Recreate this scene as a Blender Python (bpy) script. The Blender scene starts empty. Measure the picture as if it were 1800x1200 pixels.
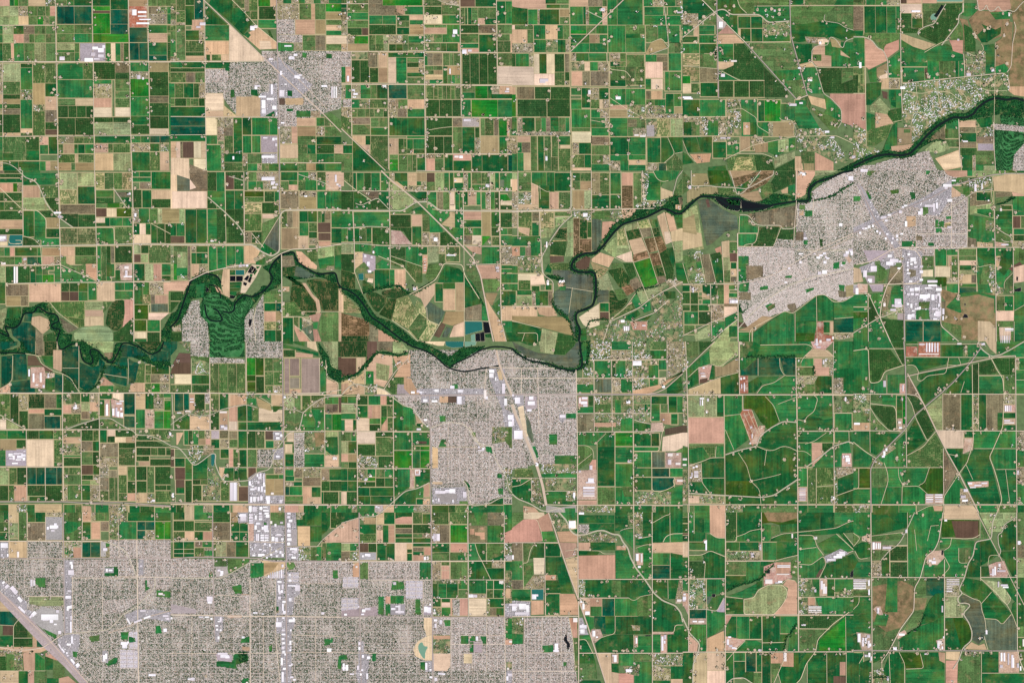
import bpy, math, random, re
import numpy as np

# ------------------------------------------------------------------ camera, sky, sun, exposure
S = 12.4                       # metres on the ground per pixel of the 1800 x 1200 photograph
scene = bpy.context.scene
C = scene.collection
ALT = 60000.0
cam_data = bpy.data.cameras.new("camera")
cam_data.sensor_width = 36.0
cam_data.lens = 36.0 * ALT / (1800 * S)
cam_data.clip_start = 100.0
cam_data.clip_end = 400000.0
cam = bpy.data.objects.new("camera", cam_data)
cam.location = (0, 0, ALT)
C.objects.link(cam)
scene.camera = cam

SUN_EL, SUN_AZ = math.radians(52), math.radians(128)     # late morning, sun in the south-east
world = bpy.data.worlds.new("World")
scene.world = world
world.use_nodes = True
wn = world.node_tree
bg = wn.nodes.get("Background")
sky = wn.nodes.new("ShaderNodeTexSky")
sky.sky_type = 'NISHITA'
sky.sun_disc = False
sky.sun_elevation = SUN_EL
sky.sun_rotation = SUN_AZ
wn.links.new(sky.outputs[0], bg.inputs[0])
bg.inputs[1].default_value = 0.05
sd = bpy.data.lights.new("sun", 'SUN')
sd.energy = 4.2
sd.angle = math.radians(0.5)
sd.color = (1.0, 0.955, 0.9)
sun = bpy.data.objects.new("sun", sd)
sun.rotation_euler = (math.pi / 2 - SUN_EL, 0, math.pi - SUN_AZ)
C.objects.link(sun)
scene.view_settings.view_transform = 'Standard'
scene.view_settings.look = 'None'
scene.view_settings.exposure = 0.42
scene.view_settings.gamma = 1.0
scene.render.engine = 'CYCLES'
scene.cycles.max_bounces = 3
scene.cycles.diffuse_bounces = 1
GAIN = 1.55                    # picture value of a flat surface of albedo 1 under this light

# ------------------------------------------------------------------ survey of the place
# T column row lean: a 300 px sheet of the survey.  R y0,y1 / C x0,x1: a strip of fields with
# boundaries and crop letters.  P letter x y ...: a polygon.  L type width x y ...: a line.
# f x y ...: farmsteads.  u x y w h / U x y w h angle: large roofs.
DATA = """
T 0 0 .018
R0,45 0p68g100b130m200n320h390m470g520G645
R45,115 0l65l130x195m262s320m352p391
R115,178 0l65l130n200m262b305h345m392
R182,242 0g20l95G168o242m322m394
R242,303 0g20l95p168o205m242m322m395
R305,432 0G20s78n98g170m245l322m396
C0,20 448x575x665n733g765x805d935m960
C20,143 448l575s665d698a733d765o805d935n960
C145,228 448d478g632h702g905n935s960
C232,316 445s587a737h782s955
C318,402 445s587G680n775o860d912k950
R45,172 400t522t645
R175,238 400m522m648
R238,302 400m522g648
C400,525 305l352g372m432
C525,558 305m370g432
R305,432 562c742g780w812g848o870d905
C650,775 0G45b78k95b240b300
C777,900 0G70t172t268
R240,300 712b905
C907,1035 0a45Y195t300
R303,425 910t978t1040
R0,45 1040m1105m1200
R48,100 1045o1110h1175g1200
R100,172 1045x1175g1200
R178,235 1045g1175s1200
C1045,1175 237n300g390t430
C1177,1200 237s300d430
R445,560 405g585s655
R562,690 405g658
R695,745 408m530n657
R745,828 408d480d540d605d658
R830,950 410d530d657
R440,560 660d810o912
C810,914 512d558m642m692s757w820
C660,785 562g592x690p757w825
R825,862 662d795d918
R862,948 662l797l920
C916,1050 440g505x555b680g818G880d945
C1052,1185 440a507d675o725d818d905w948
C1187,1200 440s585g730g950
R962,1130 0g20s182d277
C280,340 962n1020g1085
R962,1085 342G404
R1078,1130 20G95
R1060,1130 184G277
R1135,1200 0n20G130G278g322n355a405
R955,1010 410h468o520s590s660
R1015,1080 410s445a522g548G597g660
R1085,1145 410s527n550s660
R1145,1200 408a500s530a660
C667,920 950G1008
R1010,1075 665n760s795s915
R1080,1200 668n797l920
R950,1005 925g990g1055t1125t1190
R1010,1065 925x1055G1120h1190
R1070,1200 928G1055s1125n1190
C1190,1200 950g1200
f 80 0 160 85 215 90 280 130 40 205 105 295 380 210 440 215 130 395 195 410 480 380 20 500 205 505 305 470 385 545 425 545 675 548 365 655 380 630 400 380 200 685 245 745 270 775 365 810 390 880 40 950 190 990 435 1000 290 990 710 1025 740 1040 895 995 910 855 890 220 765 390 700 600 900 585 895 675 1110 70 1120 60 1050 210 1090 410 940 1050 1000 1050 1045 1040 1100 1080 1140 1025 420 1100 400 1180 350 710 870 445 1085 310 520 270 935 890 1175 1140 1180 935
u 930 70 30 40 970 80 60 14 970 110 60 12 960 160 90 12 980 135 80 8 965 530 22 28 1000 545 12 16
u 650 330 40 20 690 340 40 30 640 370 30 25 690 385 40 20 720 320 20 20 420 400 35 25 595 410 60 25 660 410 40 12
L R 8 0 436 1200 437
L R 5 390 0 395 430 405 960 410 1200
L R 4 650 0 655 437 660 900 667 1200
L R 5 903 0 912 437 920 950 928 1200
L R 4 1040 0 1045 437 1055 950
L R 4 0 960 400 958 1200 955
L R 4 0 180 395 178
L R 4 20 440 20 960
L R 4 395 45 650 45
L C 5 0 1145 60 1150 110 1180 130 1200
T 0 1 .012
R0,20 0o28d150
R22,50 0d155
R55,85 0G155
R88,150 0p92b122x155
R155,215 0d28d155
R220,280 0G30s155
R282,345 0d160
R348,408 0n160
R410,450 0d160
P G 155 30 225 65 265 100 155 102
P g 130 0 282 0 282 18 405 18 410 95 275 100 240 65 185 45
R108,190 157p280
R192,278 160l345
P l 160 192 310 192 350 278 160 278
P s 280 108 410 108 412 188 315 190
P d 315 192 412 192 412 290 370 290
R283,465 165G240
P g 242 283 265 283 320 340 320 490 242 480
P d 270 282 350 280 415 340 415 330 322 328
R330,402 325a415
R408,470 325G418
R475,525 290g418
P d 165 465 250 480 285 525 165 525
R540,602 0m30g70p103
R540,600 105G262g295
R545,598 297a422
R605,660 0m103g155x190t262g295
R602,660 297p380x425
R672,792 0l38
R672,792 40d212G252
R672,730 252g300m340
R730,790 252g298b380
R672,700 322g380
P g 385 665 420 665 660 775 660 790 385 790
P a 385 700 400 700 405 790 385 790
R15,132 420l542
R15,108 545l668
R135,237 420r545
R112,235 548G670

R240,305 425o670
P d 425 305 550 305 550 400 510 400 425 340
R308,400 550d672
R405,525 425S545S675
R15,132 672r735s800s860r925
R138,188 675g800
R188,228 675d800
P o 805 150 915 155 915 185 830 185
P G 850 190 920 190 925 255 895 255
P d 675 225 840 225 890 260 675 260
R228,262 675m755b
R230,262 755b840s890
R265,325 675k750w820B925
R330,365 675w738
R330,390 738G772g862g930
R368,392 675G772
R402,520 678g805
R395,515 808s930
R535,600 425n525
R535,598 528d680
R600,660 465n525
R598,660 528m680
P m 425 605 465 605 465 650 525 680 600 655 600 730 680 775 500 680 430 655
P p 605 655 682 655 682 775 605 730
P g 385 670 430 670 660 775 660 790 385 790
R530,775 685g712s748g780
R530,650 750d780o805
R655,745 748G805
R530,648 808d930
R650,700 812x845
P y 840 660 930 650 930 775 850 770 840 700
P G 812 700 845 700 845 770 812 770
R8,45 932g980G1062
R48,80 932g1062
R82,130 985o1050x1062
R8,130 1065G1195
R135,262 935d997
R138,262 1000G1065
R138,200 1068n1200
R200,262 1068d1200
R265,370 935x975g1050
R265,370 1052m1110l1140a1200
R372,450 938G982w1025G1060
R372,510 1062G1105g1160
R375,508 1105d1160
R450,512 935w1062
R375,512 1162d1200
R525,585 940l990
R525,582 992d1045
R588,645 942k990l1042
R525,650 1045s1200
R655,775 942G1018
R655,775 1020l1078
R655,775 1080p1135
R655,735 1138g1200
R738,778 1138d1200
R785,935 0G38
R800,880 42o200
R882,950 45a145o200
R795,920 205n428
R790,850 430d490d552G618
R850,915 430k490k552g618
R790,910 620g680
R785,915 685n805
R785,842 808g875g940
R845,905 808g935
R785,940 942G1005g1050
R785,870 1052x1150n1200
R870,935 1005r1060o1090
R875,935 1090p1182
R935,995 1062e1182
R845,1000 1185m1200
P s 350 925 595 918 595 1040 470 1040 410 990
R920,978 598l725
R980,1025 598n725
R1028,1090 598n725
P s 430 1020 590 1045 595 1090 550 1105
P o 420 1030 550 1110 480 1140 440 1100
P s 725 920 790 920 750 980 725 1000
P D 800 915 875 905 875 1000 870 1100 830 1130 790 1120 740 1080 760 980
P p 875 905 940 905 938 1030 880 1080 860 1110 878 1000
P d 800 1135 830 1130 940 1030 945 1200 800 1200
R942,1045 945B1042
R1048,1128 945B1030
R1048,1130 1035g1125
R1000,1048 1045w1125
P w 1045 1000 1190 1000 1130 1050 1045 1048
R1133,1178 948w1032
R1135,1200 1035d1125
R1180,1200 945G1032
P l 0 980 45 960 45 1050 30 1080 30 1120 70 1165 0 1140
P G 55 965 145 955 150 1000 140 1050 120 1100 60 1090 40 1040
P s 340 925 370 950 400 1010 350 1010 330 980
P V 35 1040 140 1050 160 1000 160 960 230 960 300 920 350 935 300 1000 170 1000 150 1060 100 1110 30 1120
P V 290 940 340 980 410 1020 440 1120 470 1140 410 1130 350 1120 350 1050 330 1020 280 990
P V 0 1110 30 1120 100 1200 0 1200
P t 180 1005 230 1005 220 1060 168 1060
P t 80 1115 160 1065 215 1070 250 1110 248 1200 140 1200 90 1160
P n 225 1030 280 1020 350 1050 350 1110 300 1150 250 1100 220 1080
P o 250 1110 305 1150 305 1200 250 1200
P d 305 1160 390 1130 395 1200 308 1200
P V 360 1050 420 1060 450 1140 400 1180 390 1130 350 1110
P V 400 1140 510 1150 500 1200 400 1200
P u 515 1145 560 1105 700 1085 770 1100 795 1140 795 1200 530 1200
P V 1135 1130 1200 1020 1200 1200 1135 1200
P Q 70 452 160 452 158 535 55 535 60 490
L D 5 62 452 62 505 80 515 150 515 155 490 110 490
L D 4 110 512 155 512
R450,500 0c50
R500,535 0w50
L W 11 0 1140 70 1170 30 1090 100 1110 140 1080 170 1000 240 1000 265 950 330 1000 400 1010 420 1060 360 1080 370 1110 425 1110 410 1160 400 1200
L C 7 130 0 180 50 240 70 270 100 330 240 400 320 515 400
L D 6 0 120 90 210 160 275 265 280 325 340 325 405
L D 5 165 460 240 480 285 525 295 660
L C 8 0 533 420 527 800 520 930 515 1200 518
L D 5 415 400 672 398 800 398 805 515
L C 6 795 120 850 200 890 260
L D 5 1060 370 1200 445
L D 5 410 655 680 775
L D 4 350 925 410 1000 550 1105
L R 6 0 665 420 662
L R 6 40 795 430 785 680 785 1200 778
L R 6 410 0 425 600 430 780
L R 7 930 0 940 500 942 1200
L R 5 665 0 675 400 685 780
L R 5 160 0 162 430
f 400 30 435 75 400 95 400 205 225 65 40 205 80 265 140 290 400 290 420 320 50 420 20 480 395 450 300 495 265 500 690 510 750 515 435 600 170 635 20 655 300 685 370 655 410 640 230 700 450 700 520 700 580 710 615 740 660 670 920 60 905 160 915 200 905 255 915 345 950 430 915 450 920 475 910 570 950 300 980 350 1040 355 1050 100 950 125 960 710 1095 750 1090 360 1190 380 1130 830 1010 805 950 805 725 960 50 800 835 675 780 750 890 720 980 985 660 835 250 655 590 745 690 770 490 705 880 290 265 650 175 680 940 345 1075 255
u 98 675 10 115 112 675 14 115 165 615 22 14 380 290 50 12 410 315 24 18 0 460 40 20 0 480 30 14 895 155 24 14 875 670 30 20 880 700 16 40 870 740 60 8 10 645 30 14 945 300 14 24
T 0 2 .006
P t 0 0 125 0 120 25 30 60 0 60
P t 145 0 248 0 248 90 180 60
R0,100 250o310D400
P G 290 100 370 100 372 185 320 165
P n 375 60 435 60 435 215 375 190
P t 438 65 490 40 555 35 555 185 440 185
P t 440 190 555 190 557 330 430 215
P t 560 145 640 180 695 170 700 230 660 320 610 350 560 320
P t 695 105 740 150 720 220 697 220
P t 740 160 890 190 893 250 730 225
P t 730 230 892 258 890 315 770 280
P t 790 150 835 110 900 110 900 180 860 190
P t 905 120 945 145 943 290 895 300
P t 945 145 980 150 978 250 945 285
P t 845 35 880 20 960 40 1050 100 980 130 930 110 840 105
P t 1060 100 1140 65 1195 75 1195 140 1120 155 1060 140
P t 1150 0 1200 0 1200 75 1140 60
P D 960 0 1140 0 1130 50 1050 70 1000 40
P l 610 0 800 0 790 75 730 80 680 40 620 40
P o 730 80 800 75 790 120 750 130
P t 10 105 90 100 80 270 10 330
P t 95 90 185 90 195 265 95 275
P t 75 285 210 270 215 320 245 330 248 360 75 360
P k 195 100 250 100 290 160 290 170 195 172
P k 280 150 370 200 370 215 320 210
P y 215 180 310 180 320 230 315 330 215 325
P y 320 220 385 220 380 260 320 260
P G 320 265 385 250 385 360 320 340
P t 388 230 438 240 438 355 388 340
P t 442 235 480 260 550 330 540 358 442 358
P d 442 235 520 310 545 355 442 355
P n 0 330 70 290 72 360 0 360
P p 700 250 730 250 800 300 700 320
R310,355 700g800
P m 800 310 905 320 905 355 800 355
P s 980 150 1020 160 1015 290 950 285
R165,230 1022s1065
R175,230 1065G1190
R232,290 1022s1060o1128x1190
R295,355 1020s1065b1125x1190
P n 950 290 1018 290 1018 355 905 355 920 300
P V 0 60 90 60 150 30 140 0 160 0 180 60 270 100 250 100 180 80 110 80 0 95
P V 400 0 430 60 480 50 540 15 560 40 580 130 640 180 680 170 700 110 760 155 800 160 850 110 850 35 880 10 960 40 1060 100 1140 60 1150 0 1130 0 1100 60 1060 80 940 0 820 10 800 60 790 130 740 120 700 60 640 50 600 0
P V 930 110 1010 130 1060 150 1110 180 1200 165 1200 140 1060 140 1050 100
P V 560 0 620 20 690 60 700 120 640 160 580 100
R368,620 0s72d132
P l 50 555 175 615 50 618
R545,620 0w45
R370,480 135x195
R488,615 135d198
R370,470 200D312o395G435
R475,505 200p312
R508,615 200o312
R475,520 312G435
R525,612 312t425
R365,440 442h500m565
R365,425 570G630x692
R445,505 442p502x570
R425,490 572l632n692
R492,545 572o632s692
P s 445 510 568 510 568 570 445 610
P d 500 612 695 545 695 612
R365,405 700G788
R408,525 700G735y770
P w 795 360 868 360 865 420 795 395
P y 780 400 865 425 868 540 790 530
R365,512 872t948
R525,605 872t948
R365,475 955n1020
R365,475 1022G1082x1152
R365,395 1085s1150g1200
R415,485 1155b1200
R478,610 955g1020y1082
R488,612 1085g1150b1200
P m 700 540 780 540 880 610 720 612
R625,685 0g50G185d275G375s440
R690,750 0a115d182
R690,765 0a115
R755,875 0g40c185
R690,878 188w378
R690,850 380s440
R850,878 380g405x440
R625,672 445m568
R672,715 445n568
R718,795 445h568
R798,812 445g568
R815,875 448d568
R620,698 572d655s695
R620,710 702G752
R620,665 755w810
R620,670 812d952
R665,710 755d808
R672,710 808w885a952
R700,770 572o652G697
R775,865 572m652d697
R715,810 705o830
R710,750 835d950
R812,840 705x745b828
R750,870 835s950
R815,875 705x828
R868,935 572k655G700
R938,972 572d655x700
R975,1005 572m635l700
R885,935 450s485s572
R935,1005 450m572
R1008,1115 475m572
R1008,1115 450x475m635
R1008,1115 578G635x700
R875,1120 703x765
R905,955 767o828
R955,1120 767s808s828
R955,1040 703o765
R1050,1115 703s765
R875,935 830n892
R938,1065 832s892
R1065,1120 832s895
R878,980 897s955
R982,1065 897d955
R1065,1120 895p955
R878,975 958d1032
R980,1062 960d1032
R1065,1130 958n1035
R878,1062 1035s1085
R1065,1130 1035h1088
R878,1005 1090d1200
R1008,1045 1090d1172d1200
R1048,1130 1092s1200
R660,695 958d1080s1200
P d 958 700 1090 700 1190 740 958 740
P s 1050 620 1115 620 1115 670 1050 640
P s 1120 625 1200 620 1200 700 1120 670
R745,800 960d1060s1110d1165
R745,800 1168d1200
R805,840 960d1050
R825,872 1055d1200

R842,872 980p1052
R885,1005 0l62
R885,1005 64s120d187
R885,1005 190t255t315t400t438
R1010,1118 0d60
R1010,1120 62s100p190
R1010,1085 192d318
R1010,1120 320d438
R1088,1120 205G318
R1145,1200 0G60n120h190G245n430
R1145,1200 450g530m575
P n 580 1155 640 1155 645 1200 580 1200
R1145,1200 670g765x830
R1145,1200 830h900
R1150,1200 910G985d1085
R1165,1200 1090g1200
L W 10 400 0 415 50 440 60 480 30 530 10 560 40 580 130 610 155 650 160 655 120 630 80 640 50 690 60 720 110 770 150 800 140 830 80 860 10 920 15 1000 50 1060 95 1120 70 1145 30 1150 0
L W 9 0 80 60 80 110 80 180 85
L V 8 440 220 500 260 560 340 620 355 690 300 720 230 740 170
L V 8 780 160 840 185 900 185
L V 8 1000 130 1060 155 1120 180 1200 165
L R 8 0 362 1200 362
L R 6 442 230 440 600 447 1120
L R 6 0 618 950 618
L R 9 0 1125 450 1125 600 1135 830 1130 1200 1155
L R 5 0 880 450 880
L C 6 0 515 80 560 180 618
L C 6 460 618 560 580 700 540 780 540 860 590 940 630 960 655 1050 660 1120 685 1200 730
L R 5 695 365 700 620 702 1120
L R 5 185 620 188 880 190 1120
L R 5 570 620 575 1120
L R 4 950 365 955 1120
L R 4 320 880 320 1120
L D 4 832 700 832 1120
L D 4 90 100 85 275 0 345
L D 4 960 740 1200 745
L D 4 400 0 410 50
L D 4 725 228 895 255
L D 4 900 120 905 200 900 300
L D 5 180 85 270 100 290 155 370 205 440 225 500 260 540 330 560 355
L D 4 440 187 555 187
L D 4 555 30 555 355
L A 6 600 1140 1200 1160
f 20 430 145 410 365 510 430 400 455 550 480 380 525 440 525 465 650 390 640 500 690 450 650 545 715 575 720 580 1070 370 1110 400 1130 430 1110 430 1070 490 1050 515 1080 520 465 660 470 730 460 765 490 770 420 720 420 680 440 780 710 820 735 875 710 830 690 870 680 960 690 985 710 940 730 740 945 770 880 1095 665 1080 540 1090 545 1080 460 1035 470 945 165 1105 110 1040 10 760 410 860 990 630 1030 630 1190 640 1185 670 40 320 70 300 290 350 280 340 540 20 690 320 710 280 725 260 930 300 1080 320 1110 200 1020 145 1155 320 1160 250 1170 255 340 240 350 230 610 375 640 1130 130 1165 710 1160 860 1150 870 1170 325 1100 80 1110 980 145 1140 265
u 230 225 12 60 280 220 14 65 335 225 10 30 250 300 20 10 300 305 14 20 745 440 14 80 790 470 14 50 812 465 14 60 825 490 14 40 845 500 20 30 845 465 14 16 820 430 36 12 840 415 30 8 60 785 30 24 95 780 40 16 120 800 40 20 150 790 30 20 65 815 30 12 160 815 18 20 90 800 14 30 130 780 30 10 110 825 40 10 85 850 40 10 165 765 14 10 525 445 14 30 515 460 20 14 1190 640 14 20 1070 1110 20 12 200 195 10 50
T 0 3 .002
P H 0 330 1200 330 1200 1200 620 1200 250 760 0 470
P m 0 0 25 0 25 70 0 70
R0,70 25G62
R70,138 0s65
R140,198 0G62
R0,72 65n130
R75,182 66l128
R0,198 132m190
R0,68 195G248G320
R72,195 195o320
R30,195 322c440
R0,25 330x440
P m 450 0 580 0 580 70 570 195 450 195
P g 455 60 560 70 570 110 455 160
R0,65 580p640
R0,60 642x670m768
R68,188 580G638
R68,188 642p705
R65,130 708o765
R0,190 770h895
R65,188 838g962
R0,62 898G1088
R0,62 1090G1200
R65,125 965t1022t1087
R128,188 965t1022x1087
R65,188 1090b1155b1200
R205,320 0I60n190
R200,322 195H440
R205,245 455x575
R205,238 510g540
R245,318 455h515p575
R208,315 577t638t705
R200,320 708x770
P c 708 205 745 205 745 310 708 310
P g 742 215 772 215 770 242 745 242
R192,318 770J1200
R332,450 0H450
P H 0 332 400 332 450 450 450 590 200 590 190 640 60 520 0 470
P J 390 380 445 380 445 455 390 455
P g 250 460 320 460 320 525 280 525 250 500
P l 205 590 445 590 448 658 205 658
P J 515 335 920 325 960 440 960 460 515 450
P g 735 430 735 385 830 380 835 448 735 448
P I 735 390 800 390 800 425 735 425
P J 975 320 1200 320 1200 450 970 450
P I 975 330 1010 330 1010 440 975 440
P H 505 455 960 455 970 640 850 710 770 820 500 845
P I 450 335 520 335 515 450 505 460 505 850 455 850
P g 455 270 480 270 480 290 455 290
P J@20 720 620 960 600 960 640 850 700 720 715
P J 975 455 1100 455 1090 530 1020 600 975 640
P g 1020 475 1035 475 1035 520 1060 530 1020 560
P J 1100 455 1200 455 1200 540 1100 540
P H 970 650 1090 535 1200 540 1200 1200 970 1200
P g 1100 545 1200 555 1200 600 1100 590
P I@-45 0 470 30 480 200 640 250 720 240 780 150 720 0 560
P H 190 640 250 650 320 670 240 700 190 680
P c 240 700 300 660 440 690 450 840 400 860 300 820 215 750
P n 0 580 50 630 90 690 0 692
P t 0 697 100 697 135 745 95 790 0 790
P d 100 790 140 745 225 810 225 880 100 880
P G 0 870 92 868 92 945 0 935
P k 20 795 92 795 92 862 20 862
P d 97 885 200 885 200 955 97 955
P d 200 885 228 885 228 950 200 950
P p 230 845 258 860 258 945 230 945
P t 262 880 325 925 325 940 262 945
P s 195 825 228 830 228 880 195 880
P n 0 945 330 945 345 960 280 985 200 985 90 975 0 965
P h 0 965 90 975 160 985 160 1110 0 1110
P d 0 1010 40 1010 45 1110 0 1110
P m 40 990 100 1000 100 1110 45 1110
P p 160 985 245 985 245 1120 170 1120
P g 250 985 315 1035 315 1110 250 1110
P G 318 1015 372 1018 372 1105 318 1105
P m 375 1000 450 1050 460 1165 375 1165
P p 320 990 370 970 420 1020 400 1040 320 1010
P n 0 1112 130 1112 130 1200 0 1200
P G 135 1112 195 1112 195 1200 135 1200
P p 198 1112 240 1112 240 1200 198 1200
P m 240 1112 330 1112 330 1200 240 1200
P G 330 1165 410 1165 410 1200 330 1200
P p 415 1165 480 1150 540 1200 415 1200
P g 300 815 400 860 395 890 340 860
P H@-45 500 850 770 830 840 850 850 1200 610 1200 520 1080 440 900
P I@-45 400 890 440 870 480 850 560 860 560 940 520 1060 560 1080 540 1130 420 960
P m 620 870 700 860 710 900 640 910
P H 700 850 1000 700 970 840 970 1200 700 1200
P J 850 830 965 830 965 880 850 880
P g 850 840 905 838 900 895 850 890
P M 908 840 968 840 968 960 908 960
P M 840 965 968 970 968 1095 845 1095
P g 905 870 950 880 955 910 905 915
P g 740 1060 800 1020 830 1020 820 1060 760 1080
P I 720 970 760 970 760 1060 720 1050
P I@20 880 720 970 680 1100 680 1200 700 1200 770 1000 740 900 780
P g 1095 800 1125 790 1140 850 1090 850
P g 510 975 545 980 540 1020 515 1015
P c 0 560 60 600 230 760 320 850 420 960 520 1070 620 1200 560 1200 450 1080 320 960 150 780 0 620
L R 14 0 575 160 740 320 890 420 1010 590 1200
L A 8 0 555 160 715 330 880 440 1000 620 1200
L R 8 0 202 720 202
L R 10 0 325 880 322 1200 320
L R 10 445 0 450 400 455 860
L R 8 962 190 968 640 975 1200
L C 7 730 205 800 225 880 270 910 320 960 450
L C 7 1090 460 1090 530 1020 600 960 660 860 720 810 780 760 825 600 840 450 855
L A 7 760 850 900 800 1050 730 1200 690
L R 7 0 945 90 965 200 965 300 950 420 870
L R 6 185 590 455 590
L R 6 835 450 1200 455
L D 4 0 692 95 692
L D 5 140 742 95 795 95 950
L D 4 0 790 95 795
L D 4 95 882 225 882
L D 4 0 1112 320 1112
L R 5 190 0 192 325
L R 5 62 0 65 325
L R 4 510 450 510 850
L R 4 720 460 720 830
L R 5 500 460 960 460
L R 5 580 0 575 320
L R 5 320 30 322 200
L R 4 830 0 838 325
L C 4 1087 0 1090 190
f 45 60 80 85 40 115 45 175 90 150 205 90 380 10 480 180 590 180 560 50 560 110 665 10 600 10 780 80 820 60 860 30 790 130 830 150 1020 175 1050 150 1150 75 490 240 500 295 30 970 60 980 150 1000 300 1000 340 990 30 1160 80 1150 210 1120
u 5 215 50 34 120 275 14 40 10 290 10 20 50 290 10 20 380 75 20 40 350 90 50 24 360 120 24 14 330 100 14 20 400 90 10 20 725 250 30 20 490 345 20 20 500 365 14 30 480 405 40 34 215 470 14 50 235 475 12 40 475 545 24 12 470 660 14 30 495 725 12 30 493 765 12 80 475 655 30 20 460 585 40 20 290 715 120 40 350 755 24 20 395 685 20 20 300 740 40 20 380 780 20 10 410 830 20 24 500 870 14 50 470 920 30 14 465 980 12 14 470 1000 14 10 850 910 50 20 860 930 34 24 895 905 12 14 1150 815 24 24 1145 720 40 14 1170 740 20 14 725 1000 14 40 740 990 14 40 985 685 40 12 745 395 14 20 765 400 26 12 985 370 14 12 1045 1135 50 14 1115 565 30 14 1145 575 14 10 885 210 1 1
U 85 515 28 60 -40 130 590 20 40 -40 15 485 20 14 -40 35 510 30 20 -40 155 670 14 40 -50 135 655 14 30 -50 220 700 36 24 -45 205 720 30 14 -45 900 740 10 50 -30 940 755 60 14 -20 1010 730 50 12 -20 420 920 10 50 -30 505 1025 14 40 -40 535 1060 24 24 -40 440 955 10 30 -30
T 1 0 .012
P H 640 360 1200 360 1200 760 755 900 640 820
C0,38 0m30s75x95m140x180s220m290g400x428
R0,40 40s103d167
R78,160 40s103
R178,425 40m103
C103,167 42G180
C167,230 0t140
R0,78 40s103
R160,180 40x103
R140,215 150p232
R215,285 105G200x235
R288,368 105s235
R368,395 105d235
R395,430 110n235
P G 235 20 400 178 235 175
R178,288 237g412
R292,385 240n410
R385,428 240n250d278n290s355n410
P w 412 182 420 182 650 408 660 430 412 430
P G 282 0 430 0 520 85 582 160 510 248 410 150 270 30
R0,60 435s520
R0,80 520o550s612
R80,140 525s560s612
R0,48 615b700n742
R48,138 620d738
R140,200 615g748
P G 445 185 515 110 582 160 508 248
P n 588 210 618 195 745 300 745 345 625 350 512 250
P g 512 248 540 225 565 248 545 272
P d 683 215 700 215 722 270 700 268
P w 625 288 700 290 712 345 628 350
R437,478 0g85
R437,478 85G240
R480,508 0d240
R510,582 0s108o172m240
R587,690 0g30s92G162d200x240
R692,748 0s30d110m140s198d240
R752,818 0G245
R822,888 0t245
R888,948 0t247
R950,995 0G247
R997,1112 0n38w68o85k163w215n250
P w 0 1110 130 1115 130 1155 135 1200 0 1200
R1118,1200 165w250
P o 135 1155 245 1195 135 1198
R440,480 242g290G415n470
P h 290 440 410 440 420 500 400 505 380 482 290 480
R487,585 242J400
P J 242 487 400 487 410 585 242 585
P H 415 440 640 440 745 500 745 582 242 585 400 575
P H 242 585 745 582 745 590 720 590 690 640 640 655 560 680 460 680 460 800 430 770 372 690 370 655 242 655
P G 420 632 448 632 452 688 422 688
P G 563 630 610 630 615 680 563 668
R657,780 245w372
R780,825 247n372
P n 372 740 470 822 372 825
R680,820 460n632
P I 632 655 690 645 695 592 748 590 752 822 632 822
P G 655 820 730 780 733 822
P G 242 440 415 440 415 500 385 500 380 482 242 480
R828,952 248w325
R828,890 328x375s400
R890,990 328x375o440
R828,900 375x440
R828,1078 442G503
R955,1078 378s440
R828,950 505G568
R828,950 572g696g752
R955,1078 507g568
R955,1075 572g632
R955,1075 635c752
R952,1015 250g328
R1020,1200 252g355h375
R1078,1142 375G505
R1142,1195 375s505
R1080,1150 505x540m640
R1080,1150 640I752
R1150,1200 505s540g610x640m690g760
P J 638 360 720 360 750 420 690 440 650 400
P H 755 28 870 70 875 245 755 245
P J 750 140 860 140 860 240 750 240
R28,140 755x785x900
R28,140 905m988n1015m1090
R28,85 1090b1200
R88,138 1090a1200
R0,28 748x790g850x900g945x1005g1055x1110g1200
R140,245 877n1015
R142,240 1018a1090
R142,178 1093m1200
R178,215 1093n1200
R217,250 1093g1200
R253,310 1093w1200
R312,357 1093m1200
R250,356 928m1018o1090
R248,300 755J925
P J 755 248 925 248 925 300 755 300
P g 755 300 865 310 865 365 820 395 755 370
R300,360 865x928
P H 750 362 925 362 1195 365 1195 580 1060 590 980 640 900 560 750 470
P J 1090 365 1195 365 1195 580 1055 560
P g 925 370 960 375 955 410 925 405
P G 1093 380 1135 380 1135 412 1093 412
P I 755 400 1000 600 960 640 900 690 755 690 755 560
P H 1000 640 1050 590 1195 590 1195 755 1040 760 960 690
P G 820 635 855 640 855 680 822 675
P I 655 420 752 430 755 490 735 490
R690,740 760k805n935
R740,770 760H1000
P J 760 768 880 768 885 890 760 890
P G 815 765 860 765 860 785 815 785
R780,825 882g985x1050
R828,888 885n1020
R828,888 1025g1080m1120
P m 1125 790 1195 850 1195 900 1180 920 1080 830
R890,1010 760x850n892s1020
R892,960 892a1020
R960,1020 892m1020
R890,960 1025x1083m1200
R960,1018 1025G1200
R1018,1112 770n895s960G1020
R1018,1080 1025d1150n1200
R1080,1145 895m1025g1150m1200
R1112,1150 765l895
R1150,1200 765G895m955a1020G1085g1200
f 10 60 50 95 60 215 210 85 215 240 210 290 215 300 85 450 15 290 30 385 245 115 215 570 230 670 260 770 430 850 460 855 395 885 380 925 365 970 362 1030 365 1090 365 1120 520 90 540 140 370 1165 520 1160 395 1070 465 1068 490 1070 555 840 700 850 1005 990 1070 910 1060 940 1045 1045 1045 1135 1160 1025 40 1050 830 960 960 50 200 15 1195 105 1185 190 1140 45
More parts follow.
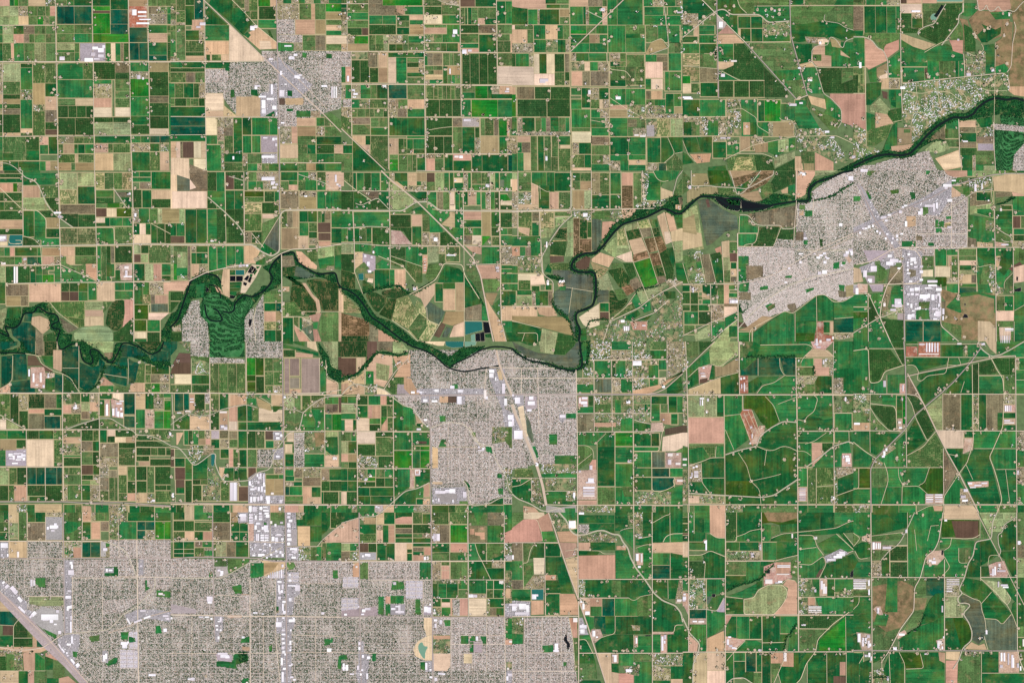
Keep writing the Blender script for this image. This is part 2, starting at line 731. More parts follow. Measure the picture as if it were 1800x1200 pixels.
u 560 185 30 30 585 180 26 20 205 160 40 20 180 185 30 14 640 705 26 60 640 770 30 30 715 745 28 26 590 600 40 12 590 610 20 20 705 595 14 70 765 635 34 45 780 640 10 36 830 400 40 20 690 410 30 14 870 530 30 20 890 540 20 16 1060 600 40 14 1130 610 8 80 1145 610 8 80 1160 610 8 80 640 1095 90 16 735 970 14 14 735 1010 14 20 715 970 16 20 650 965 30 10 435 1100 12 22 865 380 26 16 840 395 16 12 900 525 22 10 620 675 50 12 675 690 50 14 740 790 8 20 755 895 12 10
u 800 320 50 10 770 500 10 30 800 590 16 8 775 860 24 10 785 1000 16 10
L A 10 230 0 420 180 650 405 740 490 900 640 1040 770 1200 930
L A 5 750 360 800 460 960 620 1100 770
L R 8 0 436 240 434 660 432
L R 9 745 0 750 300 760 700 768 1200
L R 5 240 0 242 430 245 820 252 1200
L R 5 0 820 245 824 755 825
L D 5 430 0 520 90 600 180 745 300
L R 4 0 950 245 948
L R 4 770 1145 1200 1145
T 1 1 .01
R0,268 0w45
R0,145 45e135o258
P w 0 0 130 0 135 60 45 30 0 30
R145,265 10w255
P w 135 60 180 120 135 135
R10,268 258d322g383
R10,133 386k445d512
P d 386 10 540 10 540 70 450 45 386 30
R75,133 545g605
R10,75 545m605x760
R75,135 605g650x760
R10,70 775G892
R75,138 775m830
R100,138 830n892
R70,100 830g892
R10,138 898g
P s 898 20 945 40 945 138 898 138
P g 948 45 1025 65 1025 138 948 138
R10,68 898g970x1025
R10,70 1030s1090
R70,138 1030g1090
R10,138 1092n1200
R145,268 775o900
R185,268 905a1025
R145,185 905x1025
R145,268 1030g1090g1200
R140,510 388G450G512
R270,510 260d320g388d450d515
P g 260 145 385 145 385 290 262 180
R145,185 518B655
R185,222 518s655
R145,220 660d730g762
R225,305 520r640s
R225,302 642d760
R305,425 520s640
R305,335 645w725
R338,385 645l722
R390,430 645s715
R430,510 522o570d650
P d 570 430 690 430 630 510
P m 645 370 760 320 640 540 635 500
P e 755 340 760 575 655 510 690 440
P G 630 560 655 508 750 580 710 598
R270,368 0a60l100
R370,460 0G40g100
R460,510 0k98
R272,510 103G183G255
R272,510 260g325d388d452d515
R285,400 780s820o858a900
R405,550 780a895
R405,455 895o900
R460,545 895n968
R285,362 905G965G1030
R365,458 905g970
R365,428 972s1030
R430,475 972G1030
R478,520 975x1035
R285,365 1035m1060G1085o1125
R365,435 1035k1125
R438,492 1038k1125
R495,530 1040p1125
R285,400 1130g1200
R405,510 1130G1200
R528,770 0l20m120
R570,770 45l115
R655,770 0l20b45d
R530,770 120o140
R530,575 145x180G262
R578,655 145G180G262
R657,740 145n200x265
R530,740 268g325
R530,700 270g325
R530,690 327g390
R530,670 392g455g515
R530,650 518n600
P n 518 530 570 525 630 565 600 620 520 650
P x 580 620 650 580 670 600 600 650
P g 600 640 665 610 660 660 600 665
R682,740 40g120
P n 0 780 130 775 125 845 0 840
R848,915 0d90
P d 0 920 65 920 0 1000
P m 268 710 370 690 370 740 330 730
P n 370 690 415 690 415 895 370 870 355 790
P x 415 660 555 655 540 685 415 690
R697,735 415G455Q520
R738,780 415K458K510
P G 415 785 495 780 495 800 415 800
P G 415 803 490 803 490 825 415 820
P G 415 828 490 828 480 845 415 848
P G 415 850 465 850 460 880 415 870
P K 415 875 460 880 445 900 415 898
P D 480 850 510 870 470 890 460 870
P w 570 660 640 665 600 750 545 830 525 860 490 860 510 750
P K 570 665 590 680 565 720 545 710
P K 565 670 545 705 540 718 575 725
P K 590 680 570 722 578 725 605 690
P K 540 735 555 740 540 775 512 765
P K 558 742 572 750 560 790 540 780
P K 512 780 540 790 530 812 508 800
P G 600 672 630 672 615 690 605 690
P G 590 695 612 700 590 735 582 720
P G 560 725 578 730 570 750 555 740
P V 20 1040 60 940 110 830 160 750 230 715 310 730 355 780 350 870 410 900 440 930 480 870 530 870 570 880 620 850 650 800 690 820 700 800 700 720 640 680 720 650 760 600 860 560 880 600 920 660 1010 710 1070 720 1150 720 1200 820 1190 840 1120 770 1050 750 1000 740 960 760 840 770 800 730 760 820 650 860 570 960 500 1060 520 1200 280 1200 270 1100 220 1050 230 890 150 900 90 1030 30 1080
P V 0 1010 60 980 80 1050 0 1110
P o 780 600 860 595 880 680 780 680
P D 785 685 880 670 870 740 790 740
P e 880 670 920 680 1030 745 950 760 870 740
P n 880 565 920 570 1030 670 1025 695 960 680 900 640
P s 940 560 1030 550 1030 640 990 640
P l 1035 548 1150 530 1150 600 1035 620
R525,600 1150m1200
P g 1035 620 1150 600 1150 670 1050 690
P x 1100 670 1150 670 1150 700 1090 700
P g 1155 600 1200 590 1200 700 1155 690
P D 790 745 860 740 840 960 950 1010 1060 990 1000 860 930 790 870 770
P D 850 810 920 810 1000 870 1050 960 1060 990 980 1020 900 970 840 930
P D 950 770 1030 760 1120 770 1180 830 1180 990 1070 990 1040 900 1000 850
P n 925 790 950 790 1000 870 1045 910 1055 985 1040 1030 1000 1050 1030 985 1020 920 985 880
P D 1000 770 1180 790 1180 990 1080 990 1040 880
P n 785 815 835 815 835 850 790 850
P m 660 850 780 840 780 925 660 925
R930,988 658G740t778
R990,1060 658p740a780
R1062,1118 658r740m780
R1120,1200 658G740d780
P s 785 930 870 920 920 990 920 1020 785 1020
R1032,1200 788G862
P s 865 1032 900 1032 900 1100 865 1080
P p 870 1090 930 1130 980 1200 905 1200 868 1110
R1032,1130 905g925x985
P e 925 1110 1000 1080 1010 1200 990 1200
P m 1070 997 1180 997 1180 1200 1060 1200 1040 1100
P g 1000 1070 1035 1065 1030 1110 1005 1110
P p 1000 1115 1030 1115 1060 1200 1010 1200
P p 970 1020 1060 1000 1040 1060 1000 1060
R830,990 1182n1200
R995,1200 1182n1200
P F 200 960 240 880 300 850 380 900 420 960 480 940 560 880 590 940 520 1010 520 1200 280 1200 270 1080 210 1030
P H 80 1050 150 915 200 910 210 1020 260 1070 270 1200 80 1200
P H 600 960 650 870 655 1000 655 1200 570 1200 550 1150 580 1050
P H 520 1040 560 980 590 960 570 1100 550 1200 520 1200
P K 550 1040 575 1040 565 1090 550 1100
P d 0 1060 80 1050 78 1200 0 1200
P x 10 1100 70 1080 75 1130 10 1130
P n 305 800 325 850 370 870 350 830
P g 180 800 240 790 230 890 180 900
P K 250 815 270 825 265 850 245 850
L W 12 0 1100 50 1050 90 930 140 780 180 745 240 720 330 740 355 790
L W 12 240 940 250 1010 270 1050 330 1060 370 1050 330 980 300 970
L W 12 370 990 420 1000 450 980 450 930 520 870 570 890 650 850 700 800 720 750 690 710 720 650 780 590 870 570 880 630 920 660 980 700 1040 730 1160 715 1180 800 1200 820
L W 9 270 800 320 810 350 860 350 900
L C 10 0 520 515 520 575 520 640 570 710 602 765 570 768 310 800 278 1200 276
L R 7 130 775 250 715 400 680 560 655
L R 7 700 630 780 580 860 550 1000 550 1200 515
L C 7 260 185 380 290 480 390 518 450 518 518
L C 5 895 25 1000 60 1090 90 1150 140
L D 5 380 10 390 510
L R 5 515 10 520 515
L R 9 763 0 768 300
L R 8 780 590 785 1200
L D 4 930 990 1180 990
L D 5 868 1085 930 1130 990 1200
L D 5 790 1025 910 1025 1000 1070
L D 5 600 1200 580 1050 600 960
L R 5 570 440 620 500 655 540
L D 5 760 330 635 540
L C 5 410 40 510 70
f 80 370 5 390 10 600 60 600 80 740 95 750 110 745 250 600 160 540 290 490 315 490 395 95 540 20 540 50 600 130 625 130 780 130 800 155 840 155 880 155 940 165 1010 170 930 160 1010 160 1010 30 1050 60 820 385 880 470 1030 530 1045 530 1180 270 740 235 740 315 740 290 740 920 775 990 820 1015 795 935 940 1050 980 1130 930 1000 470 565 455 665 620 450 700 630 680 640 230 700 215 690 1090 160 1190 130 1100 40 20 630 760 1060 545
u 640 45 90 24 705 75 30 16 715 110 30 16 735 90 20 14 705 90 20 10 1155 30 12 50 1165 90 16 14 1180 100 16 14 480 660 20 16 505 658 20 14 530 660 16 14 750 140 10 8 280 490 24 8 940 175 20 10
T 1 2 .006
P t 0 0 48 0 45 50 0 100
P k 60 80 140 85 140 225 0 225 20 150
P k 20 150 138 150 138 228 0 228
P h 60 0 275 0 275 110 250 110 200 100 140 90
P H 140 0 270 0 270 110 140 100
P m 140 100 275 110 275 230 180 230 145 180
P h 145 110 275 150 275 235 150 225
P F 272 0 520 0 520 110 275 110
P H 275 110 520 125 520 152 275 152
P H 530 0 785 0 785 115 530 115
R155,362 278s338s402s465s525
R115,238 535b598B655
R238,280 535B598
R245,362 600d658
R282,362 538B598
R115,210 660s720m785
R212,308 662s725s785
R310,362 662s720x785
R230,298 30w145
R235,300 148G272
R303,360 0s145d272
P G 790 0 868 0 860 20 790 15
P G 870 0 945 0 940 35 870 15
P G 790 20 1040 80 1040 105 880 60 795 45
P w 960 0 1020 0 1035 70 960 40
R58,110 792d875
P p 880 75 1000 90 1000 112 880 112
R120,365 800X835
R120,240 838X905
R255,330 838X905
R335,365 838n915
R120,365 920X1045
P l 1065 0 1175 0 1175 115 1130 120 1090 60
P l 1120 120 1175 110 1175 200 1130 195
P g 1050 125 1090 130 1090 370 1050 370
P n 1095 260 1178 290 1170 370 1095 370
P k 1178 110 1200 110 1200 260 1178 250
P V 1040 0 1070 50 1110 100 1130 180 1180 200 1200 200 1200 290 1150 280 1100 230 1080 150 1050 90
P D 1180 0 1200 0 1200 105 1180 105
R365,490 28t90
R365,480 92t130
R370,480 132p168
R370,485 170d240
R365,435 240J275

P x 30 490 160 480 150 500 30 510

P h 160 480 270 480 270 520 160 520
R365,485 283s340
P G 345 365 405 368 400 465 345 480
R370,455 410n475x530
P n 410 460 470 455 470 625 410 625
P n 135 515 200 530 275 525 278 620 135 620
P G 30 570 130 515 130 620 30 620
P d 283 520 340 495 340 620 285 620
R490,620 345p402
P c 345 585 400 585 400 620 345 620
R560,620 410w470
P G 475 460 530 445 535 560 475 560
P G 540 450 570 455 572 558 540 560
P s 575 460 615 465 615 562 575 560
P w 620 465 700 480 785 480 785 560 620 562
P G 720 452 785 455 740 495 720 495
P a 600 390 700 440 710 490 615 460
R370,450 710n785
P g 600 378 700 378 700 410 620 390
P g 540 375 600 385 600 450 540 430
P h 535 350 600 350 600 400 535 400
P n 420 380 530 370 530 440 420 455
R565,625 475G535G785
R628,750 475G537d600s660
R628,690 665k720
R630,695 720I785
R697,748 668g725
R697,740 727x760

R625,725 95g125d155g195m240
R625,680 245x275
R680,725 195a245p280
P n 40 640 90 640 50 725 40 725
R625,685 285c343
R625,680 345o408
R688,750 285G343
R630,685 412o470
R688,745 350x412m472
R755,880 0k25
P h 110 735 230 735 230 790 170 870 140 840
P x 230 730 310 730 300 790 230 800
P Q 285 785 310 785 315 830 300 880 285 870
R755,820 350G410
R755,880 412p440o480
R755,820 440s475
R820,880 440s475
R760,882 482G535
R758,882 540m605
P H 610 760 720 760 720 850 700 880 610 880
P I 720 760 795 740 795 860 720 860
P x 720 830 790 830 790 870 720 880
R885,945 475g535
R885,950 375g445
R885,970 445G475
R950,978 370G445
P G 475 900 535 900 535 970 475 970
P g 360 890 440 890 440 975 370 970
P h 260 890 300 890 350 980 350 1040 260 1030
P n 340 880 380 890 365 960 345 940
R820,880 30G100
R885,970 30k102G150
R820,970 103g150
R970,1068 35k98
R1025,1068 40G98
R975,1130 103d150
R880,970 155G258
P G 160 870 260 800 260 890 155 880
R970,1005 155d210s260
R1010,1118 155d218
R1010,1120 225h350
R985,1118 352s412
R990,1120 415n470
R1020,1120 478k545
R885,960 545k600
P I 545 960 600 920 665 920 665 1140 545 1140
P I 665 1080 800 1080 800 1140 665 1140
R935,965 670g760g795
R965,1078 670a730a795
R890,930 730x795
R380,480 800l870m915
R380,490 925s985
R378,490 988s1080
R480,630 800m930
P g 930 510 975 480 1015 560 1010 630 905 630 910 580
P g 985 475 1080 475 1080 630 1015 630 1020 560
P x 1000 420 1080 400 1080 460 1000 465
R390,440 1085g1180
R440,500 1085o1178
R510,625 1085g1135b1200
R390,500 1180k1200
R640,705 820w865
R705,720 802G865
R722,780 805w855
R720,785 855s870
R790,878 805G865
P H 870 640 940 640 940 885 870 885
P h 940 640 1080 635 1080 760 1000 760 940 790
P z 1010 640 1080 640 1080 720 1020 740
R790,882 940g1080
R632,800 1085l1175
P G 1085 670 1175 670 1178 790 1140 805 1085 760
P x 1100 790 1180 800 1180 880 1100 880
R800,880 1085n1180
R895,975 1060o1115G1200
R980,1050 1060d1120d1200
R1055,1140 1060G1075d1180
R890,955 930x1055
R955,1015 930o1055
R1020,1140 930n990
R1022,1092 992G1055
R1095,1140 960n1055
R890,955 870o928
R900,945 805g865
R945,980 805g870
R985,1015 805x865G925
R1018,1080 805t835g925
R1085,1120 805m930
R1120,1140 800m930
R885,900 800x870
R1148,1200 0G40d95
R1150,1200 100n162
R1150,1200 165g230x290
R1148,1200 300G415
R1150,1200 440n545I700
R1150,1200 700n760x800
R1148,1200 800p900n935
R1150,1200 935G1125x1128
R1150,1200 1128g1200
P c 415 990 470 990 470 1120 415 1120
L R 8 0 362 280 362 530 368 785 372 1200 375
L R 6 0 620 280 622 800 628 1080 632
L A 6 0 1130 500 1140 1200 1145
L R 7 0 1140 800 1148 1200 1150
L R 10 785 0 790 400 795 700 800 1200
L C 7 0 735 50 740 90 780 150 860 175 870 220 840 290 785 320 790 310 850 340 930 370 980 450 985 550 975 610 920 690 900 720 850 720 790 780 710 830 640 900 625 920 560 930 500 1000 440 1060 400 1120 385 1200 380
L C 5 0 585 30 560 120 500 200 525 290 515 350 480 470 450 540 445 610 465
L C 5 790 475 880 480 930 500
L R 5 275 110 275 360 280 620
L R 5 530 0 530 370
L R 5 10 370 20 620
L D 4 145 120 148 360
L D 4 535 450 540 750 540 880
L R 4 1045 115 1050 370
L R 5 1080 480 1085 640 1085 790
L R 6 790 430 870 365 1050 360 1200 340
L R 4 800 885 1200 885
L R 4 350 885 800 885
L D 4 0 755 800 755
L R 4 275 370 275 620
L D 4 155 875 150 1130
L D 4 26 750 35 1130
L D 4 410 375 408 640 412 890
L D 4 1100 250 1180 290 1180 370
L D 5 1090 130 1100 260
L D 4 620 385 720 450
f 10 175 10 250 170 440 250 400 255 490 55 600 45 590 10 660 20 530 190 660 260 640 265 670 150 710 145 740 150 780 380 545 375 600 485 380 520 410 580 370 575 380 690 385 740 350 770 545 780 590 860 355 800 385 1060 430 1105 495 985 520 1045 570 1040 590 405 710 400 870 470 770 480 860 460 900 380 940 400 940 480 1000 10 1080 20 1110 70 1120 180 1115 240 1080 5 950 15 820 1070 735 1060 760 1090 700 1000 890 1080 960 870 900 820 1000 845 1000 1150 820 1160 1165 1110 1160 1030 1160 770 890 740 900 1140 880 380 380 50 140 10 240 1090 180 1095 230
u 418 990 22 128 442 990 22 128 730 345 20 12 795 385 14 14 355 590 20 16 375 600 24 20 135 400 28 8 135 420 28 8 45 498 30 6 100 485 36 8 345 490 50 12 550 980 14 30 568 1010 18 10 555 1000 14 10 605 930 12 20 625 925 14 40 650 930 10 60 615 950 14 16 610 980 14 16 560 1030 30 14 590 1020 16 20 612 1020 16 30 635 1015 14 40 650 990 12 30 655 1040 12 20 560 1090 14 40 580 1090 20 34 610 1090 14 30 630 1085 16 30 670 1085 30 30 705 1060 20 14 735 640 30 16 740 670 26 16 770 650 16 20 765 1110 20 24 740 800 26 14 675 1110 22 30 550 1155 20 40 575 1160 30 36 625 1160 20 20 650 1158 30 10 650 1180 40 14 760 1165 14 20 1140 810 30 20 10 1065 14 30 1155 815 14 10
T 1 3 .002
P H 0 325 1200 340 1200 1200 0 1200
R0,52 20G98n165g295
R60,130 20d98d165
R70,130 168s290
R135,195 20s100n165
R135,195 168G228p295
R0,70 298d418
R72,195 298o418
R60,135 425G485
R75,135 485G545
R0,72 425a470
R138,200 425G485G545
P I 470 0 545 0 545 70 475 75
R200,315 22G90G165
R205,245 168o222g290
R248,310 168s235x295
R268,305 235g295
R205,312 300m318l390
R205,312 392o458G548
P I 548 0 700 0 700 90 800 90 800 320 560 310 550 200
P m 700 0 800 0 800 55 700 55
P y 545 80 585 80 585 200 550 200
P g 655 70 675 70 675 90 655 90
P I 810 0 880 0 885 110 890 235 815 235
P c 850 120 890 120 890 235 850 235
P x 885 0 925 0 925 50 885 50
P G 930 0 1060 0 1060 92 885 92 885 50 930 50
P G 1062 0 1122 0 1122 90 1100 130 1062 160
R0,110 1125d1165
P d 1168 0 1200 0 1200 80 1160 90
P n 892 98 980 98 980 235 895 235
P G 982 98 1062 98 1062 205 982 205
P n 1200 90 1200 212 1070 210 1100 160 1160 110
P I 815 240 960 240 960 335 815 335
P m 960 245 1060 240 1060 335 960 335
R240,338 985m1025g1060s1100
P h 900 245 985 245 985 335 900 335
P g 1100 215 1200 215 1200 340 1100 340
R215,340 1065m1095g1130
P J 0 330 285 330 300 460 0 460
P g 270 420 300 420 300 455 270 455
P m 308 325 395 325 395 380 308 380
P c 318 380 410 380 400 450 318 455
P m 400 330 560 330 520 380 410 440 400 400
P g 500 335 550 335 550 352 500 352
P n 620 335 810 350 800 400 655 450 655 355
P g 560 355 655 355 655 450 560 465
P a 655 355 760 355 720 410 655 440
P m 815 350 900 350 860 400 820 405
P M 660 460 800 395 800 465
P M 820 420 900 420 900 490 820 490
P H@10 310 460 410 460 550 360 560 460 640 465 660 470 740 470 740 720 310 720
P H 0 465 300 465 300 590 180 610 180 700 0 700
P g 430 520 500 505 500 570 450 570
P p 500 575 550 575 550 700 490 690
P J 490 580 555 580 555 710 490 700
P J 865 350 1200 345 1200 500 905 500 905 420
P g 1140 405 1175 405 1180 465 1140 465
P H 905 500 1200 500 1200 720 890 720 880 590
P I 740 470 800 470 800 720 740 720
P I 815 495 910 495 910 570 870 600 860 720 815 720
P J 180 600 300 580 300 710 180 710
P H 0 735 555 735 555 1200 0 1200
P H 565 735 780 735 780 1200 565 1200
P H 860 735 1200 735 1200 1200 840 1200
P I 305 720 370 725 370 830 345 840 340 910 315 910
P I 740 735 875 735 875 780 850 840 850 1200 775 1200 775 850 740 850
P y 400 720 500 720 500 742 400 742
P c 0 640 180 680 180 710 0 710
P g 500 880 555 870 555 915 490 915
P g 440 1000 480 980 540 980 550 1040 500 1060 460 1070 440 1040
P g 320 1045 450 1040 470 1100 320 1080
P g 690 940 715 930 715 975 690 975
P g 740 660 760 660 760 710 740 700
P V 485 980 540 980 540 1045 480 1050
P g 1080 890 1140 880 1140 915 1080 940
P g 1180 1010 1200 1000 1200 1100 1170 1100
P p 500 940 555 945 555 975 500 965
P c 315 990 430 1000 430 1050 330 1040
P g 500 1170 550 1160 550 1200 500 1200
L R 10 0 328 130 315 400 315 620 322 720 345 1200 342
L R 12 806 0 812 340 812 600 818 1200
L R 9 295 0 298 340 305 720 312 900
L R 7 558 460 558 740 560 1200
L C 7 0 460 250 460 330 465 400 440 470 400 540 360 620 330 700 290 780 245
L R 8 0 718 560 730 800 730 1200 735
L R 6 0 205 300 202 550 205 800 210
L R 5 545 70 550 320
L R 5 808 240 1030 240
L C 6 1030 240 1070 190 1140 130 1200 85
L R 5 420 0 420 200
L R 5 740 460 740 900 770 1200
L R 4 315 580 500 590
L R 4 0 990 560 990 1200 980
L R 4 905 500 1200 500
L R 4 845 860 1200 870
L D 5 640 465 720 430 800 395
L D 4 90 200 92 318
L D 4 22 258 165 258
L D 4 22 288 165 288
L D 4 700 0 700 300
L R 4 650 740 655 1200
L R 4 150 740 150 1200
L R 4 1020 740 1020 1200
f 270 30 310 180 180 185 460 180 470 20 520 185 270 260 30 190 60 180 90 190 1115 285 1030 300 1165 160 1080 330 1190 330 330 180 250 1150 930 10
u 480 10 50 20 490 30 40 30 550 10 28 14 550 30 28 14 550 50 28 14 550 68 28 10 592 20 14 30 620 0 20 14 620 20 24 16 620 40 24 14 660 0 30 14 670 16 24 20 590 90 16 30 655 90 30 40 640 100 14 20 600 70 30 16 610 125 20 10 660 125 30 12 600 150 10 50 612 150 8 50 632 155 26 12 662 155 26 12 632 172 26 12 662 172 26 12 632 190 26 10 662 190 26 10 700 60 14 20 770 65 20 14 730 80 14 20 735 155 50 8 745 150 30 14 710 170 20 30 735 175 20 30 775 180 20 14 820 0 24 14 820 25 20 16 830 50 26 18 820 75 20 14 820 90 24 14 820 120 24 20 820 150 24 20 820 180 30 20 820 210 20 20 655 215 16 14 690 220 14 20 620 255 20 10 650 260 20 10 575 295 20 12 615 290 26 20 640 290 20 14 590 220 10 20 570 250 10 14 735 265 14 14 765 270 14 20 780 290 14 20 700 290 14 14 670 310 14 14 740 300 14 14 840 250 50 14 850 270 40 14 830 290 30 10 850 310 30 14 870 255 20 20
u 330 400 20 14 350 410 20 24 345 435 20 10 780 365 14 20 830 430 14 14 830 470 20 14 750 480 30 14 755 510 14 50 780 505 14 30 760 550 14 24 775 545 14 20 755 590 20 20 785 620 24 14 783 640 12 50 790 690 20 20 875 510 34 40 825 510 50 8 830 600 20 24 255 590 40 34 260 625 30 14 345 735 14 30 330 760 20 10 315 790 20 10 320 815 14 14 345 820 14 14 330 870 14 20 740 770 40 34 745 740 8 26 785 735 16 12 830 750 40 20 860 740 14 30 780 820 24 14 780 850 26 12 780 880 20 14 785 910 20 14 780 940 20 20 785 970 20 20 800 990 10 14 835 900 14 30 840 940 10 14 835 960 14 14 775 1020 14 50 845 1060 14 14 780 1120 16 70 790 1090 20 14 830 1070 20 10 840 1150 24 14 860 1170 20 10 840 820 10 14 330 985 70 14 350 1000 60 20 385 1010 30 14 140 1160 30 20 120 1165 20 10 580 700 30 10 640 708 16 8 200 730 30 10 240 730 30 10 0 735 12 14 1100 955 30 24 500 870 20 14 1060 700 20 16 280 740 14 14 530 1190 14 10 35 320 1 1
u 700 425 6 30 715 420 6 36 730 418 6 38 745 412 6 44 760 408 6 50 775 400 6 60 685 440 6 20
T 2 0 .01
R0,28 0s40h80m190
R30,60 0G40
R60,90 0t40
R30,90 42m190
R90,142 0o40g190
R145,198 0x40m190
R198,250 0x40d145k190
R255,310 0w40x90b190
R310,358 0n40a190
R0,105 193o290
R0,42 290b570
R42,105 290s385p445
R48,105 447g575
P o 193 0 288 0 290 42 380 42 380 80 440 108 193 108
R110,173 195g290g385
R175,245 195d385
R110,150 390G478
R150,193 390m478
R195,245 390G478
R110,143 480n575
R143,175 480g575
R175,245 480a580
R248,360 195s242m295l330
R310,360 195m242s300
R248,310 330x430m470
R312,362 335d385G433m470
R255,305 470g580
R305,355 470m580
R0,45 578m705
R48,105 580d705m833
P m 705 5 833 48 833 105 710 105
R0,40 580s705x833
R108,170 580w710g833
R175,240 583m655m740
R195,240 583n740
R175,300 742g833
R242,300 583h650m710g745
R305,365 585m700g740G820p833
R0,50 836k940
R0,50 942G1088
R55,175 838s870G885l890G917m960
R55,130 960m1090
R130,175 960n1010G1090
R178,235 838d965o1088
R240,305 838m965
R245,368 968G1090
R308,340 838g965
R342,375 850p965
R10,170 1093G1155g1200
R175,240 1097m1200
R242,290 1097m1185n1200
R290,370 1097s1190n1200
R368,420 68h185s255
R425,582 72d132d197
R370,475 188o255
R370,478 260n325
R478,582 200d260
R478,582 262a325
R372,405 330G583
P w 330 405 385 405 385 588 330 588
R405,588 385g460
R408,440 462m580
R440,475 462d545x583
R478,512 462a545x583
R512,542 462G583
R545,590 462m583
R375,462 585g608o645o710
R375,462 715m760m790m838
R465,495 588m650m712
R495,525 588m650a712
R527,560 588n712
R562,590 588x620g712
R468,590 715G745m775g800m838
R466,530 745a838
R378,595 850d905d970d1030d1093
R375,465 1100m1200
R468,595 1100w1200
P J 0 365 65 365 65 470 0 470
R470,582 0g30p68
R598,695 0x30g70x130g
R598,695 0x28g68x135g208m250G328
R598,695 333t460
R598,700 465m585
R602,700 598s650s680s710s740s770s800s838
R605,650 850m940x1050
R650,695 850g940
R605,695 940b1030G1060x1110p1200
R662,695 1055G1200
P J 10 700 68 698 68 755 10 755
R700,762 72g130h200s328
R700,765 333x400m465
R700,762 468n585
R765,825 75m112m168m200s232m297d328
R765,825 335x395o460
R768,825 465g588
R758,825 0x70
R828,875 78o203
R878,950 78m203
R828,895 207m265m330
R898,952 207g330
R828,955 337G587
P s 0 815 70 840 75 970 0 900
R955,1020 80n170G205
R1020,1082 120n200
P s 207 957 332 957 335 1195 300 1195 207 1110
P G 80 975 200 1085 330 1195 330 1200 82 1200
R1022,1080 0n12G78
R1083,1200 0m78
R975,1085 337n400
R975,1085 402d440s460
R957,975 462g587
R978,1050 462G505g587
R1050,1080 402s495n508G587
R1088,1120 340m400
R1120,1200 340b400
R1088,1200 403m465m500s530
R1110,1200 532G590
R702,820 595d690d780d840
R828,955 597d780
R702,825 845g912
R702,825 915b1100g1200
R830,893 785o850c970
R895,1078 785m850G938
R895,970 940d972
R970,1080 940x978
R833,955 980m1010s1072o1105
R833,900 1105g1165o1200
R852,958 1108b1165p1180
R958,1080 980a1105
R960,1080 1110G1165x1200
R960,1080 597d655d720d780
R1085,1115 597x660s720
R1115,1200 597p658m720
R1085,1130 785p912
R1090,1200 725G785
R1130,1200 787G915
R1090,1200 918G990G1170
R1090,1200 1172t1200
f 150 45 85 80 55 65 20 165 45 130 75 150 85 265 400 130 415 165 380 78 450 70 595 35 605 100 595 150 590 200 660 130 810 120 800 15 1020 130 940 155 965 175 1080 155 1070 215 1115 250 1075 275 1130 50 1150 95 1100 100 400 290 440 300 375 295 310 300 325 255 555 265 570 300 530 345 570 375 595 390 555 430 560 500 570 515 595 580 600 510 730 490 820 545 680 345 605 320 855 605 905 610 1060 625 1100 620 190 610 85 390 80 550 200 540 140 740 260 780 305 725 345 745 375 760 425 755 455 755 490 765 450 800 355 820 350 870 600 705 855 680 850 700 610 935 900 800 1050 835 1100 835 1150 835 960 850 1180 900 1170 930 955 1000 785 1025 840 1055 600 1020 600 1090 680 1095 740 1095 660 1045 435 1060 440 1110 490 1060 495 1065 540 1100 570 1100 25 1010 190 1060 160 1130 1165 980 1160 1050 1130 1065 1040 1090 970 1085 1075 1060 25 740 20 635 300 610 1125 450 1190 1070 340 700
u 785 210 30 30 780 245 20 16 850 350 30 30 890 350 26 14 760 485 8 36 860 840 50 14 75 630 20 14 85 655 30 14 290 600 26 14 795 1095 30 14 830 1095 24 18 1150 640 30 10 1160 620 20 14 40 535 14 40 80 680 24 8
L A 10 0 905 120 1020 310 1200
L R 7 0 592 590 595 840 600 1200 602
L R 5 580 0 585 590 592 1200
L R 5 833 0 840 590 845 820
L R 5 1090 0 1095 370 1098 600
L R 4 70 360 72 960
L R 4 328 595 332 1190
L R 5 0 365 580 362 838 368 1095 372
L R 5 590 825 845 825 1200 828
L R 5 590 1083 1200 1083
L R 4 0 28 190 28
L C 5 680 0 730 25 830 45
L R 4 40 0 42 360
L D 4 615 915 700 900 780 892
T 2 1 .01
R0,8 530G1200
P s 20 15 80 15 80 110 20 70
P n 0 15 18 15 18 110 0 110
R15,140 82G105m
R15,140 108g160d210g272
R15,75 278g340
R80,140 278g337
P g 310 15 340 60 335 140 278 140
P o 0 145 85 145 85 270 0 270
P d 0 147 84 147 84 272 0 272
P g 0 282 84 282 84 400 0 400
P G 88 150 135 150 210 210 210 272 88 270
P o 140 148 260 148 262 190 215 205
P G 262 148 335 148 337 270 265 200
P d 210 215 262 200 330 270 212 270
P l 342 95 380 90 525 210 525 225 430 272 342 272
P n 350 80 465 80 465 140 420 130
R15,75 345x375G465
P g 390 75 465 75 465 110 450 120
R15,75 470n530a597
R75,105 470n530g562x597
R108,140 475x597
R15,145 600k657
P m 600 80 658 80 658 140 600 140
R15,145 660l722g758
R15,140 762G790
R15,50 793g858
R52,85 790w850
R85,140 793g858
R15,140 862x890g912
R15,95 918m985s1045
R98,140 918g985m1030
R15,145 1048l1078
R15,145 1080g1110
R15,140 1115g1200
P e 1115 65 1145 65 1145 115 1115 115
P w 1190 60 1200 60 1200 115 1190 115
P G 475 150 600 150 600 210 540 200
R150,270 605g670
R150,275 675o715m760G
P g 555 250 700 290 755 285 755 320 700 370 620 290
P g 540 215 620 290 690 360 690 400 560 255
R150,245 763w795
P w 760 240 800 240 825 275 800 285 760 285
R150,275 800g830g855
R150,245 860G890
R150,242 890p945
R150,242 950g980
R150,272 985g1015x1045
R150,272 1050g1080d1110
R165,245 1115m1165
P b 1118 168 1165 168 1190 210 1118 212
R212,242 1118w1200
R245,275 1118d1200
P n 762 290 798 290 798 405 700 380 760 325
R290,400 88g340
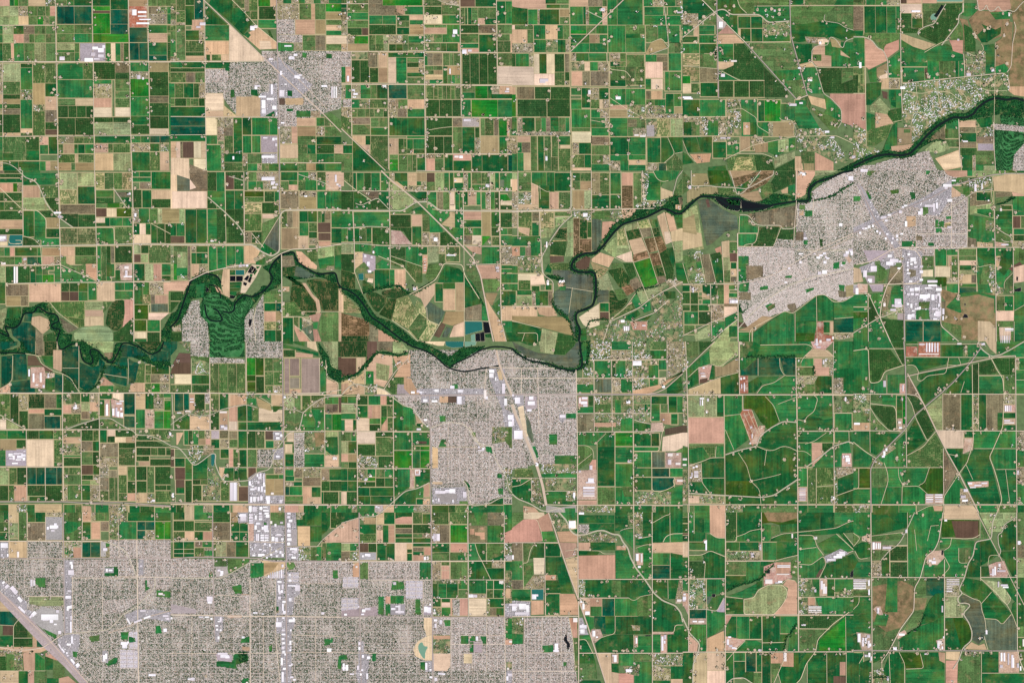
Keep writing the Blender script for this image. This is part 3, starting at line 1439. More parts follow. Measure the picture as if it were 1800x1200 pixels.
P m 345 285 520 240 480 300 345 305
R310,400 345d490
P g 500 275 560 250 620 310 500 300
P d 345 400 495 400 492 520 440 430 350 415
R312,388 495n565
R392,520 498G565
P m 570 310 615 320 618 430 575 430
P g 620 320 710 410 715 432 622 435
R435,525 570x620
R440,525 625x690
P d 695 440 735 430 830 525 695 525
P y 350 418 420 425 500 520 352 520
R288,345 862p985
R348,398 862G985
R402,455 862s925g985
R455,520 862o920w985
R290,460 990a1050
P g 800 290 857 290 857 400 800 400
P g 740 400 857 400 857 480 830 500
P b 990 460 1050 460 990 530
R290,400 1055g1115
P G 1055 300 1110 320 1110 390 1055 390
R400,460 1055d1118
R465,525 1060s1115
R295,400 1120d1200
R405,450 1120g1170m1200
R455,525 1122g1200
R405,500 0g45G85
R405,500 92G128m175G212
R400,523 218d340
P l 0 510 90 510 90 580 0 580
R585,720 0d90
P g 95 515 210 520 210 570 95 570
R575,690 95n150
P g 225 530 340 535 340 640 225 590
P c 150 580 240 600 240 700 190 720 150 650
P m 100 690 160 640 200 690 130 720 100 710
P g 245 660 290 625 345 655 345 690 245 692
P d 350 540 450 540 450 620 350 600
P d 350 605 450 625 450 690 350 660
P g 455 538 540 538 570 600 570 780 455 700
P s 460 640 570 680 570 790 520 790 460 710
R695,830 233G340
R695,830 340g375n450
P D 0 700 60 715 98 730 98 830 0 820
P G 150 760 230 820 225 860 150 850
P a 165 725 225 725 225 755 170 755
P w 190 755 225 760 220 790 180 780
P Q 118 725 155 720 158 770 125 770
P r 0 850 150 990 150 1000 0 1000
R870,995 0n15
P D 165 870 230 850 290 880 340 900 260 1000 230 980
P D 280 850 400 820 480 870 390 900 340 895 290 880
P D 340 900 390 900 350 1050 265 1010
P r 390 900 470 880 530 990 470 1110 355 1050
P r 530 910 600 960 605 1050 680 1080 620 1200 540 1190 470 1130
P s 470 1110 550 1000 600 1040 600 1100 540 1190
R535,590 545G605
R595,720 572p605
P l 608 530 683 530 683 640 610 650
R535,580 690x730
R535,625 735s830
R590,640 738m830
P m 610 660 700 650 690 730 620 780 590 750
P m 690 590 730 590 730 650 690 650
P G 735 665 830 690 858 720 858 785 680 785 700 720
R793,920 660G715
P G 715 790 800 790 800 830 715 830
R835,980 718n800
R790,985 805a862
P n 500 870 655 790 655 870 620 920 590 970 560 900
P e 620 920 730 990 690 1080 600 1040 590 960
P a 735 990 862 990 862 1060 780 1090 710 1070
P k 705 1065 735 1085 690 1175 650 1160
P e 740 1095 775 1110 745 1170 705 1170
P w 790 1090 862 1060 862 1165 760 1170
P Q 735 1170 862 1165 862 1200 735 1200
P Q 868 1060 990 1060 995 1120 870 1155
P K 995 1060 1040 1065 1055 1140 1005 1145
P K 942 1145 975 1138 980 1200 945 1200
P K 975 1138 1005 1130 1010 1200 980 1200
P q 870 1160 905 1155 910 1200 870 1200
P q 910 1155 940 1145 942 1200 912 1200
P G 1010 1150 1055 1145 1058 1175 1015 1170
P G 868 790 880 760 985 920 985 935 868 970
P o 868 965 985 935 985 1050 868 1050
P g 870 740 930 790 980 880 930 860 868 780
P m 880 665 945 680 1000 840 970 850 900 760 880 720
P g 990 930 1010 930 1040 1055 990 1050
P p 870 530 985 535 985 590 930 580
P p 945 665 1115 660 1115 760 985 760
P g 990 540 1112 540 1112 655 990 655
P m 990 765 1050 760 1118 760 1118 850 1005 850
P a 1010 860 1100 860 1060 950 1030 920
P g 1060 950 1115 900 1115 1000 1100 1010
P n 1010 880 1060 970 1100 1030 1120 1060 1160 1200 1080 1200 1045 1060
R535,660 1120x1200
R665,690 1125G1200
R692,718 1125g1200
R725,790 1125g1200
R795,840 1125g1200
R845,950 1125G1200
R955,1050 1125n1200
P g 1130 1060 1200 1060 1200 1130 1160 1140
P G 1160 1140 1200 1135 1200 1200 1165 1200
P o 0 1000 195 1050 200 1150 0 1160
P R 0 1000 195 1060 200 1160 0 1160
P D 0 1160 190 1160 190 1200 0 1200
P o 200 1070 260 1110 260 1200 195 1200
P p 260 1110 400 1180 400 1200 260 1200
P V 0 800 60 830 130 840 200 960 250 1030 330 1050 420 1110 500 1180 530 1200 400 1200 260 1110 170 1050 140 1010 130 950 70 900 0 850
L W 12 0 825 50 840 110 880 170 960 210 1030 260 1060 350 1130 440 1200
L V 12 150 860 260 830 380 808 410 810 440 840 490 870 560 830 660 770
L D 8 480 870 560 830 660 770 700 700 720 650 850 660 870 740 970 900
L V 8 860 690 870 750 960 870 1000 940
L A 14 280 0 340 60 530 215 860 540 930 620 980 740 1010 900 1040 1060 1070 1200
L C 10 0 280 430 283 525 220 610 218 690 280 1200 285
L R 5 0 143 600 145 1200 143
L C 5 0 405 100 398 215 392 330 398
L C 5 0 510 100 512 215 520 340 530
L R 5 340 530 830 530
L R 5 80 280 92 510 95 700
L R 5 335 80 345 690
L D 6 20 70 100 135 210 210
L C 5 100 230 140 245 255 190 335 270
L D 6 260 600 360 640 430 670 470 720 520 780
L D 4 350 600 570 675
L R 5 870 530 1110 533
L R 5 855 140 860 400 860 530
L R 5 1045 10 1048 280
L R 6 1110 140 1120 900 1125 1060 1160 1200
L D 4 865 1055 1040 1058
L D 5 862 500 865 1200
L D 5 90 700 150 865
L D 5 700 1060 620 1200
L D 5 355 1050 470 1130 540 1200
L R 5 880 660 940 660 1115 655
L D 5 600 960 605 1050 690 1085
L R 5 530 0 1200 12
f 370 25 320 70 360 190 160 125 240 130 450 120 495 130 545 125 590 120 825 30 870 30 870 60 870 100 870 130 800 130 770 130 690 130 740 130 915 130 1030 105 1095 130 1160 130 1130 130 530 145 760 155 825 155 855 175 900 160 940 160 1035 160 510 295 330 410 320 425 40 470 130 470 85 490 595 465 665 475 770 405 820 480 820 350 850 370 845 390 900 410 910 430 970 520 940 500 1040 500 1110 410 1110 380 1140 500 1145 520 710 555 760 590 800 590 405 545 230 575 550 520 555 590 510 820 530 825 450 800 470 840 430 670 700 660 1090 670 1100 700 910 630 930 650 960 640 1140 630 1170 640 1150 720 1140 830 1110 940 1100 1000 1115 1080 580 650 700 345 615 160 605 200 360 30 1055 95 930 590 1155 520
u 1015 95 26 22 1155 125 18 20 650 470 26 26 740 590 60 8 160 590 16 20 180 640 20 30 205 600 16 16 190 700 20 16 795 65 14 10 505 820 20 20 580 620 16 3 580 640 16 3 580 660 16 3 580 680 16 3 580 700 16 3 1085 675 24 16 1090 700 20 10 220 565 10 16
T 2 2 .004
P H 485 60 1200 60 1200 1140 640 1140 620 600 440 440
P D 0 0 180 0 178 110 0 110
P k 182 0 250 0 250 70 200 110 180 150
P o 250 0 360 0 360 75 300 60 250 70
P l 362 0 420 0 470 60 460 90 362 80
R115,250 0k105
R112,210 108n165
P n 190 160 250 80 300 95 360 100 358 230 300 320 230 300 228 210 170 200
P l 245 150 340 170 330 280 245 260
P n 362 105 460 100 485 90 488 250 370 250 400 200
P n 0 280 100 260 165 210 165 300 100 295 50 320 0 370
P p 0 300 50 290 50 330 0 370
R208,300 172g228
P n 0 380 50 320 110 300 165 320 165 370 0 375
P h 165 300 260 300 260 370 170 370
P w 250 320 300 335 360 380 250 370
P s 310 320 360 250 440 250 440 370 360 370
P c 395 300 440 300 480 370 390 370
P p 440 250 490 260 520 320 560 370 480 370 440 330
P V 0 250 100 230 170 150 240 75 330 70 400 95 470 70 460 90 400 105 300 85 250 85 180 180 110 240 0 275
P V 440 0 560 0 700 70 760 110 850 40 960 40 1020 30 900 100 800 150 780 190 740 170 650 100 560 60 480 40
P w 560 0 730 0 720 30 680 30
P Q 730 0 860 0 860 40 780 45 735 30
P q 865 0 950 0 945 25 870 40
P H 485 60 560 60 640 100 760 190 850 220 1000 190 1040 180 1020 360 560 370 490 260
P J@-25 800 190 860 160 1080 55 1110 160 1060 180 980 185 860 210
P H 1110 60 1200 60 1200 180 1120 180
P J 370 380 1040 380 1160 480 1200 600 1200 960 1100 900 1040 740 640 740 640 600 580 580 500 450 440 450
P H 500 420 1040 420 1040 560 640 560 560 540
P H 1020 200 1200 180 1200 480 1020 480
P I 550 330 1020 330 1020 380 550 380
P I 560 380 620 380 620 430 560 430
P I 560 370 870 370 870 440 810 440 750 400 560 410
P k 690 385 810 385 810 430 690 430
P n 690 385 750 385 750 430 690 430
P I 1040 190 1150 190 1150 470 1200 500 1200 700 1150 600 1130 480 1040 260
P n 1090 195 1120 195 1140 270 1110 270
P J 640 740 760 740 1000 720 1140 900 1120 1000 1130 1090 900 1150 880 1000 640 960
P J 625 610 1040 610 1040 1000 640 1000
P n 640 740 680 750 680 890 640 890
P g 700 690 735 685 738 745 680 750
P g 690 522 735 522 735 565 692 565
P g 775 300 820 300 820 330 795 335
P g 1015 735 1055 740 1065 790 1015 770
P G 855 975 880 980 905 1010 905 1050 885 1030
P m 920 635 945 635 945 670 920 665
P g 1100 1030 1138 1030 1140 1075 1105 1075
P g 1095 925 1130 930 1130 960 1095 960
P n 640 985 710 985 715 1005 640 1002
P I 640 1030 870 1020 885 1140 640 1140
P m 830 1120 890 1120 890 1140 830 1145
P c 660 1070 815 1070 815 1130 700 1130
P G 1040 1120 1120 1090 1140 1100 1140 1145 1040 1145
R385,435 0G45g105
R440,500 0l102
R505,545 0g102
R550,628 0g25w82G105
R635,700 0m68g105
R702,785 0l48G108
R790,845 0p48a108
R845,890 0m50d108
R892,978 0G45G110
R980,1052 0G45G110
R1055,1145 0w38d110
R1150,1200 0g75x110g235
R380,445 112d186
R450,535 112G186
R380,445 190g275p318d362
R450,540 190p218p275
R450,530 280d322s362
P b 280 530 322 530 290 580 280 580
P p 285 590 322 540 325 628 280 628
R535,628 325s362
R540,628 110w195
R540,580 198g275
R582,628 198d275
R635,718 110w238
R635,670 240d362
R672,802 242s365
R722,802 115d238
R805,888 112h260d365
P G 368 400 430 455 430 630 368 630
P g 432 460 495 465 515 520 515 630 432 630
R575,610 528G570
P n 520 510 570 570 530 575
P m 500 580 610 620 610 632 500 632
R638,762 370g495
R638,730 500g620
P k 525 700 600 700 600 720 525 720
R765,890 370b495
R735,890 500g555b620
P G 372 895 482 895 482 1020 372 1090
P g 400 900 482 900 482 1020 400 1020
R900,1030 482y512
P G 515 900 620 895 620 990 560 1020 530 1020
P y 512 895 555 895 555 945 515 945
P G 440 1050 525 1030 525 1145 370 1145
P g 528 1030 580 1030 575 1100 525 1100
R1000,1090 582p620
R1105,1145 528G575n620
R895,980 115h180
R895,950 182g240
R895,955 245m305g365
R955,980 182b240
R958,1020 243d305G365
R985,1020 115d240
R1025,1085 115G200G372
R1085,1145 115G205G370
R1150,1200 235c295n370g510
R1150,1200 510x625
R1150,1200 638G755d805s885
R1150,1200 890g1140
R1145,1200 1140g1200
P h 1140 880 1200 900 1200 1080 1150 1030
P h 1060 600 1180 600 1180 700 1060 720
P m 1160 600 1200 600 1200 760 1150 700
L W 12 440 0 500 35 560 55 640 90 700 140 740 180 800 200 860 212 920 205 980 190 1060 180 1110 170
L W 10 770 175 830 140 900 110 980 60 1060 38 1130 38 1200 50
L A 20 1090 60 1110 160 1150 260 1200 380
L R 12 230 378 620 378 800 376 1040 376 1200 376
L R 9 620 370 628 700 630 1200
L C 7 0 380 30 340 80 300 120 298 180 320 250 320 310 345 370 400 440 450 500 465 530 510 580 580 620 610 700 580 760 565 860 580 900 620 940 700 1000 730 1060 730 1080 820 1120 890 1160 950 1180 1040 1200 1060
L C 7 860 980 890 1020 895 1110 920 1155 1040 1140 1120 1095 1200 1100
L R 6 110 380 115 1145
L R 6 0 632 620 632
L R 6 115 892 620 892
L R 7 0 1148 620 1148 880 1145
L C 7 280 1200 370 1120 450 1050 540 1030 620 990
L R 5 365 380 370 1145
L R 5 300 335 380 210 470 120 480 60
L R 4 495 635 500 890
L D 4 240 635 240 800
L D 4 370 765 620 765
L D 4 640 740 1010 740
L R 6 1020 190 1010 300 1000 440
L R 4 0 435 100 440
L D 4 360 100 360 230
L R 6 1040 180 1200 185
L R 4 750 565 750 1000
L R 5 890 1145 895 1200
L D 4 165 180 165 370
L D 5 980 740 900 600
f 60 270 150 260 195 240 200 240 200 320 240 330 235 345 190 350 120 380 120 400 115 540 120 540 425 540 295 650 90 650 130 820 130 860 150 870 180 860 340 870 310 905 345 945 130 910 140 930 140 960 200 940 160 1000 130 1020 560 1070 590 1110 90 1160 515 1180 535 710 610 870 290 105 380 170 410 140 400 150 1150 660 1160 640
u 1040 198 34 22 1040 225 30 28 1130 295 22 70 1145 400 20 50 1170 515 40 36 1175 560 30 36 815 385 30 56 655 335 30 20 820 338 34 20 765 310 30 20 575 405 30 20 635 412 40 14 1000 340 20 60 1010 385 20 20 660 1045 30 24 690 1048 40 20 730 1040 30 20 760 1035 40 30 855 1055 24 40 715 1050 40 12 580 545 24 10 960 735 14 14 990 745 16 14 960 760 40 8 518 900 34 8 518 930 34 8 518 900 6 34 546 900 6 34 165 960 22 10 160 970 20 8 195 940 20 10 530 610 30 12 490 350 26 14 530 340 20 20 550 350 20 14 240 1155 14 10 255 1160 14 10 1080 250 10 26 600 590 10 8 680 1100 10 24 780 1110 10 20 640 1110 8 14
T 2 3 .002
P H 0 345 640 345 640 735 1200 740 1200 1200 0 1200
P G 0 0 120 0 120 35 20 65 0 70
R0,40 122x160G245
P g 122 0 270 0 240 25 150 30
P a 150 35 240 35 245 82 160 82
P n 245 25 300 0 300 82 245 82
P n 0 80 125 40 125 210 0 210
R0,82 300G375
P G 380 0 495 0 495 30 430 30 380 45
P p 380 45 430 30 498 30 498 80 380 80
P G 125 88 245 88 245 148 160 152 125 130
R150,215 125s245
R88,125 248x292
R125,212 250n292
R90,212 292G332p378
R85,110 380d498
R112,148 380o498
R150,178 380G498
R180,212 380G498
R0,80 503s568
R10,80 570G630
R85,148 503d628
R150,178 503m570x628
R180,212 503G628
R0,85 637s755
R0,82 760s888
R88,215 635x690o758
R88,212 765b885
R218,270 0l60g120
R275,340 0o60h120
R218,280 125k190d248
R280,335 130c245
R218,338 250G315G375
R215,342 378w460n500
R258,285 462G498
R288,342 462G498
R215,240 503G628
R245,275 503o580
R275,300 503G580
R245,300 582p630
R300,342 503p580x632
R218,280 637G762
R218,280 768p885
R280,342 637s885
P m 640 290 885 285 885 340 640 340
P g 820 300 885 290 885 335 820 335
R348,455 0J80n120
R350,470 130m190
P p 80 370 125 350 125 455 80 455
P H 190 350 550 345 545 475 200 475
P J 190 345 550 345 545 475 200 475
P g 550 352 630 352 630 470 550 470
P M 10 455 120 455 120 530 10 530
P H 0 535 120 535 120 600 0 600
P M 0 600 120 600 120 700 0 700
P H 130 475 450 475 450 735 130 735
P c 0 690 250 660 260 725 0 730
P g 360 480 385 480 440 490 445 540 350 545
P g 345 585 440 585 440 640 345 640
P p 310 590 345 590 345 640 310 640
P g 310 645 345 645 345 725 310 725
P g 260 590 300 590 300 720 260 715
P c 345 645 450 645 450 720 345 720
P M 455 480 572 480 572 605 455 605
P H 575 475 632 475 632 640 575 640
P H 450 605 575 605 575 725 450 725
P g 520 610 555 610 560 720 520 715
P c 578 655 632 655 632 720 578 720
P H 0 740 640 740 640 1200 0 1200
P w 580 740 638 740 638 1040 590 1040 520 1010 505 960 530 910 600 870 580 810
P q 540 925 570 905 580 940 615 940 590 980 590 1035 570 1020 540 970
P g 0 1000 40 1000 45 1035 0 1035
P g 170 1010 200 1000 210 1040 170 1040
P g 215 990 245 990 245 1045 215 1050
P I 120 900 160 910 160 990 200 1000 180 1200 120 1200 100 1130 120 1060
P I 590 1045 640 1045 640 1120 590 1120
P g 555 1050 590 1050 590 1110 555 1100
P I 640 735 720 740 760 760 740 1200 640 1200
P J 640 740 1150 740 1150 1110 760 1110 760 860 720 860 640 860
P h 640 860 765 860 765 990 640 990
P n 650 865 765 865 765 890 650 890
P g 722 755 768 755 768 798 725 798
P w 648 990 768 992 765 1080 745 1112 650 1112
P w 860 992 918 992 918 1060 860 1060
P g 840 865 895 865 895 925 840 922
P g 902 870 960 865 960 905 902 905
P g 975 870 1020 870 1020 930 1000 935
P g 902 910 930 910 930 985 902 985
P c 930 910 990 915 990 985 930 985
P H 640 1115 1200 1115 1200 1200 640 1200
R345,470 637x700
R375,470 703p762
R348,372 703s762
R348,470 768m888
P h 640 475 820 475 820 500 640 500
R500,605 640G680g740G820
R478,540 822g888
R542,605 822m888
P g 895 475 1018 475 1018 570 895 570
R572,602 895x1018
R605,662 640G700
R605,632 705G765
R632,665 705w765
R668,728 640h705g768
R605,725 768p780x832p890
R605,728 895w1018
R478,540 1022G1068
R478,540 1072G1143
R542,602 1022s1068g1140
R605,668 1022G1143
R670,725 1022o1088G1143
R605,728 1022x1045
R345,470 895G985
P G 895 345 985 345 1045 470 895 470
P G 985 345 1055 345 1055 390 1010 390
P x 1060 345 1145 345 1145 390 1060 390
P G 1015 395 1145 395 1145 470 1050 470
P g 895 220 940 220 960 280 960 335 895 335
P G 940 220 1015 220 1015 335 985 335 960 285
R218,340 1022G1145
P m 1022 218 1145 218 1130 300 1022 340
P m 895 0 1025 0 1025 90 895 90
P g 930 0 1000 0 960 90
P o 895 95 1022 95 1022 212 895 212
P p 905 115 935 115 935 155 905 155
P p 940 140 1008 140 1008 190 980 190 975 165 940 160
P p 978 105 1000 105 1000 125 978 125
P o 1030 0 1140 0 1140 90 1030 90
P g 1030 95 1140 95 1140 212 1030 212
P g 1148 0 1200 0 1200 120 1148 140
P p 1148 145 1200 120 1200 215 1148 215
P h 1150 218 1200 218 1200 340 1150 340
P c 1150 300 1200 300 1200 340 1150 340
R345,410 1152G1200
P h 1150 410 1200 410 1200 640 1150 640
P p 1155 535 1190 535 1190 600 1155 600
P I 1150 640 1200 640 1200 735 1150 735
P g 1155 745 1200 745 1200 890 1155 890
P p 1150 890 1200 890 1200 930 1150 930
P h 1160 940 1200 940 1200 1100 1160 1100
P I 1160 1110 1200 1110 1200 1200 1160 1200
P J 1155 930 1200 930 1200 1050 1155 1050
P H 780 610 832 610 832 725 790 725
P h 1025 610 1045 610 1045 725 1025 725
L R 8 0 345 640 342 1150 340
L R 9 0 732 640 735 1200 735
L R 9 125 0 130 700 140 1200
L R 9 630 0 640 600 642 1200
L C 8 888 0 893 350 895 735
L C 6 0 75 140 32 240 28 280 0
L R 6 1145 0 1148 735 1155 1200
L R 5 0 215 1200 215
L C 5 640 473 1145 473
L D 5 940 220 960 290 990 345 1050 470
L D 4 375 80 378 340
L D 4 245 30 250 340
L D 4 500 0 502 340
L D 4 700 350 700 470
L D 4 700 375 765 375
L D 4 700 408 765 408
L D 4 1020 475 1022 735
L R 4 640 603 890 603
L D 4 1070 475 1070 600
L R 4 840 860 1150 862
L R 4 770 740 770 1110
L R 4 920 990 920 1110
L R 4 1022 740 1022 1110
L R 4 770 925 1150 925
L R 4 190 345 190 480 450 475 630 475
L R 4 0 985 500 990
L R 4 575 480 575 735
L D 4 510 960 530 910 600 870 638 860
L D 4 530 900 600 910 635 920
L D 5 765 88 765 215
L D 4 762 218 762 470
L D 4 1020 215 1022 340
f 150 45 655 15 270 110 95 130 150 205 590 160 600 150 600 315 560 295 770 75 650 105 1135 10 1135 90 1130 150 1130 180 1000 280 1160 230 1160 320 870 295 660 450 720 480 780 485 840 270 1140 570 1060 340 1030 700 680 590 900 720 1010 715 620 80
u 645 150 20 50 668 150 24 50 640 165 10 20 165 290 20 16 185 290 20 20 145 300 14 14 400 650 16 60 380 655 24 10 380 690 60 16 350 670 30 14 365 488 20 20 582 660 24 40 605 665 26 40 620 640 10 12 165 670 40 16 145 680 24 20 115 655 12 14 140 710 20 10 10 1060 14 50 30 1070 18 40 5 1085 40 14 120 910 14 20 120 945 14 20 145 1000 14 20 110 1075 14 30 140 1100 14 14 175 1130 14 40 130 1130 14 14 60 1130 30 10 590 1055 14 50 620 1100 14 10 620 1150 20 14 650 750 24 14 655 780 14 30 690 755 20 30 680 1125 30 14 655 1160 20 24 700 1130 30 10 895 575 30 22 925 577 30 20 580 310 14 24 600 308 14 24 1110 480 30 20 1180 640 20 14 1170 1130 30 20 1165 1090 14 14 1180 900 20 14 945 870 16 30 645 700 20 14 650 680 10 14 20 710 20 14 100 375 14 14 180 1010 24 20 1160 1150 14 30
T 3 0 .012
P p 0 0 235 0 237 65 40 60 0 45
R0,30 235G310m400
R33,60 242G338m400
P G 0 50 110 65 110 175 0 175
R68,175 112g180x192G332
R68,120 335a403
R122,175 335m403
R178,210 0w20m150
R210,305 0n108m150
R308,375 0x150
R178,278 153g235n320g360m405
R280,370 155g240h320G378x405
R0,48 408n535o635m668
R48,175 408g500G520x540g635n668
R180,240 412g525m590g672
P b 412 215 525 215 520 240 412 240
R245,305 412g545a615g672
R305,370 412g545g672
R0,178 670g740g920
R180,370 675g798g935
R178,240 800m935
R240,270 800G900h935
R0,48 925g990x1060
R0,48 1068g1150h1190
R50,110 930g1065
R50,110 1095g1190
R110,178 930g1080
R110,178 1085g1190
R180,300 940m1025g1095
P a 975 305 1050 270 1095 345 935 385
R180,305 1098g1180
R300,375 1100m1200
R0,375 1185h1200
R378,470 0d25g120x152
R470,602 0w155
R380,520 155w192G243w300
R520,602 155w300
R380,508 300d368
R380,508 372o405
R508,602 300s370
R508,570 372d405
R570,602 372x405
R375,432 415x450G540g665
R437,500 418h510w548g605x680
R503,605 418p495o548
R503,605 552o680
R375,435 690x760m802
R385,500 805m930
R435,470 690G760m802
R470,600 690m800m870s935
R565,610 690G800
R385,437 938g1018o1095
R437,550 938w1060
R437,500 1060o1095
R556,630 938g978w1060
R505,640 1075g1105g1190
R375,500 1100g1190
R640,700 942o978n1055
R612,698 35o157
R612,698 160d270
R700,822 38d245
R612,822 272d408
R700,822 247d408
R665,822 0b28
R612,665 0p25
R700,770 415g490
R620,760 490G550
R620,700 552x612G680
R700,765 552s615n640x683
R620,670 415g488
R625,740 688g800g938
R740,770 690n810
R740,825 812h938
R775,825 688a808
R770,900 418g552
R770,830 555g620x683
R830,900 555g655x683
R900,925 418m550
R928,1002 422w557
R900,955 558g680
R830,960 688g812m940
R840,895 815o878
R900,960 815m850x940
R700,745 942m1000g1080
R745,830 942h1080g1140
R660,750 1080G1138g1190
R755,800 1142a1200
R800,832 942x1200
R835,962 942h1020
R880,962 945c1002
R835,962 1020r1112
R835,962 1115l1148l1200
R825,955 0g35
R828,955 38x72G160
R828,955 165m205g240o270G330m375g405
R925,955 38x405
R958,1080 0x35
R1080,1200 0g38
R958,1000 38n130
R1002,1075 38g70o130
R1075,1200 38g82n132
R958,1200 132m178
R958,1200 182G225
R958,1200 228s275
R958,1105 280s325
R1105,1200 275s325
R958,1020 328g410
R1020,1045 328x340n410
R1045,1200 328s412
R1005,1085 425x470G557
R962,1020 560o685
R1022,1090 560m685
R1088,1180 425s510G557
R1092,1155 560m640x685
R1155,1195 558g685
R1180,1200 425n557
R965,1090 690G820g940
R1090,1135 690g815
R1130,1200 690x760g820
R1090,1125 820g940
R1125,1160 820n940
R1160,1200 820g940
R970,1145 950G1045
P G 1048 968 1095 968 1145 1080 1070 1145 1048 1145
P G 1098 965 1200 965 1200 1070 1148 1080
P s 1150 1085 1200 1140 1200 1200 1100 1200 1080 1150
R1148,1200 950x1030t1085
L A 10 785 0 665 115 410 365
L C 5 520 75 640 135
L D 5 665 370 670 440 690 490 800 500 835 545
L D 4 980 300 1050 270 1100 330
L C 5 1060 0 1075 90 1105 335 970 385
L D 4 690 690 810 770 870 800 940 845
L D 4 550 845 680 870
L D 4 1095 968 1145 1080 1070 1145
L D 4 1145 1080 1200 1070
f 430 100 625 70 100 180 130 180 180 250 250 225 325 210 380 155 85 290 95 325 130 350 40 340 260 310 160 310 440 290 430 330 410 270 440 385 470 465 495 440 640 70 645 90 690 120 700 80 880 90 870 190 860 200 1040 20 980 30 1050 140 1050 170 1150 85 1005 180 1150 250 980 350 1010 180 650 280 680 290 700 260 650 310 600 260 720 405 740 450 720 450 690 510 780 545 735 575 850 565 910 500 910 560 905 610 850 650 820 600 630 460 650 490 665 590 515 585 380 585 1150 530 1170 540 1100 625 1020 610 665 660 655 680 650 720 665 745 735 680 700 740 850 720 840 735 950 745 920 780 960 790 640 855 690 880 700 890 680 920 700 940 720 950 970 730 1110 780 910 830 900 945 930 950 820 985 820 980 1180 690 1150 820 1180 825 1060 820 970 870 610 780 660 800 520 820 540 710 540 670 470 630 260 640 250 705 20 710 50 840 80 870 100 940 115 940 40 940 270 940 300 940 320 960 150 930 25 1030 45 1050 240 1050 235 1095 460 1030 430 1100 430 1170 650 1100 740 1090 735 1165 690 1150 660 1010 700 1010 330 990 820 1080 890 1140 200 920 400 930 960 1180 1010 1180 1050 820 1095 815 1040 810 15 930 10 980 610 1135
u 625 60 26 20 195 555 60 20 195 575 40 10 535 635 18 30 730 680 34 20 235 1100 14 30 860 945 30 12 900 950 40 14 1160 85 40 10
T 3 1 .005
R15,60 0l38
R60,145 0n38
R150,270 0x38
R12,145 42m135
R150,235 42h135
R235,270 42n185
R12,150 138g245G300
P n 135 85 185 105 185 235 135 235
R105,270 188G262
R15,145 300G412
R150,270 265n328
R150,270 330s412
R15,75 425G480s557
R75,135 425m480a557
R140,268 428a508l557
R15,170 560o617s685
R172,268 562G685
R15,165 690g770
R170,268 690G768
R15,105 770p850
R105,265 772R850
R15,265 853m910
R15,210 940g1045
P g 1045 120 1060 90 1150 60 1180 0 1045 0
P g 990 0 1060 0 1080 80 1030 70 1000 30
P n 1048 120 1130 150 1130 180 1050 205
P s 1140 150 1190 60 1200 60 1200 170 1140 180
R290,400 0x42
R290,460 42s140
R290,355 142o190
R365,460 140g190
P n 42 395 125 405 120 460 50 430
R290,405 192r295
P l 195 405 300 400 270 470 200 475
R290,320 300m415
P l 300 330 415 320 330 390 300 400
R460,530 0g200
R465,600 130g200
R535,600 0p55g95
R540,620 95o135
R535,600 135g200
R600,665 0x42
R600,720 42h130
R600,720 130h210
R668,722 0g42
R725,790 0g42
R795,845 0g42
R845,945 0G28
R725,770 42w220
P w 130 740 220 735 235 800 130 805
R770,840 45s130
R840,875 35G138
R810,870 138d195
R880,948 30l140
R845,948 142x165G255
R800,840 235G280
R845,948 255o285
P e 285 700 400 700 440 720 570 720 570 845 380 825 370 770 290 740
P e 300 850 360 820 425 820 400 1000 390 1040 330 990 290 930
P e 428 822 568 850 560 930 460 990 440 1080 400 1040
P e 400 1040 450 1080 465 1150 440 1170
P k 290 590 365 600 365 640 270 650 265 600
P s 265 650 400 650 400 700 270 695
P r 290 490 380 490 365 600 265 600
P d 265 500 385 495 375 600 270 590
P r 320 410 390 400 430 400 430 500 385 495 300 470
P D 330 410 390 405 380 490 300 470
P l 385 360 430 330 430 600 370 605 390 500
R335,600 432R475
R335,480 475D530
R480,580 475R560
R360,470 530d560
R285,550 562s600m625
P e 562 330 630 350 630 500 600 560 562 560
P m 562 285 690 285 690 340 562 340
P p 635 360 720 355 735 370 650 470 630 480
P r 735 430 790 400 820 520 740 530
P l 640 550 740 450 740 600 720 610
P l 740 530 830 520 850 570 730 605
P n 560 620 620 575 720 610 680 680 560 640
P w 730 605 840 565 850 640 800 640
P a 550 640 680 690 640 740 570 690
P D 800 430 890 405 910 470 820 490
P l 790 390 885 360 895 405 800 425
P r 885 360 960 340 985 400 900 410
P o 890 410 970 400 985 460 915 475
P m 960 345 1010 340 1030 400 985 400
P G 1000 345 1020 345 1030 395 1012 400
P D 985 410 1030 400 1045 460 990 465
P n 820 490 910 470 950 560 855 590
P R 930 480 1000 470 1030 560 960 580
P R 1000 470 1050 460 1090 550 1040 580
P R 855 590 950 565 965 615 850 640
P n 1020 320 1075 290 1120 500 1075 510
P n 1078 290 1135 320 1160 420 1110 430
P n 1115 430 1200 400 1200 490 1125 500
P w 1070 430 1110 430 1125 500 1080 520
P l 1130 500 1200 490 1200 630 1150 650
P G 1140 310 1200 300 1200 405 1165 400
P G 1085 548 1130 540 1150 640 1130 700
P R 965 585 1035 575 1055 660 990 670
P d 1040 580 1085 555 1140 700 1130 760 1090 770 1060 660
P D 990 670 1055 660 1075 740 1010 745
P o 1010 745 1075 740 1090 780 1030 800
P b 855 650 975 612 1010 745 915 780
P b 915 780 1010 750 1025 795 935 820
P d 780 650 850 645 875 740 830 770
P D 670 700 780 680 835 770 800 820 760 830 730 780
P l 600 760 670 720 720 850 600 840
P r 570 690 670 690 660 720 600 760
P m 700 650 780 650 780 680 700 690
P o 830 770 880 750 930 830 860 850 830 810
P R 770 820 830 800 860 850 810 880
P m 720 840 770 830 810 890 750 915
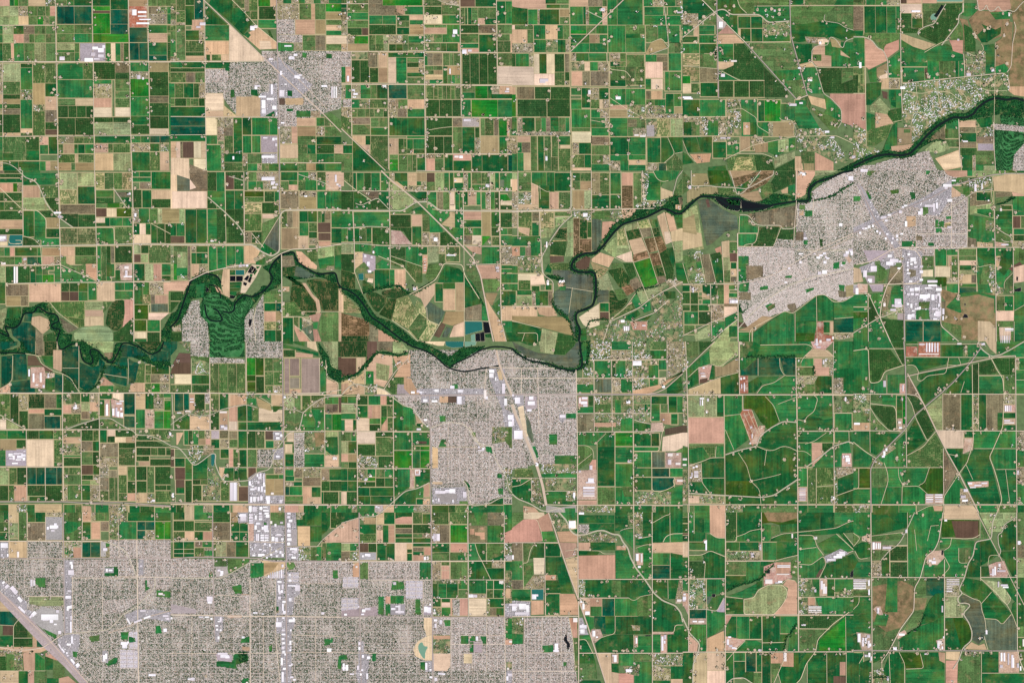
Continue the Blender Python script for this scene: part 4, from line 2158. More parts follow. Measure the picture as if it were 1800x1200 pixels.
P D 685 840 715 840 750 920 820 890 810 930 720 1020 685 1010
P e 600 840 680 840 680 920 600 930
R930,990 618G682
R993,1050 618k682
P w 470 1030 610 935 617 1110 540 1110 500 1080
P g 860 870 875 860 910 940 870 975 845 920
P n 770 980 840 920 860 975 800 1010
P l 875 850 1010 820 1050 850 960 910 910 940
P l 935 830 1030 800 1110 790 1040 850 960 900
P G 790 1030 885 980 905 1010 830 1060 790 1050
P G 870 1050 1000 1000 950 1050
P s 690 1010 850 930 870 970 740 1040 690 1050
R955,1060 0n175
P n 175 960 285 955 320 1020 250 1025 190 1010
P a 0 1020 400 1030 420 1100 430 1160 200 1100 0 1050
P G 0 1060 60 1070 210 1110 195 1200 0 1200
P l 210 1110 325 1140 310 1200 200 1200
P d 325 1140 430 1160 440 1200 310 1200
P G 245 680 255 655 280 690 275 720 230 710
P V 415 620 470 580 560 570 610 560 600 590 550 600 480 610 440 650 450 690 480 700 560 690 590 710 600 800 600 880 580 940 540 980 460 1000 450 1020 470 1080 485 1110 480 1200 440 1200 450 1100 430 1020 450 990 560 950 575 900 570 730 440 720 400 690
P o 470 630 520 600 560 620 540 670 470 680
P k 450 650 520 600 550 610 540 690 480 695 450 680
P V 600 540 660 460 720 370 800 330 900 300 900 320 780 380 720 440 650 530 610 580
P V 780 300 850 270 930 255 1060 230 1130 180 1200 175 1200 300 1150 320 1090 290 1060 265 1020 290 980 320 900 330 850 340
P h 870 230 1110 200 1130 180 1060 250 870 260
P o 1165 190 1200 185 1200 240 1180 240
P n 1150 240 1190 240 1190 280 1150 270
P h 690 285 790 285 790 330 700 340
P h 430 290 557 290 557 350 480 340 430 320
P n 770 270 880 270 830 330 780 340
P V 240 730 330 740 380 790 360 810 320 770 240 750
P V 285 870 290 940 400 1030 435 1170 440 1200 420 1100 400 1060 330 1010 285 950
P n 320 790 370 780 370 810 330 820
P g 330 815 380 812 375 840 340 840
P h 910 10 965 5 945 220 920 240
P h 1000 870 1050 840 1110 910 1100 1000 1000 1000 980 930
P x 1090 780 1200 760 1200 800 1110 830
P h 730 1050 1000 1060 1200 850 1200 1200 690 1200 690 1050
P c 780 1090 830 1090 830 1120 780 1120
P p 830 1060 950 1060 950 1120 850 1120
P m 540 1110 690 1060 690 1200 520 1200
P h 520 1110 690 1110 690 1200 530 1200
P G 485 1110 520 1110 525 1190 485 1200
P G 1150 650 1200 650 1200 780 1160 770
P G 1060 850 1150 850 1150 900 1090 900
P g 900 950 970 920 980 980 930 1000
L W 15 1200 300 1160 305 1110 280 1065 265 1020 290 940 330 780 375 720 430 650 520 590 580 510 580 440 620 415 670 430 700 480 715 570 710 590 740 588 880 570 950 450 1000 450 1060 480 1110 470 1200
L C 9 0 283 415 275 415 100 412 0
L C 7 425 310 340 390 270 490 225 580 200 620 215 720
L D 5 300 330 340 325 400 325
L R 6 0 290 800 270 1000 265
L R 5 42 0 42 480
L R 5 192 290 210 620 220 730 290 780 290 860
L R 5 557 0 560 270
L D 4 690 0 690 270
L D 4 765 0 770 265
L R 6 0 955 280 955
L D 5 0 1055 200 1105
L D 5 40 1140 180 1140 180 1200
L D 4 70 1200 90 1140
L D 4 425 820 400 1000
L D 4 380 820 570 850
L D 5 790 400 850 640 960 910
L D 4 720 610 780 640 850 645 970 610
L D 4 880 360 960 580 1030 800
L D 4 960 340 1080 740
L D 4 1065 290 1140 560
L C 5 1200 0 1160 50 1130 170
L D 5 990 0 1020 60 1060 80 1100 70
L G 5 870 870 880 830 930 825 1000 820 1035 800
L D 5 690 1050 800 960 870 860
L R 6 690 1060 900 960 960 910 1060 850 1200 780
L R 6 830 1065 1000 1000 1100 910
L R 5 1130 800 1200 880
L R 5 690 1050 640 1200
L V 6 525 1110 540 1060 600 1045 680 1050
L D 4 135 85 245 150 265 145
L D 4 195 105 200 200
L R 5 915 0 930 240
f 90 30 60 120 50 150 100 160 400 100 440 45 620 170 750 185 660 60 280 250 350 250 510 350 740 350 760 320 920 30 920 70 925 100 925 150 925 180 930 230 870 190 120 510 120 530 120 620 80 650 70 690 110 690 170 670 190 635 30 560 210 580 235 530 190 735 80 930 155 870 250 780 340 790 500 315 520 310 930 260 960 250 1000 235 1040 230 1020 800 1090 780 1110 770 1150 760 870 1080 920 970 1010 980 1040 920 580 1150 550 1150 760 1060 860 1100 1180 1010 1100 1100 980 1160 1060 1180 1170 260
u 500 298 30 26 787 1095 8 30 800 1095 8 30 812 1095 8 30 245 770 14 34 330 770 40 16 765 1048 26 18 915 1085 24 6 240 500 8 40
T 3 2 .004
P H 0 65 455 215 455 800 0 900
P e 0 0 60 30 130 60 180 80 370 100 440 20 470 0 480 170 420 190 350 180 250 140 100 110 30 60
P l 190 0 320 0 290 90 200 75
P d 310 0 450 0 440 30 370 95 295 90
P G 50 0 180 0 160 30 110 25
P V 485 0 540 0 540 130 500 195 430 215 360 205 280 180 200 155 110 140 40 100 0 60 0 40 60 90 130 130 250 145 350 180 420 190 475 180 480 60
P g 490 0 535 0 530 110 495 160 490 60
P H 0 65 60 110 130 145 200 160 280 190 400 215 450 215 455 370 0 370
P h 545 0 700 0 690 130 545 110
R0,60 700g835x910
R60,125 700x835
R0,60 970s1090
R62,125 970G1090
P h 835 0 970 0 970 125 835 125
P x 1090 0 1200 0 1200 200 1100 260 1092 130
R135,255 500h580g695d730g800h845
R135,255 845h970
R165,255 960g1030
R130,200 1030g1088
R260,300 455x580
R300,360 455g580
R262,360 580e640e700
R262,360 700x765g845
R262,360 848h965
R262,325 968g1028
P w 1030 255 1080 250 1090 300 1040 320
P p 845 345 1050 300 1090 270 1200 220 1200 210 1060 320 960 370 850 370
P G 1090 330 1190 240 1195 340 1160 368 1090 368
P J 185 380 450 380 450 660 330 670 320 800 260 770 190 740 110 530 185 480
P g 260 650 318 650 318 725 260 725
P J 325 675 450 675 452 795 325 795
P J 205 790 300 790 300 865 205 865
P J 0 600 60 680 110 890 0 880
P g 300 800 450 800 450 860 300 860
P g 380 505 450 505 450 540 380 540
P I 330 510 380 510 380 545 350 570 330 550
P c 90 385 175 385 175 470 100 490 90 450
P I 0 370 80 370 90 480 80 500 60 500 20 420 0 400
P I 0 500 30 520 70 680 0 680
P w 40 460 80 450 95 560 115 660 100 680 60 560
P e 95 505 130 570 155 700 140 720 105 640
P g 140 735 165 735 190 810 175 820
P s 20 895 140 895 155 955 20 955
P g 200 870 455 865 455 960 210 960
P x 410 865 455 865 455 930 415 930
P h 170 860 455 860 455 920 200 930
P h 230 960 450 960 450 1045 240 1045
P g 235 1055 450 1055 450 1145 245 1145
P h 380 1050 455 1050 455 1120 380 1120
R965,1020 0G60g135
P G 0 1020 130 970 140 1150 60 1120 0 1060
P h 130 970 180 960 225 1145 150 1145
P p 80 1155 160 1165 190 1200 80 1200
P c 240 1150 340 1165 450 1150 455 1200 240 1200
P g 370 1170 445 1170 445 1200 375 1200
P y 465 385 535 385 535 460 465 460
P d 542 385 570 385 570 450 542 450
P g 455 460 570 460 570 505 455 505
P h 575 385 850 385 850 505 575 505
P m 580 440 690 440 690 505 580 505
P g 725 410 765 410 765 500 725 500
P n 455 510 575 510 575 630 455 630
P o 455 510 575 510 575 630 455 630
P h 580 508 850 508 850 630 580 630
P p 580 570 730 570 730 600 580 600
P m 580 605 700 605 700 630 580 630
P g 765 540 850 540 850 630 765 630
R385,440 855h975
R440,500 855h930G950g975
R385,440 978G1090
R440,560 978g1040
R440,500 1045m1095g1100
R385,500 1100G1160g1200
P h 855 490 975 490 975 580 860 550
P G 855 570 970 580 970 630 860 630
P y 980 570 1060 570 1070 630 975 630
P p 1040 505 1115 505 1115 585 1070 580 1040 550
R508,582 1118g1165
P k 1075 615 1200 590 1200 640 1075 660
P w 1060 670 1200 640 1200 745 1150 770 1055 770
P y 905 638 1000 638 1000 670 905 670
P g 460 640 650 640 595 700 590 730 460 725
P g 650 645 720 640 720 1015 600 1015 598 710
P G 605 740 720 740 720 1010 605 1010
R640,735 725b850
R740,850 725g850
R858,1020 725g850
R1022,1145 600m725g850
P m 460 730 550 730 565 760 565 830 500 880 460 900
P p 565 830 592 830 592 940 540 870
P y 465 905 595 900 595 1110 465 1110
P p 465 1115 595 1115 595 1145 465 1145
P m 770 1020 850 1020 850 1090 790 1090
R645,735 858G978
R645,735 980G1035
R740,768 858g1030
R775,885 858g980
R775,885 985e1075
P y 1078 778 1190 780 1190 885 1078 885
R888,950 858g980
R890,950 985t1105
R890,950 1110g1200
R955,1045 858G980
R955,1050 985t1140
P y 1145 960 1200 960 1200 1005 1150 1005
P g 860 1050 1030 1055 1120 1030 1200 1010 1200 1145 860 1145
R1055,1145 858h1120
R1150,1200 460x505h590h720
R1150,1200 725G850
R1150,1200 858G985
R1155,1200 985x1010G1070
R1155,1200 1070g1110G1200
P m 1150 780 1200 780 1200 750 1150 770
L W 12 0 50 40 90 110 130 200 150 260 155 330 190 430 208 490 185 495 120 480 60 478 0
L V 8 540 0 545 80 530 140 495 190
L A 30 0 440 30 530 90 660 140 780 180 890 215 1010 240 1150
L R 14 0 372 1200 372
L R 8 450 200 455 370 460 800 460 1200
L R 6 548 130 1090 125
L R 5 455 258 1030 258
L R 6 0 258 455 258
L R 6 0 188 300 188
L R 5 66 190 66 370
L R 5 180 190 185 500 190 620
L R 5 845 0 850 370 855 1200
L R 5 575 130 578 630
L R 5 700 130 705 630
L R 5 1090 0 1090 260
L R 6 458 635 1000 632 1060 630
L A 8 1200 225 1080 330 1020 358 940 370
L R 6 455 505 975 505
L R 6 240 1145 455 1150 1200 1150
L C 8 0 1070 40 1105 130 1140 210 1190 260 1190 340 1165 360 1200
L D 6 0 1020 60 1010 140 960
L R 4 0 958 450 958
L D 4 460 730 530 730 570 760 575 820
L D 4 590 715 660 645
L D 4 460 870 560 790
L D 4 725 640 725 1145
L D 4 598 710 600 1145
L D 4 600 1018 720 1018
L D 5 980 770 985 1050 1060 1050 1110 1030 1145 1010 1130 980 1150 955 985 955
L R 5 860 550 920 570 975 578
L D 6 1075 590 1055 640 1035 770 860 770
L D 5 860 738 1030 740
L D 4 985 888 1200 888
L D 4 1108 888 1108 950
L R 5 978 380 975 560
L R 4 1095 380 1100 500
L D 5 1030 1060 1100 1035
L R 4 135 960 140 1130
L R 4 220 1050 450 1050
f 690 660 710 650 590 715 820 840 840 840 870 800 860 830 870 880 880 940 920 945 840 960 845 990 870 1030 740 1130 820 1135 900 1120 920 1125 930 1110 980 1060 1090 1130 1070 1110 1010 1130 440 1080 440 1100 400 1060 300 1130 290 1000 310 990 150 990 150 1060 150 1110 190 1130 180 850 205 950 430 880 420 830 690 400 660 400 650 405 820 410 815 430 840 490 900 490 950 490 820 520 790 510 720 540 700 560 610 500 490 525 860 150 740 300 720 280 770 270 590 350 600 270 560 210 590 220 600 240 640 240 690 240 730 240 760 240 800 240 830 250 870 300 820 350 860 270 920 250 1000 250 1060 310 1060 280 1000 140 980 150 1010 150 1090 140 1140 80 1160 60 1170 100 1120 130 1100 110 840 120 800 120 780 90 760 80 680 20 640 20 600 40 560 30 560 100 570 130 700 110 820 10 930 20 920 60 930 100 940 190 920 180 290 60 160 20 530 300 470 270 140 1110 100 1180 190 1160 220 1150
u 20 392 36 44 0 540 14 50 14 625 60 60 850 135 60 34 470 395 14 40 490 390 40 16 485 420 44 20 500 445 30 12 107 475 30 16 335 515 40 20 500 1020 80 14 500 1040 80 14 500 1060 80 14 500 1078 80 10 535 960 40 30 545 870 20 30 520 985 60 10 1095 785 34 20 1095 830 24 34 1150 850 34 16 1155 785 16 14 1060 545 10 10 1055 310 20 16 805 415 26 20 815 835 16 16 430 1060 14 40 165 850 20 24 1160 970 40 14 470 905 14 14 120 385 30 24 110 420 50 26 0 370 14 14 205 250 1 1 1190 230 1 1
T 3 3 .002
P m 0 0 80 0 80 55 0 115
P w 82 0 225 0 235 45 82 45
P p 175 50 260 0 290 130 200 135
P p 0 110 80 50 175 45 215 200 150 210 0 210
P g 205 135 290 135 315 212 215 212
P h 275 0 340 0 400 80 400 130 310 130
P g 340 0 460 0 460 150 400 80
P w 395 55 450 55 455 115 415 120
P p 315 135 410 132 460 165 460 210 335 208
P p 335 210 455 215 455 300 375 330 350 270
P n 375 330 460 310 460 580 440 560
P o 0 215 75 215 75 340 0 340
R340,475 0g78
R475,540 0o78
R540,620 0g133
P m 78 215 140 220 110 360 78 355
P m 80 360 150 350 150 490 80 530
P G 125 325 160 225 225 215 225 320
P w 150 320 228 320 225 435 155 435
P x 150 440 230 440 228 560 80 530
R218,310 232G340
P G 232 312 350 312 400 440 235 440
P p 232 440 310 440 310 475 232 475
P G 235 480 325 478 345 565 235 565
P G 320 440 400 440 430 570 345 568
P Q 138 540 222 540 222 615 138 615
P n 135 620 222 620 222 715 135 720
R572,720 238G335
P p 338 572 440 572 465 640 465 720 338 720
P I 0 620 130 625 130 730 0 730
P G 0 590 130 590 130 620 0 620
P J 85 740 400 735 430 900 430 985 345 990 345 1115 440 1115 460 1200 0 1200 0 925 80 925
P h 0 740 80 740 80 850 0 850
P g 0 850 75 860 75 925 0 925
P J 345 985 440 985 440 1115 345 1115
P K 370 855 390 860 385 895 410 920 408 960 378 960 390 930 360 905
P g 212 935 290 930 295 980 215 985
P p 400 740 460 740 455 885 430 880
P m 430 880 465 880 465 1110 440 1110
P p 415 825 460 820 460 880 430 880
P J 360 1120 450 1120 460 1200 360 1200
P g 360 1050 385 1050 385 1080 360 1080
P G 470 20 720 20 720 75 470 75
P J 468 85 540 85 540 130 530 150 468 140
P G 545 80 720 80 720 150 640 125 545 130
P G 725 0 810 0 820 100 760 130 725 130
P h 810 0 920 0 920 110 830 90
P G 920 0 985 0 985 165 920 170
P h 865 50 920 60 920 170 870 180
P g 760 130 855 110 855 260 800 200 760 150
P G 870 190 980 165 980 230 870 230
P h 468 155 730 150 740 210 468 210
P G 545 210 725 210 725 265 560 265
P p 468 212 550 212 550 270 468 270
P G 468 268 620 270 600 300 468 300
P p 468 305 725 298 727 468 468 468
P g 727 270 810 260 890 440 860 468 728 468
P p 735 235 800 235 800 265 735 262
P g 880 240 985 235 985 370 920 370
P y 865 285 922 285 922 370 880 370
R370,468 865g985
P G 985 0 1110 0 1110 210 985 210
P G 1115 0 1200 0 1200 210 1115 210
P g 1060 150 1200 150 1200 210 1060 210
P n 985 215 1200 208 1200 300 1100 280 985 280
R285,370 985g1112
R372,468 985t1112
P G 1115 285 1200 300 1200 468 1115 468
P h 470 475 515 475 525 600 475 600
P G 515 475 765 475 765 600 515 600
P m 700 480 765 480 765 600 700 560
P G 765 475 930 475 985 560 960 580 890 590 860 610 765 598
P G 985 475 1095 475 1095 605 1050 600 990 540
P G 1098 475 1175 475 1175 605 1100 610
P x 1175 475 1200 475 1200 640 1150 640 1150 605
P y 475 600 550 605 550 720 500 720 470 640
P p 550 602 632 602 632 660 550 660
R660,730 550g632
R605,728 634t720
R602,728 722g882
P m 882 590 985 580 985 728 882 728
P G 988 550 1050 600 1140 640 1200 740 1200 790 1140 790 1140 835 988 840
P I 470 740 495 740 540 860 470 860
P g 510 730 575 735 575 810 545 830
P t 578 730 660 730 660 855 620 850 578 800
P G 655 728 722 728 722 850 660 855
P G 728 732 985 730 985 855 728 855
P x 835 790 900 795 900 830 850 830
P y 560 820 620 820 640 870 580 920 550 860
P g 470 865 540 860 560 900 470 895
P G 475 890 530 895 560 980 475 985
P G 585 920 640 870 728 858 855 858 855 985 600 985
P g 860 870 980 870 980 985 860 985
P K 935 862 980 862 980 870 935 870
P y 860 865 885 865 885 945 860 945
P g 988 860 1045 860 1045 985 988 985
P y 1045 858 1090 858 1090 985 1045 985
P y 988 838 1138 838 1138 855 988 855
P G 1095 860 1138 855 1145 795 1200 795 1200 980 1095 980
P G 475 990 570 990 590 1060 600 1170 475 1170
P m 475 1060 580 1060 600 1170 475 1170
P G 475 1180 620 1180 630 1200 475 1200
P n 600 990 695 990 700 1120 750 1130 750 1200 660 1200
P y 700 995 748 995 748 1060 700 1060
P g 750 995 855 995 855 1075 750 1075
P G 700 1060 750 1060 750 1125 700 1120
P p 750 1130 855 1130 855 1200 750 1200
P m 862 995 975 995 975 1045 862 1045
P g 862 1050 980 1050 980 1200 862 1200
P h 780 1080 900 1080 890 1150 800 1130
R990,1075 988h1115h1200
P x 988 1075 1115 1100 1115 1180 988 1180
P G 1118 1080 1200 1080 1200 1170 1118 1170
P n 1118 1170 1200 1170 1200 1200 1118 1200
P G 985 1180 1110 1180 1110 1200 985 1200
L C 10 330 0 385 60 410 130 450 160 520 155 590 130 645 125 710 155 755 155 780 210 815 250 830 310 870 390 940 480 1000 570 1060 620 1150 655 1190 710 1200 770
L A 13 255 0 300 120 340 250 400 430 470 620 530 790 590 980 660 1200
L R 8 462 0 465 560 470 760 468 1200
L R 8 0 732 470 728
L R 6 855 0 858 380
L R 6 985 0 988 1200
L R 6 0 212 330 212
L R 5 230 212 235 720
L R 6 470 470 1200 468
L R 5 475 600 820 600
L R 7 470 988 1200 988
L D 5 75 215 80 530
L D 5 82 355 110 355 130 260 160 215
L D 4 82 45 175 48 205 130 215 200
L D 4 820 600 850 620 880 610 900 590 985 575
L D 5 580 900 650 870 725 850 725 730
L D 6 470 895 520 890 550 950 570 990
L D 6 885 185 985 165
L D 7 1062 208 1080 170 1120 150 1200 148
L D 5 985 75 1080 20 1110 15 1110 0
L D 4 1110 20 1112 210
L D 4 1112 300 1112 468
L C 4 760 130 800 112 850 108
L D 4 870 250 940 225 985 225
L D 4 470 265 620 270 640 290 725 290
L R 4 210 735 210 985
L R 4 85 735 85 1200
L R 4 345 735 345 1200
L R 4 0 1115 460 1115
L R 4 85 985 430 985
L D 5 400 740 430 900 445 1110
L D 5 370 325 440 310
L D 4 855 860 858 990
L D 6 985 845 1140 845 1145 790 1200 790
L D 4 1095 475 1098 605
L D 4 375 270 455 260
f 310 20 330 60 290 70 880 20 840 60 880 90 870 160 620 150 660 155 440 285 450 260 780 240 550 260 890 440 880 455 970 460 60 380 200 450 290 455 480 610 500 630 520 640 600 620 850 800 780 970 810 970 870 940 860 1060 890 1080 820 1120 840 1100 1000 1110 1010 1140 1060 1110 1130 1060 1170 1060 1090 1010 1000 1000 490 1150 550 1030 920 415 200 480 400 710
u 400 60 46 50 470 0 36 14 870 290 20 50 905 290 12 60 885 375 20 14 890 170 24 10 0 640 50 20 50 640 50 40 20 700 100 20 0 660 30 30 100 650 20 50 480 620 14 14 495 640 14 40 515 695 30 24 535 700 10 20 430 740 30 30 475 790 50 24 480 820 30 30 490 780 14 14 1050 870 14 100 1068 860 16 30 1068 900 10 20 565 830 20 40 590 870 14 10 300 920 24 60 290 965 40 14 715 1000 20 50 705 1000 20 10 140 575 30 34 160 575 24 14 800 1100 40 20 1160 610 30 16 870 880 10 40 1160 650 1 1 0 300 12 30
T 4 0 .01
P G 0 0 140 0 215 80 130 140 0 200
P m 135 0 245 0 240 65 215 75
R95,175 0x110
P m 130 155 240 90 240 178 110 178
R180,260 80n112
R180,245 115g225
P g 0 185 80 185 80 215 0 265
R258,300 0G105x115
R248,305 115g235
R308,378 0g118
R310,400 120G238
R380,460 0r120
R375,490 120g150x238
R380,490 122m240
P r 0 465 118 480 120 570 58 570 58 540 0 520
R480,580 122o245
R535,590 0b55
R588,655 0w60s120
R583,680 125G245
P G 245 0 385 0 440 95 340 100 290 65 245 68
P m 385 0 753 0 753 42 505 42 505 97 450 97 400 50
P g 505 50 755 45 755 145 700 150 610 155 540 100 505 97
P G 245 75 300 75 340 105 385 110 388 240 245 110
R118,200 390G478
R118,200 480G562
R203,295 408G478
R203,295 482G562
R203,250 390n408
P h 565 155 755 155 755 250 565 250
R250,298 565g755
P c 240 100 310 165 290 210 245 205
P n 243 245 370 245 430 300 428 305 243 308
P p 310 180 370 240 243 240 290 200
P g 300 150 310 150 440 300 390 255
R310,435 248g357
R435,485 248n357
P d 280 495 360 460 357 540 300 510
P g 250 500 300 515 400 565 250 565
P d 360 310 430 310 570 460 570 562 410 562 360 540
P d 572 470 740 640 740 685 575 685
R570,685 255d358
R570,685 362d467
R570,685 470d573
P m 445 305 750 300 820 490 640 500 600 460
P g 640 500 820 490 870 670 800 680 640 520
P m 720 570 850 560 870 670 800 690
R0,38 757G850x1200
R0,38 860m1085
P g 1085 0 1200 0 1200 38 1065 38
P m 757 45 1075 45 1055 85 1000 105 990 150 850 172 760 172
P m 1075 45 1200 45 1200 210 1100 160 1000 148 1005 105
P G 760 175 850 172 990 150 1100 160 1200 215 1200 270 1140 290 1060 260 1000 270 820 300 770 290
P x 860 260 1000 265 1030 290 1020 320 870 300
P w 950 280 1010 275 1030 295 1000 320 955 315
P G 780 308 910 312 910 430 825 450
P n 820 455 905 435 935 470 830 475
P p 920 330 1000 310 1000 390 1045 395 1045 470 945 470 905 425
P m 915 385 975 385 975 430 915 430
P g 1000 300 1200 300 1200 470 1045 470 1045 395 1000 390
P a 1035 270 1110 290 1110 340 1050 330
P n 1110 355 1180 410 1110 390
P g 830 480 940 480 990 660 880 660 850 550
P d 945 480 1115 480 1115 590 1200 560 1200 655 990 655
P m 1118 480 1200 480 1200 540 1118 590
P p 1035 660 1200 660 1200 890 1115 860 1115 770 1035 690
P n 880 672 1000 700 1010 770 905 735
P g 990 665 1035 700 1110 770 1110 850 990 800 1010 770 1000 700
P s 825 700 880 680 905 740 890 780 830 720
P m 900 770 920 760 1110 850 1100 900 1040 920
R702,820 0G120g300
R825,955 0x130h310
R858,955 5G65m120
R850,955 175g250x305
R700,960 310h360h410g525
R860,950 425n475G520
R705,855 530G575b690
R730,850 690g790
R705,830 790g870
P g 790 730 870 745 965 905 820 905 790 850
R860,960 525g605x635a780
P h 800 905 980 905 1080 1000 1170 1130 1150 1150 1000 1100 800 1060
P G 0 965 95 965 128 1070 30 1075
P G 100 962 205 962 205 1075 130 1070
R962,995 212x302
R998,1112 212G306
P G 0 1070 30 1085 80 1145 0 1160
P p 50 1085 200 1080 190 1140 100 1150
R1010,1090 310g400
R960,1060 405a475s500x560
P x 480 960 560 960 560 1050 490 1060
P a 505 1010 600 1000 600 1070 510 1075
P g 600 1000 790 970 790 1050 650 1095 600 1070
P l 670 990 745 975 745 1070 670 1070
P s 310 1120 400 1085 500 1090 525 1190 520 1200 320 1200
P d 500 1090 620 1100 650 1200 520 1200
P r 380 1110 480 1110 500 1170 470 1200 350 1200
P l 640 1110 790 1065 790 1110 650 1180
P d 650 1190 785 1120 790 1200 650 1200
P n 790 1100 830 1100 850 1200 790 1200
P s 835 1060 925 1070 925 1150 835 1150
P p 930 1070 1060 1140 1060 1200 930 1200
P a 850 1150 925 1150 925 1200 855 1200
P G 180 1175 300 1165 310 1200 180 1200
L C 8 0 265 240 75 290 65 340 105 540 105 600 160 750 150
L R 7 135 0 215 80 440 300
L R 9 240 0 240 75 245 300 253 690
L R 9 440 300 800 700
L R 9 753 0 760 250 820 470 875 670
L D 5 385 0 400 50 450 95
L D 4 505 45 1200 42
L C 5 1200 270 1140 290 1130 340 1110 330 1080 280 1040 258 1025 290 1020 320 950 320 910 345 905 430 940 480 990 660 1040 690 1115 770 1118 860 1090 900
L C 4 1000 105 990 150 1100 165 1140 195 1200 215
L D 4 0 465 245 485
L D 5 270 500 400 568 575 568
L D 4 440 298 760 295
L D 5 820 470 905 435 940 475 1200 475
L R 7 800 700 880 670
L D 4 300 780 410 760 520 830 525 890 610 940
L D 4 395 710 410 760
L C 4 680 830 700 850 760 840 790 890 800 930 785 960
L D 5 300 1120 380 1080 500 1020 790 960 1080 955 1200 1010
L D 4 0 965 310 955
L D 4 0 990 40 1090 90 1140
L D 4 0 825 310 820
L D 5 380 1080 560 1080 640 1110
f 140 30 150 120 45 150 120 150 300 45 300 160 20 90 90 295 8 350 525 70 585 75 625 65 680 70 710 70 590 110 635 120 680 100 720 130 580 215 610 230 640 215 670 235 700 215 730 230 590 255 660 260 720 250 360 45 640 165 200 380 225 370 230 395 270 355 280 375 300 430 335 425 265 515 240 640 110 650 715 350 765 375 790 430 840 485 860 480 785 555 890 555 905 550 885 590 885 630 900 640 840 30 880 50 930 415 1140 460 1170 460 890 290 920 290 965 300 695 470 730 680 750 730 820 690 450 715 505 710 540 730 600 710 640 710 660 720 270 710 320 750 350 740 370 735 380 800 325 830 325 860 330 885 280 880 290 910 270 910 170 855 210 850 240 830 130 860 100 870 20 820 320 975 370 1000 350 1010 380 1040 330 1010 510 960 490 1000 530 990 560 1000 610 880 450 890 790 870 830 920 860 940 900 930 950 940 830 1000 840 970 860 1010 880 990 900 1000 860 1030 940 980 960 1010 980 1050 1000 1040 930 1040 770 1030 690 970 700 1060 730 1040 970 810 1050 870 1080 870 1070 880 1150 880 1190 890 1150 960 1180 980 1050 770 110 770 1180 1080 1185 1110 120 1110 140 1130 600 1140 620 1130 290 1130 660 1095 1080 1140 1100 1040 920 770
u 0 680 60 12 10 690 60 10 255 155 26 40 270 520 26 22 640 70 14 14 960 295 14 18 750 730 50 16 265 965 70 12 820 720 24 12 1190 1095 24 20 230 1060 1 1 1000 920 30 14 1040 960 26 14 810 475 20 10 880 560 30 12 340 425 40 12
P V 1090 1200 1200 1145 1200 1200
T 4 1 .005
P J@25 800 240 1200 0 1200 700 395 930 395 540 800 540
P m 0 0 60 60 60 120 0 170
P a 60 20 170 20 190 100 60 110
P B 175 0 315 0 340 70 190 100
P G 200 100 340 65 360 110 250 110
P a 320 0 520 0 420 60 350 60 325 20
P R 350 55 560 0 640 0 540 30 430 90 370 115
P G 400 110 540 20 540 60 450 120 390 160 375 125
P R 460 120 570 10 640 0 640 30 590 90 450 160 400 160
P d 640 0 790 0 790 90 740 110 635 160 615 90 650 40
P m 590 90 615 80 635 160 560 200 540 130
P a 390 170 530 140 560 210 490 220
P a 60 120 240 110 250 165 130 170 30 230 30 150
P s 245 115 365 118 380 165 300 180 250 160
P n 690 140 740 115 790 110 790 160 740 160 700 160
P g 740 110 790 95 790 190 740 160
P n 793 0 930 0 930 30 900 80 860 170 800 205
P l 930 0 1090 0 1000 30 930 40
P G 540 230 640 160 790 180 790 210 640 240
P l 0 290 100 240 130 420 150 550 100 560 0 520
P n 0 420 130 440 140 530 0 560
P a 0 340 80 310 100 450 0 430
P e 105 210 180 195 280 270 380 320 390 410 300 430 210 510 170 530 150 440
P k 160 205 180 200 195 255 175 260
P z 450 310 640 270 800 250 800 390 690 400 530 375
P o 460 305 800 245 800 400 530 375
P g 390 340 400 320 460 320 460 380 530 400 530 440 390 440
R443,530 390g520
P d 535 400 680 395 640 530 450 530 520 490
P d 690 415 790 415 785 485 650 480
P m 0 600 50 590 90 600 90 690 35 715 15 650
P o 90 590 130 585 130 640 100 640
P h 30 570 130 560 150 600 90 620 40 600
P p 225 550 270 530 275 590 240 580
P o 130 590 185 585 235 785 160 790
P d 195 590 265 570 275 620 210 630
P G 205 630 275 615 290 785 235 785
P n 272 500 325 490 328 600 280 610
R610,700 280l335
R500,580 328m385
R580,640 330k382
R645,690 338G378
R690,740 338n380
R745,785 338o380
R700,785 290m335
P G 0 650 15 655 40 790 0 790
P g 95 645 130 635 150 760 110 720
P o 30 720 90 690 150 780 60 790
P h 30 700 150 680 160 790 50 790
R805,850 0G50x135
P G 138 805 195 805 195 885 140 850
P n 135 855 190 880 190 900 135 890
P G 200 805 250 805 240 870 200 880
R800,940 245m290n325
R805,835 325g385
R860,890 325g385
R895,935 325J385
R855,935 0d52
R855,990 55d110
R905,940 138g195
R940,985 112G185
R885,905 110m140
R940,985 0d52
R990,1080 10g110
R990,1080 112d198
R940,1050 200x290
R935,955 290o385
P w 292 955 380 955 385 990 292 1035
P g 300 1035 385 995 385 1045 300 1100
R1085,1150 10m85
P l 80 1150 195 1080 195 1170 90 1200
P g 200 1090 295 1060 295 1130 205 1180
P l 300 1110 385 1050 330 1200 230 1200
R1090,1170 325G385
R540,780 390h470
R540,780 390g445
R600,655 415g468
P o 450 668 565 668 565 745 450 775
P V 0 270 60 215 130 170 240 165 320 180 400 180 440 210 540 225 640 160 800 200 880 200 870 130 920 70 1050 30 1140 0 1200 0 1080 30 1000 80 940 95 900 140 910 200 880 225 800 225 640 265 540 285 440 295 340 280 260 240 200 195 120 190 60 250 0 305
P K 215 175 300 190 370 190 420 200 400 290 300 270 250 230
P K 400 200 550 230 640 250 560 280 420 290
P V 300 190 400 215 400 240 330 235
